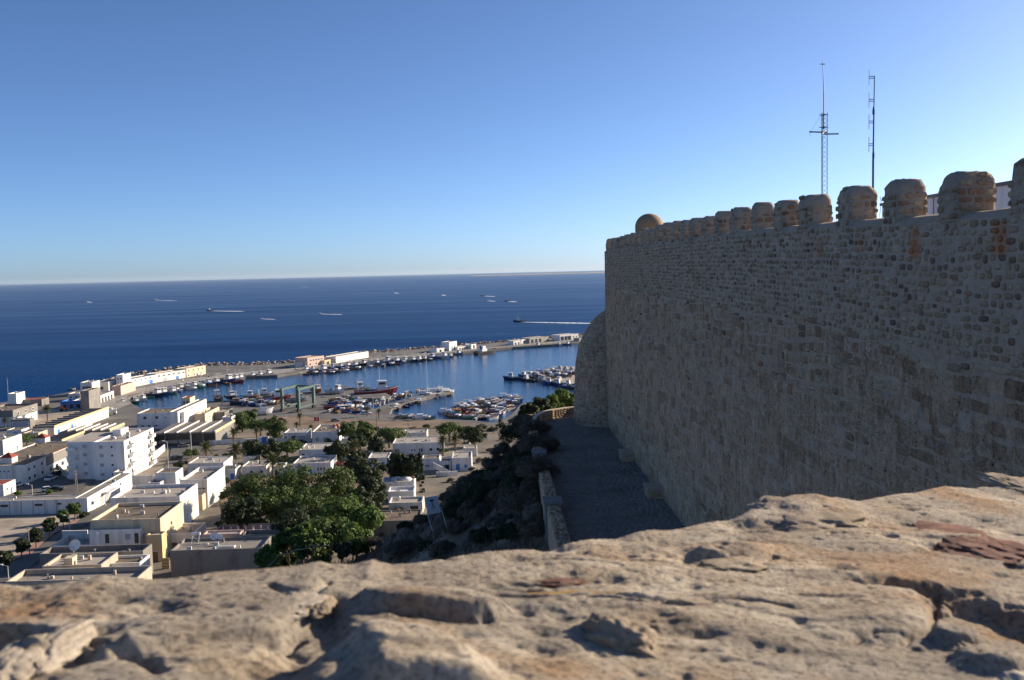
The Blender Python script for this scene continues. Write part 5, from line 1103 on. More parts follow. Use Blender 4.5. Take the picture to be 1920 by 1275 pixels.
for px, py, r, lf, lab in ((50, 825, 4.0, 'leaf_bright', 'fresh green bush tree between the left houses'), (359, 851, 2.8, 'leaf_green', 'green shrub at the street corner'), (340, 872, 2.4, 'leaf_dark', 'dark shrub beside the long white house'), (640, 872, 2.4, 'leaf_rose', 'pinkish flowering shrub above the grove'), (750, 932, 2.0, 'leaf_bright', 'round light green bush on the white terraces'), (738, 946, 1.6, 'leaf_bright', 'low light green bush by the brown roof'), (765, 942, 1.3, 'leaf_bright', 'small green shrub beside the courtyard house'), (330, 810, 2.2, 'leaf_dark', 'dark bush beside the apartment balconies'),
                           (283, 826, 2.4, 'leaf_dark', 'dark bush behind the apartment block'), (435, 887, 2.0, 'leaf_dark', 'dark bush below the low white annexe'), (415, 905, 2.6, 'leaf_dark', 'dark bush right of the big white house'), (395, 920, 2.2, 'leaf_dark', 'low bush by the ruined yard'), (720, 860, 2.2, 'leaf_dark', 'dark bush left of the small white house'), (612, 828, 1.8, 'leaf_green', 'green hedge bush in front of customs house'), (560, 868, 1.6, 'leaf_green', 'small bush beside the tan roofed bungalow'), (465, 835, 2.4, 'leaf_green', 'green bush behind the long garden wall'),
                           (925, 806, 2.6, 'leaf_dark', 'dark scrub tree at the foot of the slope'), (905, 820, 2.4, 'leaf_dark', 'dark scrub tree lower on the slope edge'), (34, 926, 1.2, 'leaf_bright', 'low green shrub in the parking court'), (92, 923, 1.2, 'leaf_bright', 'low green hedge piece by the parked cars'), (158, 966, 1.3, 'leaf_dark', 'dark low bush at the garage corner'), (800, 800, 1.6, 'leaf_green', 'green bush at the verge'), (775, 806, 2.0, 'leaf_tan', 'dry tan tree on the verge'), (856, 868, 1.6, 'leaf_dark', 'dark bush before the stair house'), (830, 846, 1.5, 'leaf_green', 'green bush under the twin palms')):
    tree('garden_shrub', lab, tp(px, py, r*.6), r, 'bush', lf, 'garden shrubs', leafs=.24, trunk=True, cat='shrub')
# hedge tops in the sun behind the far end wall of the path
for px, py, y, r, lf, lab in ((1056, 752, 96, 1.35, 'leaf_bright', 'sunlit leafy bush beyond end wall next to the buttress'), (1036, 760, 92, 1.0, 'leaf_bright', 'smaller sunlit bush beyond the end wall'), (1012, 764, 90, 1.1, 'leaf_dark', 'dark hedge bush above the end wall'), (992, 774, 88, 1.0, 'leaf_dark', 'dark bush at the left end of the end wall'), (1078, 757, 97, 1.2, 'leaf_bright', 'leafy bush partly behind the buttress')):
    p = at_y(px, py, y); tree('hedge_bush', lab, p, r, 'round', lf, 'bushes behind the end wall', leafs=.12, cat='bush', dens=1.4)
# palms: every frond its own part
def frond_mesh(L, seed, dry=False):
    rs = np.random.RandomState(seed); b = MB(); n = 13; pts = []
    for k in range(n+1):
        t = k/n; pts.append(Vector((L*(t*.86), 0, L*(.42*t-.78*t*t))))
    b.path(pts, .018*L/3, 3)
    for k in range(1, n+1):
        t = k/n; l = L*.30*math.sin(math.pi*min(1, .12+t*.9))**.7; w = L*.022
        for s in (-1, 1):
            for q in (0, .5):
                p = pts[k]*(1-q/2)+pts[k-1]*(q/2); e = p+Vector((l*.55, s*l*.8, -l*.35*rs.uniform(.4, 1.3)))
                b.add([p+Vector((-w, 0, 0)), p+Vector((w, 0, 0)), e], [(0, 1, 2)])
    return b.mesh('frond')
FR = [frond_mesh(3.0, k) for k in range(4)]
for f in FR: f.materials.append(MT['leaf_palm'])
def palm(label, px, py, h, r, skirt=False, nf=30):
    p = at_t(px, py, h); g = ground(p.x, p.y); t = thing('palm_tree', label, 'palm tree', (p.x, p.y, g), group='palm trees')
    b = MB(); z = 0; k = 0
    while z < h-.1:
        w = .26+.05*(k % 2); b.tube((0, 0, z-(.4 if k == 0 else 0)), (0, 0, min(h, z+.35)), w, w*.9, 8, False); z += .35; k += 1
    b.build('trunk', 'palm_trunk', t)
    for k in range(nf):
        q = k/nf; el = rad(80-125*q**1.1+R.uniform(-8, 8)); az = k*2.399+R.uniform(-.2, .2)
        f = link('frond', FR[k % 4], None, t, loc=(0, 0, h)); s = r/3.0*R.uniform(.85, 1.1); f.scale = (s, s, s); f.rotation_euler = (R.uniform(-.3, .3), -el, az)
        if q > .93 or (skirt and q > .72):
            f.material_slots[0].link = 'OBJECT'; f.material_slots[0].material = MT['leaf_tan']
for a in (('palm with dark crown beside the ochre shed gable', 438, 812, 7, 3.0), ('tall spiky palm standing before the long white house', 442, 842, 9, 3.6), ('bushy dark palm above the street wall', 386, 840, 4.5, 3.6), ('large sunlit palm at upper edge of the grove', 511, 866, 7.5, 4.2),
          ('tall palm with drooping dry fronds beside the stepped bungalow', 664, 838, 7, 3.8, True), ('short palm on the earth verge near the travel lift', 562, 780, 5, 2.3), ('small low palm beside the verge palm', 556, 796, 2.2, 1.9), ('little palm left of customs house', 583, 801, 2.2, 1.8), ('left of the twin palms by the bungalow', 830, 826, 6, 3.3),
          ('right of the twin palms with a brown frond skirt', 853, 824, 6.5, 3.3, True), ('lone palm at the left harbour front', 88, 768, 6, 3.4), ('small bright palm within the pine clump', 481, 808, 6, 2.2), ('small palm on the shore by the jetty root', 688, 768, 3.5, 2.0), ('second small palm on the shore by the jetty root', 710, 771, 4, 2.0), ('small palm at the foot of the dark slope', 937, 790, 3, 2.0), ('dark palm at left edge by the white hut', 9, 789, 3, 2.4), ('small palm in front of customs house', 597, 822, 2.0, 1.6), ('palm hidden behind the black conifers', 652, 848, 5, 3.0)):
    palm(*a)
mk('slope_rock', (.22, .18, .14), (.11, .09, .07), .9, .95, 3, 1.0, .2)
# shaded slope: dry shrubs, scrub, boulders
def slope_pt(px, py): return march(px, py, 0, 25)
sh_px = [(760, 1000), (790, 985), (745, 1045), (800, 1035), (830, 1040), (860, 1005), (905, 1015), (940, 990), (985, 960), (870, 950), (845, 905), (1000, 1000), (955, 1015), (985, 800), (962, 812), (940, 826), (918, 842), (900, 862), (884, 884), (868, 906), (1000, 822), (976, 838), (950, 856), (926, 880), (906, 904), (886, 930), (1010, 850), (990, 874), (966, 892), (940, 914), (916, 942), (892, 968), (1006, 900), (984, 926), (958, 944), (850, 940), (856, 972), (700, 1022), (650, 1034), (672, 1040), (616, 1040), (590, 1048), (560, 1054), (716, 1000)]
for k, (px, py) in enumerate(sh_px):
    p = slope_pt(px, py+R.uniform(-6, 6)); r = R.uniform(.95, 1.6)
    if px < 730 or py > 980: r *= .62
    p.z += r*.35
    tree('dry_shrub', 'dry '+('dark green' if k % 3 == 0 else 'brown')+' shrub on the shaded slope '+('low down ' if py > 970 else ('halfway up ' if py > 870 else 'high up '))+('near the leaning sign' if px < 870 else ('in the middle' if px < 940 else ('below the parapet' if px < 985 else 'against the parapet')))  if px > 730 else 'low '+('dark green' if k % 3 == 0 else 'dry brown')+' shrub '+('left of' if px < 600 else ('just above' if px < 655 else 'right of'))+' the rope railing below the grove', p, r, 'bush', 'leaf_dry' if k % 3 else 'leaf_dark', 'dry shrubs on the shaded slope' if px > 730 else 'dry shrubs by the rope railing', leafs=.17, trunk=False, cat='shrub', base=ground(p.x, p.y)-.2, dens=1.9)
rs = np.random.RandomState(3); n = 5200
X = rs.uniform(-34, 2.2, n); Y = rs.uniform(34, 84, n); keep = fbm(X*.2, Y*.2, 3, 61)+rs.uniform(-.3, .3, n) > -.1; X, Y = X[keep], Y[keep]
gv = [(v.co.x, v.co.y, v.co.z) for v in ground_obj.data.vertices if -37 < v.co.x < 6 and 30 < v.co.y < 88]
gx = sorted({round(v[0], 2) for v in gv}); gy = sorted({round(v[1], 2) for v in gv}); gz = {(round(a, 2), round(b_, 2)): c for a, b_, c in gv}
def gsurf(x, y):
    i = max(0, min(len(gx)-2, int((x-gx[0])/2.6))); j = max(0, min(len(gy)-2, int((y-gy[0])/2.6))); u, v = (x-gx[i])/2.6, (y-gy[j])/2.6
    return (gz[gx[i], gy[j]]*(1-u)+gz[gx[i+1], gy[j]]*u)*(1-v)+(gz[gx[i], gy[j+1]]*(1-u)+gz[gx[i+1], gy[j+1]]*u)*v
V = []
for x, y in zip(X, Y):
    z = gsurf(x, y)
    for q in range(7):
        a = rs.uniform(0, 6.28); l = rs.uniform(.25, .6); w = .03; ox, oy = rs.uniform(-.25, .25, 2)
        V.append([(x+ox-w, y+oy, z-.1), (x+ox+w, y+oy, z-.1), (x+ox+w*.3+math.cos(a)*l*.5, y+oy+math.sin(a)*l*.5, z+l), (x+ox-w*.3+math.cos(a)*l*.5, y+oy+math.sin(a)*l*.5, z+l)])
link('dry_grass', fast_mesh('dry_grass', np.array(V), np.arange(len(V)*4).reshape(-1, 4)), 'leaf_dry', kind='stuff')
def rock_mesh(seed, sub=3):
    import bmesh
    bm = bmesh.new(); bmesh.ops.create_icosphere(bm, subdivisions=sub, radius=1); V = np.array([v.co[:] for v in bm.verts])
    d = fbm(V[:, 0]*1.1+seed, V[:, 1]*1.1+V[:, 2], 4, seed)*.7+fbm(V[:, 0]*2.5+V[:, 2]*2, V[:, 1]*2.5-seed, 5, seed+3, ridge=True)*.3
    for v, k in zip(bm.verts, d): v.co *= 1+k
    me = bpy.data.meshes.new('boulder'); bm.to_mesh(me); bm.free(); me.polygons.foreach_set('use_smooth', [sub > 2]*len(me.polygons)); return me
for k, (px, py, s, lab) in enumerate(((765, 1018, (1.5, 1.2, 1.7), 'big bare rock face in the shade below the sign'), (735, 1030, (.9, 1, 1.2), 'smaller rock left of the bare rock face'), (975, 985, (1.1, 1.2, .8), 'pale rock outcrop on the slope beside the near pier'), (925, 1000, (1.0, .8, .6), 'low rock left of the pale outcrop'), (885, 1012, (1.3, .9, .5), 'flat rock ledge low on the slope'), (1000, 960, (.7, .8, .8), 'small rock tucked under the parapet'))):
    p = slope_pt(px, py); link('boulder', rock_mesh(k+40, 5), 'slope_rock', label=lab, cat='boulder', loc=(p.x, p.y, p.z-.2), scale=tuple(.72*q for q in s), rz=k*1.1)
for k, (px, py, r, lf) in enumerate(((498, 1052, .9, 'leaf_bright'), (515, 1034, 1.0, 'leaf_bright'), (540, 1012, 1.1, 'leaf_green'), (548, 1040, .9, 'leaf_bright'), (575, 1028, 1.0, 'leaf_green'), (602, 1042, .8, 'leaf_green'), (566, 1000, 1.0, 'leaf_bright'), (530, 1056, .7, 'leaf_green'), (640, 1030, .8, 'leaf_dark'), (600, 1012, .9, 'leaf_bright'), (668, 1022, .8, 'leaf_green'))):
    p = at_y(px, py, 70+k % 4)
    tree('leafy_shrub', ('light green' if lf == 'leaf_bright' else ('mid green' if lf == 'leaf_green' else 'dark green'))+' leafy shrub '+('left of' if px < 535 else ('behind' if px < 605 else 'right of'))+' the rope railing at the grove foot'+(', taller' if py < 1016 else ''), p, r, 'broad', lf, 'leafy shrubs by the rope railing', leafs=.13, cat='shrub', base=min(ground(p.x, p.y), p.z-.3), dens=.9)
# info board leaning on two posts
p = slope_pt(830, 1004); Yb = p.y
def ab(px, py, dy=0): return at_y(px, py, Yb+dy)
sg = thing('sign_board', 'leaning pale notice board with a black and red drawing on two posts', 'sign', p)
rel = lambda v: v-p
cor = [rel(ab(*c)) for c in ((796, 933.6), (819.5, 929.5), (826.7, 961), (802, 965))]
th = Vector((0, .05, 0)); b = MB(); b.add(cor+[c+th for c in cor], [(0, 3, 2, 1), (4, 5, 6, 7), (0, 1, 5, 4), (1, 2, 6, 5), (2, 3, 7, 6), (3, 0, 4, 7)]); b.build('panel', 'plaque', sg)
for a, c in (((801, 960), (816, 1016)), ((826, 950), (842.5, 1004))):
    b = MB(); b.tube(rel(ab(*a, .08)), rel(ab(*c, .08)), .035, n=6); b.build('post', 'pale_metal', sg)
def onp(u, v): return cor[0]*(1-u)*(1-v)+cor[1]*u*(1-v)+cor[2]*u*v+cor[3]*(1-u)*v+Vector((0, -.006, 0))
def deco(name, uv, mt):
    b = MB(); b.add([onp(*q) for q in uv], [tuple(range(len(uv)))]); b.build(name, mt, sg)
deco('emblem', [(.5+.18*math.cos(a), .22+.06*math.sin(a)) for a in np.linspace(0, 6.1, 14)], 'tyre'); deco('emblem', [(.47, .28), (.53, .28), (.52, .56), (.47, .56)], 'tyre')
deco('emblem', [(.53, .42), (.62, .5), (.66, .62), (.6, .68), (.53, .60), (.6, .58), (.57, .5)], 'red_hull'); deco('emblem', [(.34, .70), (.66, .66), (.66, .69), (.34, .73)], 'red_hull'); deco('emblem', [(.40, .58), (.47, .52), (.48, .56), (.42, .63)], 'tyre')
for k in range(3): deco('text_line', [(.2, .79+.05*k), (.72-.1*k, .77+.05*k), (.72-.1*k, .785+.05*k), (.2, .805+.05*k)], 'shutter')
# rope railing down the slope
rp = [at_y(px, py, 64-k*.4) for k, (px, py) in enumerate(((494, 1068), (524, 1039), (556, 1030), (586, 1022), (618, 1020)))]
t = thing('rope_railing', 'pale rope handrail strung between thin posts at foot of the grove', 'railing', rp[2]-Vector((0, 0, 1)))
b = MB(); o = Vector(t.location); pts = []
for a, c in zip(rp, rp[1:]): pts += [a.lerp(c, k/5)-o-Vector((0, 0, .12*math.sin(math.pi*k/5))) for k in range(5)]
b.path(pts+[rp[-1]-o], .028, 5); b.build('rope', 'tarp', t)
for q in rp[1:]:
    b = MB(); b.tube(q-o-Vector((0, 0, 1.6)), q-o+Vector((0, 0, .06)), .03, n=5); b.build('post', 'wood', t)
# ================================================================ harbour
# breakwater armour stones along the sea side (far too many to count)
def plan_line(px, z): return [at_z(x, y, z) for x, y in px]
bl = plan_line([(150, 727), (200, 716), (240, 703), (330, 691), (385, 684), (460, 683), (560, 678), (640, 667), (690, 660), (760, 656), (830, 650), (1000, 636), (1100, 627), (1170, 622)], QZ)
protos = []
for k in range(8):
    me = rock_mesh(k+70, 2); V = np.array([v.co[:] for v in me.vertices]); F = np.array([p.vertices[:] for p in me.polygons]); protos.append((V, F))
rs = np.random.RandomState(12); AV, AF, o = [], [], 0
for a, c in zip(bl, bl[1:]):
    L = (c-a).xy.length; d = (c-a)/L; nn = Vector((-d.y, d.x, 0)); heavy = 1.0 if a.x > -260 else .5
    for k in range(int(L*2.6*heavy)):
        u, v = rs.uniform(0, L), rs.uniform(-5, 11); P = a+d*u+nn*v; z = 2.9-abs(v-1.5)*.42+rs.uniform(-.5, .5)
        V, F = protos[rs.randint(8)]; s = rs.uniform(.6, 1.5); th = rs.uniform(0, 6.28); M3 = np.array(Matrix.Rotation(th, 3, Vector(rs.normal(size=3)).normalized())) if False else np.array(Matrix.Rotation(th, 3, 'Z'))
        AV.append((V*np.array([s, s*rs.uniform(.6, 1), s*rs.uniform(.5, .8)]))@M3.T+np.array([P.x, P.y, z])); AF.append(F+o); o += len(V)
me = fast_mesh('armour_stones', np.concatenate(AV), np.concatenate(AF), tri=True)
mt, nt, bs = nodes_of('armour_rock'); bs.inputs['Roughness'].default_value = .95
c = ramp(nt, rand_island(nt), ((0, (.16, .12, .085)), (.4, (.34, .27, .19)), (.8, (.46, .38, .28)), (1, (.22, .18, .14)))); nt.links.new(c, bs.inputs['Base Color']); MT['armour_rock'] = mt
link('breakwater_rocks', me, mt, kind='stuff')
# ---- boats
def hull_mb(L, B, H, stern=.85, flare=.25, sheer=.6, n=10):
    b = MB(); S_ = []
    for k in range(n+1):
        t = k/n; x = -L/2+L*t; w = B/2*((stern+(1-stern)*min(1, t/.35)) if t < .5 else (1-((t-.5)/.5)**2.4)); g = H*(1+sheer*max(0, t-.25)**2*1.4+.08*(1-t)**3)
        kx = x-(L*.07*max(0, t-.75)/.25 if t > .75 else 0); w = max(w, .02)
        S_.append([(kx, 0, -.5), (kx, -w*(.72-flare*t), 0), (x, -w, g), (x, -w+min(.14, w*.8), g), (x, -w+min(.14, w*.8), g-.4*H*.6), (x, w-min(.14, w*.8), g-.4*H*.6), (x, w-min(.14, w*.8), g), (x, w, g), (kx, w*(.72-flare*t), 0)])
    V = [p for s in S_ for p in s]; m_ = 9
    out, deck = [], []
    for k in range(n):
        for j in range(m_):
            a, c, d, e = k*m_+j, k*m_+(j+1) % m_, (k+1)*m_+(j+1) % m_, (k+1)*m_+j
            (deck if j == 4 else out).append((a, c, d, e))
    out += [(0, 1, 2, 3, 4, 5, 6, 7, 8)]
    return V, out, deck, S_
def mk_boat(kind, color, label, cat='fishing boat'):
    root = thing({'trawler': 'fishing_trawler', 'small': 'small_boat', 'canopy': 'small_boat', 'yacht': 'motor_yacht'}[kind], label, cat)
    L, B, H = {'trawler': (15, 4.6, 1.9), 'small': (5.2, 1.9, .75), 'canopy': (6.4, 2.3, .9), 'yacht': (11, 3.6, 1.6)}[kind]
    V, out, deck, S_ = hull_mb(L, B, H, sheer=.75 if kind == 'trawler' else .45)
    b = MB(); b.add(V, out); b.build('hull', color, root)
    b = MB(); b.add(V, deck); b.build('deck', {'trawler': 'tarp', 'small': 'wood', 'canopy': 'wood', 'yacht': 'white_paint'}[kind], root)
    if kind == 'trawler':
        for s in (1, -1):
            b = MB(); b.path([Vector(S_[k][7 if s > 0 else 2])+Vector((0, .03*s, -.12)) for k in range(11)], .09, 4); b.build('rub_rail', 'white_paint', root)
        b = MB(); b.box(.2, 3.6, -1.5, 1.5, 1.4, 3.1).box(.6, 3.3, -1.3, 1.3, 3.1, 5.0); w = b.build('wheelhouse', 'white_paint', root)
        for x0, x1, y0, y1 in ((3.3, 3.34, -1.1, 1.1), (.9, 3.0, -1.34, -1.3), (.9, 3.0, 1.3, 1.34)): b = MB(); b.box(x0, x1, y0, y1, 3.9, 4.6); b.build('pane', 'glass_dark', w)
        b = MB(); b.box(.4, 3.6, -1.5, 1.5, 5.003, 5.12); b.build('roof', 'white_paint', root)
        b = MB(); b.tube((1.2, 0, 5.1), (1.2, 0, 9.2), .09, .05).bar((1.2, -1, 7.6), (1.2, 1, 7.6), .08, .08).tube((1.2, 0, 8.8), (7.2, 0, 3.6), .025, n=4).tube((1.2, 0, 8.8), (-6.5, 0, 5.2), .025, n=4); b.build('mast', 'pale_metal', root)
        b = MB(); b.tube((-6, -1.6, 1.3), (-6.4, -1.3, 5.2), .1).tube((-6, 1.6, 1.3), (-6.4, 1.3, 5.2), .1).bar((-6.4, -1.5, 5.2), (-6.4, 1.5, 5.2), .2, .2); b.build('gallows', R.choice(('dark_metal', 'blue_hull', 'pale_metal')), root)
        b = MB(); b.lathe([(1.2, 1.2), (1.1, 1.9), (.6, 2.3), (.05, 2.4)], 9, (-3.4, .2, 0)); b.build('net_pile', 'netting', root)
        b = MB(); b.tube((-1.6, -1.2, 1.9), (-1.6, 1.2, 1.9), .45, n=8); b.build('winch', 'dark_metal', root)
    elif kind == 'yacht':
        b = MB(); b.prism([(-3.6, -1.3), (2.0, -1.3), (3.4, -.5), (3.4, .5), (2.0, 1.3), (-3.6, 1.3)], 1.2, 2.4); b.box(-3.2, .6, -1.1, 1.1, 2.4, 3.5); w = b.build('cabin', 'white_paint', root)
        for s in (-1, 1): b = MB(); b.box(-2.8, 1.8, 1.3*s-.03, 1.3*s+.03, 1.75, 2.15); b.build('pane', 'glass_dark', w)
        b = MB(); b.tube((-1.5, 0, 3.5), (-1.7, 0, 5.2), .06).bar((-1.7, -.8, 4.6), (-1.7, .8, 4.6), .1, .1); b.build('radar_arch', 'white_paint', root)
        b = MB(); b.path([Vector(S_[k][2])+Vector((0, .1, .5)) for k in range(5, 11)]+[Vector(S_[k][7])+Vector((0, -.1, .5)) for k in range(10, 4, -1)], .03, 4); b.build('bow_rail', 'pale_metal', root)
    else:
        for x in (-1.2, .6): b = MB(); b.box(x, x+.3, -.75, .75, .45, .52); b.build('thwart', 'wood', root)
        b = MB(); b.box(-L/2-.35, -L/2-.02, -.17, .17, .3, 1.05).box(-L/2-.3, -L/2-.14, -.08, .08, -.5, .3); b.build('outboard_motor', 'dark_metal', root)
        if kind == 'canopy':
            b = MB(); b.box(-.2, 1.9, -.85, .85, .55, 1.5); b.build('cuddy', 'white_paint', root)
            b = MB(); [b.tube((x, y, .5), (x, y, 2.1), .035, n=4) for x in (-2.2, -.3) for y in (-.8, .8)]; b.add([(-2.5, -.95, 2.1), (0, -.95, 2.1), (0, 0, 2.3), (-2.5, 0, 2.3), (0, .95, 2.1), (-2.5, .95, 2.1)], [(0, 1, 2, 3), (3, 2, 4, 5)]); b.build('awning', R.choice(('tarp', 'blue_paint', 'white_paint')), root)
        else:
            b = MB(); b.tube((-1.5, -.4, .55), (1.4, .5, .6), .03, n=4).tube((-1.4, .4, .56), (1.4, -.3, .6), .03, n=4); b.build('oars', 'tarp', root)
    return root
CN = {'blue_hull': 'blue', 'navy_hull': 'dark navy', 'white_paint': 'white', 'red_hull': 'red', 'green_hull': 'green', 'grey_hull': 'grey', 'black_hull': 'black', 'wood': 'wooden', 'orange_paint': 'orange'}
BP, used = {}, set()
def boat(kind, color, label, p, heading, s=1.0, group=None):
    k = (kind, color)
    if k not in BP: BP[k] = mk_boat(kind, color, label)
    src = BP[k]
    if k not in used:
        used.add(k); KIDS[src.name] = [(c, list(c.children)) for c in src.children]
        src.location = p; src.rotation_euler.z = heading; src.scale = (s,)*3; src['label'] = label
        if group: src['group'] = group
        return src
    return dup(src, p, heading, label, group, s)
QD = math.atan2(.81, .59); BOW = math.atan2(-.59, .81)
LM = [(245, 'by the quay arcade'), (320, 'at the left corner of the far quay'), (372, 'before the two storey net store'), (425, 'before the pinkish end building'), (462, 'beside the pinkish end building'), (540, 'between the quay row and the pink office'), (625, 'before the pink harbour office'), (695, 'before the long white hall'), (785, 'right of the long white hall'), (830, 'left of the breakwater tower'), (2000, 'right of the breakwater tower')]
TR = [(229, 757, 'white_paint', .7), (254, 756, 'green_hull', .75), (266, 751, 'white_paint', .8), (292, 744, 'navy_hull', 1.25), (304, 741, 'blue_hull', 1.1), (322, 738, 'white_paint', .95), (337, 731, 'grey_hull', .95), (350, 728, 'grey_hull', .9), (362, 727, 'green_hull', .95), (375, 724, 'white_paint', .9), (389, 723, 'blue_hull', 1.1), (404, 720, 'navy_hull', 1.0),
      (425, 717, 'blue_hull', 1.3), (440, 714, 'white_paint', 1.05), (448, 712, 'white_paint', 1.0), (472, 708, 'black_hull', .95), (486, 706.5, 'grey_hull', .95), (501, 705, 'white_paint', 1.1), (554, 698, 'blue_hull', .65), (572, 697, 'white_paint', 1.0), (585, 695, 'white_paint', .8), (603, 698, 'red_hull', 1.3), (622, 692, 'blue_hull', 1.0), (637, 691, 'navy_hull', 1.0),
      (650, 689.5, 'navy_hull', 1.1), (664, 688, 'black_hull', 1.05), (679, 685.5, 'black_hull', 1.1), (692, 684.5, 'white_paint', .9), (704, 684, 'grey_hull', 1.0), (724, 682, 'blue_hull', 1.35), (741, 681, 'blue_hull', 1.2), (757, 679.5, 'white_paint', 1.1), (772, 678.5, 'navy_hull', 1.05), (783, 677.5, 'black_hull', 1.0), (794, 676, 'wood', .9), (808, 673.5, 'blue_hull', 1.15), (830, 672, 'white_paint', 1.25), (843, 670, 'grey_hull', .8), (857, 665.5, 'grey_hull', 1.0), (1006, 650, 'grey_hull', .9), (1046, 648.5, 'white_paint', .8), (1062, 647.5, 'grey_hull', .9)]
for px, py, c, s in TR:
    lm = [t for x, t in LM if px < x][0]
    boat('trawler', c, f'{CN[c]} hulled fishing trawler moored {lm}', at_z(px, py, 0), BOW+R.uniform(-.12, .12), s*.86, 'trawlers along the far quay')
# big black tug like vessel
p = at_z(912, 663, 0); t = thing('cargo_vessel', 'large black hulled vessel with tall mast moored along the breakwater', 'ship', p, QD)
V, out, deck, S_ = hull_mb(30, 7, 2.6, sheer=.5); b = MB(); b.add(V, out); b.build('hull', 'black_hull', t); b = MB(); b.add(V, deck); b.build('deck', 'wood', t)
b = MB(); b.box(-9, -2, -2.4, 2.4, 2, 4.6).box(-7.5, -3, -1.9, 1.9, 4.6, 7); w = b.build('wheelhouse', 'white_paint', t); b = MB(); b.box(-3, -2.95, -1.6, 1.6, 5.6, 6.5); b.build('pane', 'glass_dark', w)
b = MB(); b.tube((-5, 0, 7), (-5, 0, 15.5), .16, .08).bar((-5, -1.4, 11), (-5, 1.4, 11), .14, .14).bar((-5, -.9, 13.2), (-5, .9, 13.2), .12, .12); b.build('mast', 'dark_metal', t)
b = MB(); b.tube((-8.3, 0, 4.6), (-8.3, 0, 7.6), .55, .5, 10); b.build('funnel', 'blue_hull', t); obox(t, 'hatch', 'green_hull', 1, 8, -2, 2, 2.0, 2.9)
# boats on the hard and around the yard
YD = [(408, 749, 'black_hull', 1.0, 2.0, 'black workboat propped at the yard edge with a tall gantry'), (433, 747, 'navy_hull', .85, -.9, 'dark navy workboat afloat just off the yard edge'), (463, 748, 'wood', .9, .2, 'wooden boat under repair amid yard clutter'), (490, 744, 'grey_hull', .9, .3, 'grey boat with awning beside yard clutter'), (514, 752, 'red_hull', 1.25, .15, 'long grey topped boat with red bottom beside the travel lift'),
      (487, 776, 'white_paint', .95, .5, 'white and blue boat standing alone above the pine clump'), (594, 734, 'orange_paint', .8, -.9, 'ochre bowed boat hauled out at the water edge'), (629, 736, 'white_paint', .9, -.5, 'tall white bowed boat on the slip beside the finger quay'), (668, 735, 'grey_hull', 1.15, .15, 'long grey blue boat moored at the finger quay'), (706, 742, 'red_hull', 1.7, .2, 'big bright red hulled trawler at the finger quay'), (558, 752, 'grey_hull', .8, .35, 'grey boat hanging beneath the travel lift')]
for px, py, c, s, hd, lab in YD:
    on_land = px < 640; p = at_z(px, py, QZ+.6 if on_land else 0)
    boat('trawler', c, lab, p, hd, s, None)
    if on_land:
        t = thing('boat_cradle', 'timber cradle under the '+lab.split(' ')[0]+' '+' '.join(lab.split(' ')[1:6]), 'cradle', (p.x, p.y, QZ), hd)
        for x in (-3, 0, 3): obox(t, 'beam', 'wood', x*s-.2, x*s+.2, -1.8*s, 1.8*s, 0, .5)
        for x in (-3, 3):
            for y in (-1.9, 1.9): b = MB(); b.tube((x*s, y*s, 0), (x*s, y*s*.72, 1.6), .1, n=5); b.build('prop', 'wood', t)
# small boats
def inpoly(x, y, P):
    c = False
    for (x1, y1), (x2, y2) in zip(P, P[1:]+P[:1]):
        if (y1 > y) != (y2 > y) and x < (x2-x1)*(y-y1)/(y2-y1)+x1: c = not c
    return c
def swarm(poly, n, z, pick, text, group, hd, jit, mind, smin=.8, smax=1.3):
    got = []; tries = 0; xs = [p[0] for p in poly]; ys = [p[1] for p in poly]
    while len(got) < n and tries < 6000:
        tries += 1; x, y = R.uniform(min(xs), max(xs)), R.uniform(min(ys), max(ys))
        if not inpoly(x, y, poly): continue
        p = at_z(x, y, z); s = R.uniform(smin, smax); h = hd+R.gauss(0, jit)
        if any((p-q).length < mind for q in got): continue
        got.append(p); kind, c = R.choice(pick)
        mx_, my_ = (min(xs)+max(xs))/2, (min(ys)+max(ys))/2; fx = (x-min(xs))/(max(xs)-min(xs)); fy = (y-min(ys))/(max(ys)-min(ys))
        text_ = text+' '+('near side ' if fy > .6 else ('far side ' if fy < .3 else 'middle row '))+('left end' if fx < .25 else ('left of centre' if fx < .5 else ('right of centre' if fx < .75 else 'right end')))
        boat(kind, c, f'{CN[c]} '+('open boat ' if kind == 'small' else ('boat with an awning ' if kind == 'canopy' else 'trawler '))+text_, p, h, s, group)
PK = [('small', 'white_paint'), ('small', 'blue_hull'), ('canopy', 'white_paint'), ('canopy', 'wood'), ('small', 'wood'), ('canopy', 'blue_hull'), ('small', 'green_hull'), ('canopy', 'navy_hull'), ('small', 'red_hull')]
swarm([(834, 777), (876, 757), (960, 743), (973, 750), (960, 768), (930, 786), (885, 787), (850, 784)], 78, 0, PK, 'in the pontoon basin', 'small boats packed in the pontoon basin', .5, .5, 3.6, .95, 1.5)
swarm([(614, 770), (624, 748), (660, 742), (680, 750), (684, 770), (660, 776), (630, 775)], 34, QZ+.35, PK, 'hauled out in the yard', 'small boats hauled out on the yard', .6, .8, 3.6, .9, 1.4)
swarm([(704, 770), (750, 757), (800, 745), (850, 736), (850, 742), (800, 752), (757, 765), (735, 773)], 30, 0, PK, 'before the curved jetty', 'small boats along the curved jetty', 1.9, .35, 3.0)
swarm([(690, 766), (720, 757), (760, 744), (790, 736), (790, 732), (750, 740), (712, 753)], 20, 0, PK[:6], 'behind the curved jetty', 'small boats along the far side of the jetty', 1.9, .35, 3.2)
swarm([(752, 782), (812, 785), (812, 788), (750, 785)], 12, QZ+.3, PK, 'drawn up on the beach', 'small boats drawn up on the beach', .3, .3, 3.4)
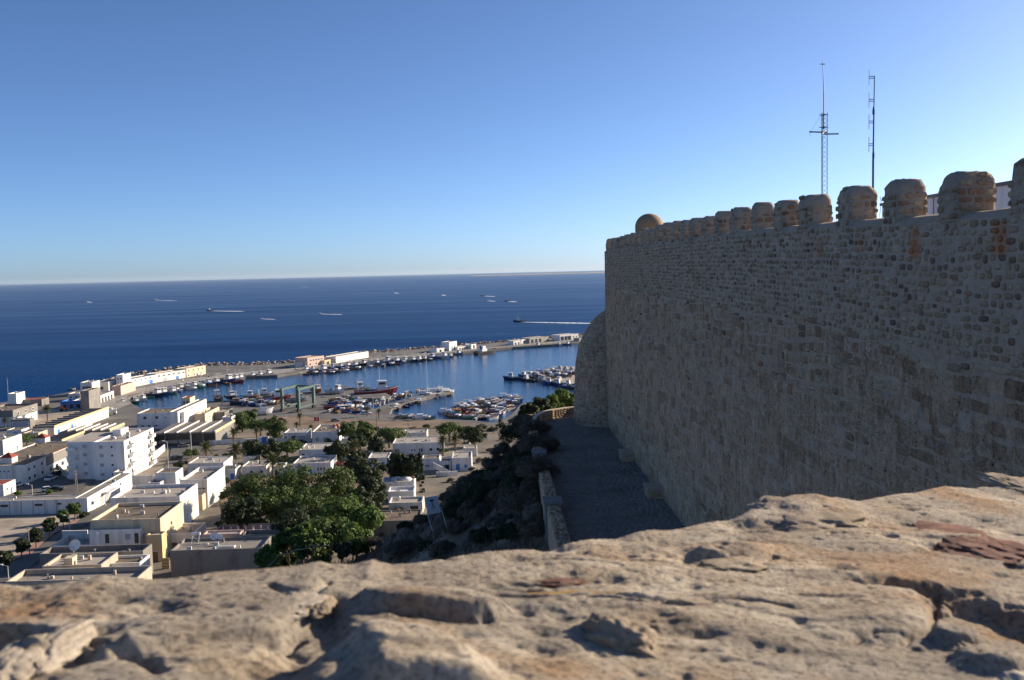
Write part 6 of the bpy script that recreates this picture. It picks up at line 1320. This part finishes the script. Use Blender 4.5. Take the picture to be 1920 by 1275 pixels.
swarm([(960, 713), (1000, 716), (1050, 726), (1084, 732), (1084, 727), (1050, 718), (1010, 711), (975, 706)], 12, 0, [('trawler', 'navy_hull'), ('trawler', 'black_hull'), ('trawler', 'blue_hull'), ('trawler', 'grey_hull')], 'moored along the mole', 'dark boats along the mole', 2.9, .2, 7, .7, .95)
swarm([(1000, 700), (1045, 692), (1070, 698), (1076, 708), (1040, 708), (1010, 706)], 16, QZ+.5, [('canopy', 'navy_hull'), ('canopy', 'wood'), ('small', 'blue_hull'), ('canopy', 'white_paint')], 'standing on the mole', 'boats standing on the mole', 2.6, .5, 5.5, 1.2, 1.6)
swarm([(440, 757), (450, 750), (520, 744), (526, 757), (480, 763)], 18, QZ+.4, PK, 'on the yard edge', 'small boats on the near yard edge', .4, .6, 3.8, 1.1, 1.6)
swarm([(545, 703), (620, 696), (700, 685), (780, 676), (850, 668), (850, 671), (780, 680), (700, 690), (620, 701), (548, 706)], 26, 0, PK[2:], 'lying off the far quay', 'small boats off the far quay', BOW, .3, 6, 1.1, 1.7)
swarm([(280, 742), (330, 733), (400, 722), (455, 714), (458, 717), (400, 727), (330, 739), (284, 748)], 14, 0, PK[2:], 'among the quay trawlers', 'small boats among the trawlers', BOW, .3, 6, 1.1, 1.7)
for k, (px, py) in enumerate(((1050, 697), (1061, 698.5), (1072, 700), (1082, 702))):
    t = thing('concrete_block', 'tapered grey concrete block standing in line on the pale mole', 'concrete block', at_z(px, py, QZ), .3, 'concrete blocks on the mole')
    b = MB(); b.lathe([(2.4, 0), (2.3, .6), (1.3, 3.8), (1.0, 4.2), (.02, 4.2)], 4); b.build('base_block', 'concrete', t)
# sailing yacht and motor yachts at the jetty head
p = at_z(799, 745, 0); t = thing('sailing_yacht', 'white sailing yacht with very tall bare mast at the jetty head', 'sailboat', p, .5)
V, out, deck, S_ = hull_mb(13, 3.8, 1.4, sheer=.35); b = MB(); b.add(V, out); b.build('hull', 'white_paint', t); b = MB(); b.add(V, deck); b.build('deck', 'tarp', t)
obox(t, 'cabin', 'white_paint', -2.5, 2.2, -1.1, 1.1, .9, 1.7); b = MB(); b.tube((.8, 0, 1), (.8, 0, 21.5), .17, .11, 8); b.build('mast', 'white_paint', t)
b = MB(); b.bar((-4.8, 0, 2.7), (.8, 0, 2.7), .35, .35); b.build('boom', 'white_paint', t); b = MB(); b.tube((6.3, 0, 1.7), (.8, 0, 20.5), .03, n=4); b.build('forestay', 'dark_metal', t); b = MB(); b.tube((-6.3, 0, 1.5), (.8, 0, 21.3), .03, n=4); b.build('backstay', 'dark_metal', t)
for px, py, s, lab in ((797, 741, 1.2, 'white motor yacht with cabin moored left of the jetty head'), (820, 736, 1.15, 'white motor yacht at middle of the jetty head group'), (836, 735, 1.1, 'white motor yacht at right end of the jetty head group'), (828, 731, 1.0, 'white motor yacht behind the jetty head group'), (808, 733, .9, 'small white motor yacht beneath the tall mast')):
    boat('yacht', 'white_paint', lab, at_z(px, py+5, 0), .5+R.uniform(-.2, .2), s, 'motor yachts at the jetty head')
# ---- travel lift
p = at_z(530, 772, QZ); t = thing('travel_lift', 'tall green travel lift gantry on wheels in the boat yard', 'gantry crane', p, -.33)
Wd, Dp, Hh = 9.4, 15, 11
for x in (0, Wd):
    for y in (0, Dp):
        b = MB(); b.box(x-.62, x+.62, y-.7, y+.7, 1.5, Hh); b.build('leg', 'crane_green', t)
        for q in (-.75, .75):
            b = MB(); b.tube((x-.45, y+q, .85), (x+.45, y+q, .85), .85, n=14); b.build('wheel', 'tyre', t)
    b = MB(); b.box(x-.66, x+.66, -1.2, Dp+1.2, Hh+.003, Hh+1.1); b.build('top_beam', 'crane_green', t)
    b = MB(); b.box(x-.35, x+.35, .73, Dp-.73, 1.9, 2.6); b.build('sill_beam', 'crane_green', t)
b = MB(); b.box(.67, Wd-.67, Dp-.9, Dp+.1, Hh+.1, Hh+1.0); b.build('cross_beam', 'crane_green', t)
b = MB(); [b.tube((x, y, Hh), (x+dx, y, 3.2), .06, n=5) for y in (4, 10) for x, dx in ((.5, 2.2), (Wd-.5, -2.2))]; b.build('sling', 'dark_metal', t)
obox(t, 'engine_box', 'crane_green', -1.3, -.64, 5, 8.5, 1.5, 3.2)
# ---- vessels at sea with wakes
mt, nt, bs = nodes_of('foam'); MT['foam'] = mt; bs.inputs['Roughness'].default_value = .9
c = ramp(nt, noise_t(nt, pos(nt, (.05, .05, 0)), 1, 6, .7), ((.30, (.2, .32, .45)), (.48, (.8, .84, .86)))); nt.links.new(c, bs.inputs['Base Color'])
def seaboat(px, py, L, wake_px, lab, dirx=-1):
    p = at_z(px, py, 0); hd = math.pi if dirx < 0 else 0
    boat('trawler', 'navy_hull' if L > 20 else 'white_paint', lab, p, hd+.1, L/22, None)
    if wake_px:
        e = at_z(px+wake_px, py+(3 if wake_px > 100 else 1.2), 0); d = (e-p); n_ = 26; V = []
        for k in range(n_+1):
            f = k/n_; q = p.lerp(e, f); w = (.9+L*.2*f)*(1+.4*math.sin(k*2.7))*(1-.7*f**3); nn = Vector((-d.y, d.x, 0)).normalized()
            V += [q+nn*w*2.2+Vector((0, 0, .25)), q-nn*w*2.2+Vector((0, 0, .25))]
        b = MB(); b.add(V, [(2*k, 2*k+1, 2*k+3, 2*k+2) for k in range(n_)]); b.build('boat_wake', 'foam', kind='stuff')
for a in ((974, 604, 26, 150, 'largest boat at sea trailing a long white wake toward the fort'), (394, 583, 24, 64, 'dark boat at sea with short bright wake left of centre'), (292, 563, 20, 40, 'far boat at sea with thin wake above the quay row'), (164, 566, 12, 8, 'tiny far boat nearest the left edge of the sea'), (580, 538, 18, -14, 'tiny boat just under the horizon'), (739, 549, 18, 8, 'white speck of a boat far out near middle'), (828, 553, 16, 7, 'faint boat right of the white speck'),
          (906, 555, 22, 22, 'far dark boat with wake left of the fort corner'), (914, 564, 14, 14, 'small boat just below the far dark boat'), (952, 565, 22, 16, 'boat on the far sea nearest the fort corner'), (601, 589, 14, 40, 'small boat with a faint wake in the middle sea'), (490, 598, 8, 26, 'tiny skiff on the middle sea')):
    seaboat(*a[:4], a[4])
# ---- cars
def mk_car(color, label):
    t = thing('parked_car', label, 'car'); prof = [(-2.1, .35), (2.1, .35), (2.12, .75), (1.2, .95), (-1.95, .98), (-2.12, .8)]
    def ext(prof, w, wt): b = MB(); n = len(prof); b.add([(x, -w, z) for x, z in prof]+[(x, w, z) for x, z in prof], [tuple(range(n-1, -1, -1)), tuple(range(n, 2*n))]+[(k, (k+1) % n, n+(k+1) % n, n+k) for k in range(n)]); return b
    ext(prof, .85, .85).build('body', color, t); cab = [(1.0, .953), (.35, 1.45), (-1.3, 1.48), (-1.85, .983)]
    c = ext(cab, .72, .6).build('cabin', 'glass_dark', t); b = MB(); b.box(-1.3, .38, -.70, .70, 1.482, 1.53); b.build('roof', color, t)
    for x in (-1.3, 1.3):
        for y in (-.8, .8): b = MB(); b.tube((x, y-.1, .32), (x, y+.1, .32), .32, n=12); b.build('wheel', 'tyre', t)
    for y in (-.6, .6): b = MB(); b.box(2.1, 2.14, y-.17, y+.17, .58, .74); b.build('headlight', 'pale_metal', t)
    return t
CP = {}
def car(color, px, py, hd, label, s=1, onq=False):
    p = at_z(px, py, QZ+.08) if onq else at_t(px, py, .3)
    if not onq: p.z -= .02
    if color not in CP: CP[color] = mk_car(color, label); c = CP[color]; KIDS[c.name] = [(a, []) for a in c.children]; c.location = p; c.rotation_euler.z = hd; c.scale = (s,)*3; c['group'] = 'parked cars'
    else: dup(CP[color], p, hd, label, 'parked cars', s)
for a in (('car_white', 96, 900, 1.5, 'white off road car parked facing the apartment forecourt', 1.15), ('car_black', 107, 890, 1.5, 'dark car parked in shade beside the curved compound wall'), ('car_white', 90, 921, .4, 'white car parked in middle of the court'), ('car_black', 107, 920, .2, 'black car parked right of the white one'), ('car_white', 34, 912, 1.4, 'white car parked against the two storey building'),
          ('car_black', 331, 861, .9, 'dark car driving on the street'), ('car_grey', 629, 790, .1, 'grey car on the harbour lane behind customs house'), ('car_red', 694, 808, 1.2, 'red car parked beneath the bushy trees'), ('car_grey', 370, 824, .2, 'grey car before the open market shed'), ('car_red', 528, 789, .1, 'red car on the earth verge by the palm'), ('car_black', 566, 831, .1, 'black car behind the white wall near the bungalow'), ('car_grey', 345, 838, .2, 'grey car at the street corner wall')): car(*a)
for a in (('car_white', 125, 766, .2, 'white car parked by the blue shopfront', 1, True), ('car_white', 548, 688, .6, 'white car on the breakwater quay', 1, True), ('car_white', 553, 687, .6, 'second white car on the breakwater quay', 1, True), ('car_white', 686, 778, .2, 'white van parked by the shore palms', 1.3, True)): car(*a)
t = thing('box_truck', 'white box truck parked beside the long ochre shed', 'truck', at_t(199, 778, .1), .25)
obox(t, 'cargo_box', 'white_paint', -4, 3, -1.25, 1.25, 1.0, 3.6); obox(t, 'cab', 'white_paint', 3.1, 5, -1.15, 1.15, .6, 2.8); obox(t, 'windscreen', 'glass_dark', 5.0, 5.03, -1, 1, 1.7, 2.6)
for x in (-2.5, 4):
    for y in (-1.1, 1.1): b = MB(); b.tube((x, y-.15, .5), (x, y+.15, .5), .5, n=12); b.build('wheel', 'tyre', t)
t = thing('tractor', 'orange tractor parked near the blue shopfront', 'tractor', at_t(119, 771, .2), .5)
obox(t, 'hood', 'orange_paint', .2, 2, -.5, .5, .8, 1.6); obox(t, 'cab', 'orange_paint', -1.4, .15, -.8, .8, .8, 2.6)
for x, r in ((-.9, .8), (1.5, .5)):
    for y in (-.9, .9): b = MB(); b.tube((x, y-.2, r), (x, y+.2, r), r, n=12); b.build('wheel', 'tyre', t)
# ---- lamp posts, poles, flags
def pole(label, bx, by, tx, ty, kind='lamp', arm=1, mtl='pale_metal', onq=False):
    p = at_z(bx, by, QZ) if onq else at_t(bx, by, .25); q = at_y(tx, ty, p.y); h = q.z-p.z
    t = thing({'lamp': 'street_lamp', 'pole': 'utility_pole', 'lattice': 'lattice_pole'}[kind], label, {'lamp': 'street lamp', 'pole': 'utility pole', 'lattice': 'utility pole'}[kind], p)
    if kind == 'lattice':
        b = MB(); z = 0; k = 0
        for x in (-.35, .35): b.bar((x, 0, -.5), (x*.5, 0, h), .1, .14)
        while z < h-.7: s0, s1 = .35-.175*z/h, .35-.175*(z+.7)/h; b.bar((s0*(-1)**k, 0, z), (-s1*(-1)**k, 0, z+.7), .06, .08); z += .7; k += 1
        b.build('lattice', mtl, t); b = MB(); b.bar((-.9, 0, h-.6), (.9, 0, h-.6), .1, .1); b.build('cross_arm', mtl, t); return
    b = MB(); b.tube((0, 0, -.5), (0, 0, h), .13, .08, 7); b.build('post', mtl, t)
    if kind == 'lamp':
        b = MB(); b.tube((0, 0, h-.1), (-1.3*arm, 0, h+.25), .05, n=5); b.build('arm', mtl, t); b = MB(); b.box(-1.3*arm-.45, -1.3*arm+.3, -.16, .16, h+.2, h+.38); b.build('lamp_head', 'white_paint', t)
    else:
        b = MB(); b.bar((-.7, 0, h-.4), (.7, 0, h-.4), .1, .1); b.build('cross_arm', mtl, t)
for a in (('white street lamp by the second clipped street tree', 131, 994, 128, 968), ('wooden utility pole among the clipped street trees', 56, 1042, 53, 988, 'pole', 1, 'tarp'), ('tall lattice pole rising behind the garage roof', 145, 944, 141, 882, 'lattice', 1, 'tarp'), ('short lamp post in the parking court', 61, 928, 59, 909), ('thin pole at the lit garage side wall', 198, 949, 195, 921, 'pole'), ('blue headed lamp post at bottom left lane', 16, 1086, 12, 1061), ('tall street lamp standing at the street bend', 316, 878, 311, 828),
          ('tall white post before the open market shed', 359, 843, 356, 803, 'pole', 1, 'white_paint'), ('pole at the end of the raised parapet', 271, 903, 269, 873, 'pole', 1, 'tarp'), ('thin tall pole left of the grove', 444, 896, 443, 862, 'pole'), ('tall dark pole beside the big round pine', 707, 816, 706, 771, 'pole', 1, 'dark_metal'), ('short pole behind the bushy trees', 666, 798, 665, 782, 'pole'), ('dark pole right of the big round pine', 766, 816, 765, 776, 'pole', 1, 'dark_metal'), ('white pole left of customs house', 537, 803, 536, 776, 'pole', 1, 'white_paint'),
          ('grey pole before the garage openings', 546, 823, 545, 796, 'pole'), ('pole standing in the palm garden', 789, 850, 788, 822, 'pole', 1, 'white_paint'), ('pole on the white wall above brown roof', 722, 930, 721, 908, 'pole', 1, 'dark_metal'), ('pole in the street below the open shed', 303, 832, 302, 808, 'pole', 1, 'tarp')): pole(*a)
for a in (('tall yard lamp standing at the slip', 416, 760, 415, 727, 'pole', 1, 'dark_metal', True), ('slim pole on the shore by the curved jetty', 700, 768, 699, 742, 'pole', 1, 'white_paint', True), ('lamp post on the breakwater crest', 727, 664, 726, 652, 'pole', 1, 'white_paint', True), ('thin mast at the left shore pavilion', 15, 736, 14, 708, 'pole', 1, 'pale_metal', True), ('thin dark pole by the left shore rocks', 91, 752, 90, 737, 'pole', 1, 'dark_metal', True), ('pole at the pontoon basin entrance', 834, 782, 833, 757, 'pole', 1, 'dark_metal', True)): pole(*a)
p = at_t(600, 809, 0); q = at_y(600, 782, p.y); t = thing('flag', 'red flag with white disc and red crescent flying above customs house', 'flag', (p.x, p.y, p.z)); h = q.z-p.z
b = MB(); b.tube((0, 0, 4.5), (0, 0, h), .06, n=6); b.build('pole', 'white_paint', t)
def wav(u): return .12*math.sin(u*2.4)
b = MB(); V = []
for k in range(9): u = -2.4*k/8; V += [(u, wav(u), h-1.7), (u, wav(u), h-.1)]
b.add(V, [(2*k, 2*k+1, 2*k+3, 2*k+2) for k in range(8)]); b.build('cloth', 'flag_red', t)
b = MB(); cx, cz = -1.2, h-.9; b.add([(cx+.45*math.cos(a), wav(cx+.45*math.cos(a))-.02, cz+.45*math.sin(a)) for a in np.linspace(0, 6.0, 18)], [tuple(range(18))]); b.build('disc', 'white_paint', t)
b = MB(); o_ = [(cx+.3*math.cos(a), wav(cx+.3*math.cos(a))-.03, cz+.3*math.sin(a)) for a in np.linspace(.6, 5.7, 12)]; i_ = [(cx+.07+.24*math.cos(a), wav(cx+.07+.24*math.cos(a))-.03, cz+.24*math.sin(a)) for a in np.linspace(.6, 5.7, 12)]
b.add(o_+i_, [(k, k+1, 13+k, 12+k) for k in range(11)]); b.build('crescent', 'flag_red', t)
p = at_t(51, 902, 0); t = thing('flag', 'small limp red flag on the two storey white building', 'flag', (p.x, p.y-.3, p.z)); b = MB(); b.tube((0, 0, 2.2), (-.5, -.8, 4.6), .04, n=5); b.build('pole', 'pale_metal', t)
b = MB(); b.add([(-.5, -.8, 4.6), (-.35, -.6, 3.8), (-1.4, -.9, 3.2), (-1.3, -.9, 3.9)], [(0, 1, 2, 3)]); b.build('cloth', 'flag_red', t)
# ---- people
def person(px, py, label, top, legs):
    p = at_t(px, py, 0); t = thing('person', label, 'person', p, R.uniform(0, 6), 'people by the white garden wall'); b = MB()
    prof = [(.10, .78), (.17, .86), (.19, 1.0), (.18, 1.2), (.21, 1.38), (.17, 1.47), (.06, 1.52), (.055, 1.56)]; b.lathe(prof, 8); b.build('jacket', top, t, True)
    b = MB(); [b.tube((s*.09, 0, .02), (s*.1, 0, .45), .055, .065, 6).tube((s*.1, 0, .45), (s*.08, 0, .86), .065, .095, 6) for s in (-1, 1)]; b.build('trousers', legs, t, True)
    b = MB(); b.lathe([(.02, 1.54), (.075, 1.58), (.095, 1.66), (.085, 1.74), (.03, 1.79)], 8); [b.tube((s*.2, 0, 1.40), (s*.26, .03, 1.1), .045, .04, 6).tube((s*.26, .03, 1.1), (s*.25, .1, .85), .038, .03, 6) for s in (-1, 1)]; b.build('body', 'skin', t, True)
for k, (px, c) in enumerate(((565, 'cloth_dark'), (573, 'cloth_dark'), (587, 'car_grey'), (591, 'cloth_dark'), (604, 'blue_hull'), (609, 'cloth_dark'), (615, 'cloth_dark'), (625, 'car_grey'), (629, 'cloth_dark'), (634, 'blue_hull'))):
    person(px, 825.5+R.uniform(-.6, .6), {'cloth_dark': 'person in dark clothes standing before customs house', 'car_grey': 'person in grey clothes standing before customs house', 'blue_hull': 'person in blue top standing before customs house'}[c], c, 'cloth_dark')
# yard clutter
for k in range(46):
    zi = R.randrange(5); px, py = (((R.uniform(440, 520), R.uniform(742, 758)), (R.uniform(150, 200), R.uniform(780, 790)), (R.uniform(640, 700), R.uniform(744, 776)), (R.uniform(250, 450), R.uniform(703, 719)), (R.uniform(570, 780), R.uniform(672, 688))))[zi]
    p = at_z(px, py, QZ+.05); s = R.uniform(.5, 1.5); 
    c = R.choice(('blue_paint', 'wood', 'tarp', 'netting', 'orange_paint', 'white_paint'))
    b = MB(); b.box(-s, s, -s*.6, s*.6, 0, .55*s); b.box(-s*.8, s*.5, -s*.5, s*.5, .553*s, s*R.uniform(.9, 1.3)); o = b.build('crate', c, label={'blue_paint': 'blue', 'wood': 'wooden', 'tarp': 'tan', 'netting': 'dark', 'orange_paint': 'orange', 'white_paint': 'white'}[c]+' fishing crate stack '+('amid the yard clutter left of the travel lift', 'in the dusty yard beside the long ochre shed', 'among small boats on the hard', 'on the quay road before the net stores', 'on the breakwater quay near the long white hall')[zi], cat='crate', group='fishing crates about the harbour', loc=p, rz=R.uniform(0, 3))
# ================================================================ sea air
b = MB(); b.box(-53000, 53000, -3100, 57000, -3.5, 190)
hz = b.build('haze', None, kind='stuff'); mt = bpy.data.materials.new('sea_air'); mt.use_nodes = True; nt = mt.node_tree
nt.nodes.remove(nt.nodes['Principled BSDF']); pv = nt.nodes.new('ShaderNodeVolumePrincipled'); pv.inputs['Color'].default_value = (.74, .86, 1, 1); pv.inputs['Density'].default_value = .000009; pv.inputs['Anisotropy'].default_value = .2
nt.links.new(pv.outputs[0], nt.nodes['Material Output'].inputs['Volume']); hz.data.materials.append(mt)
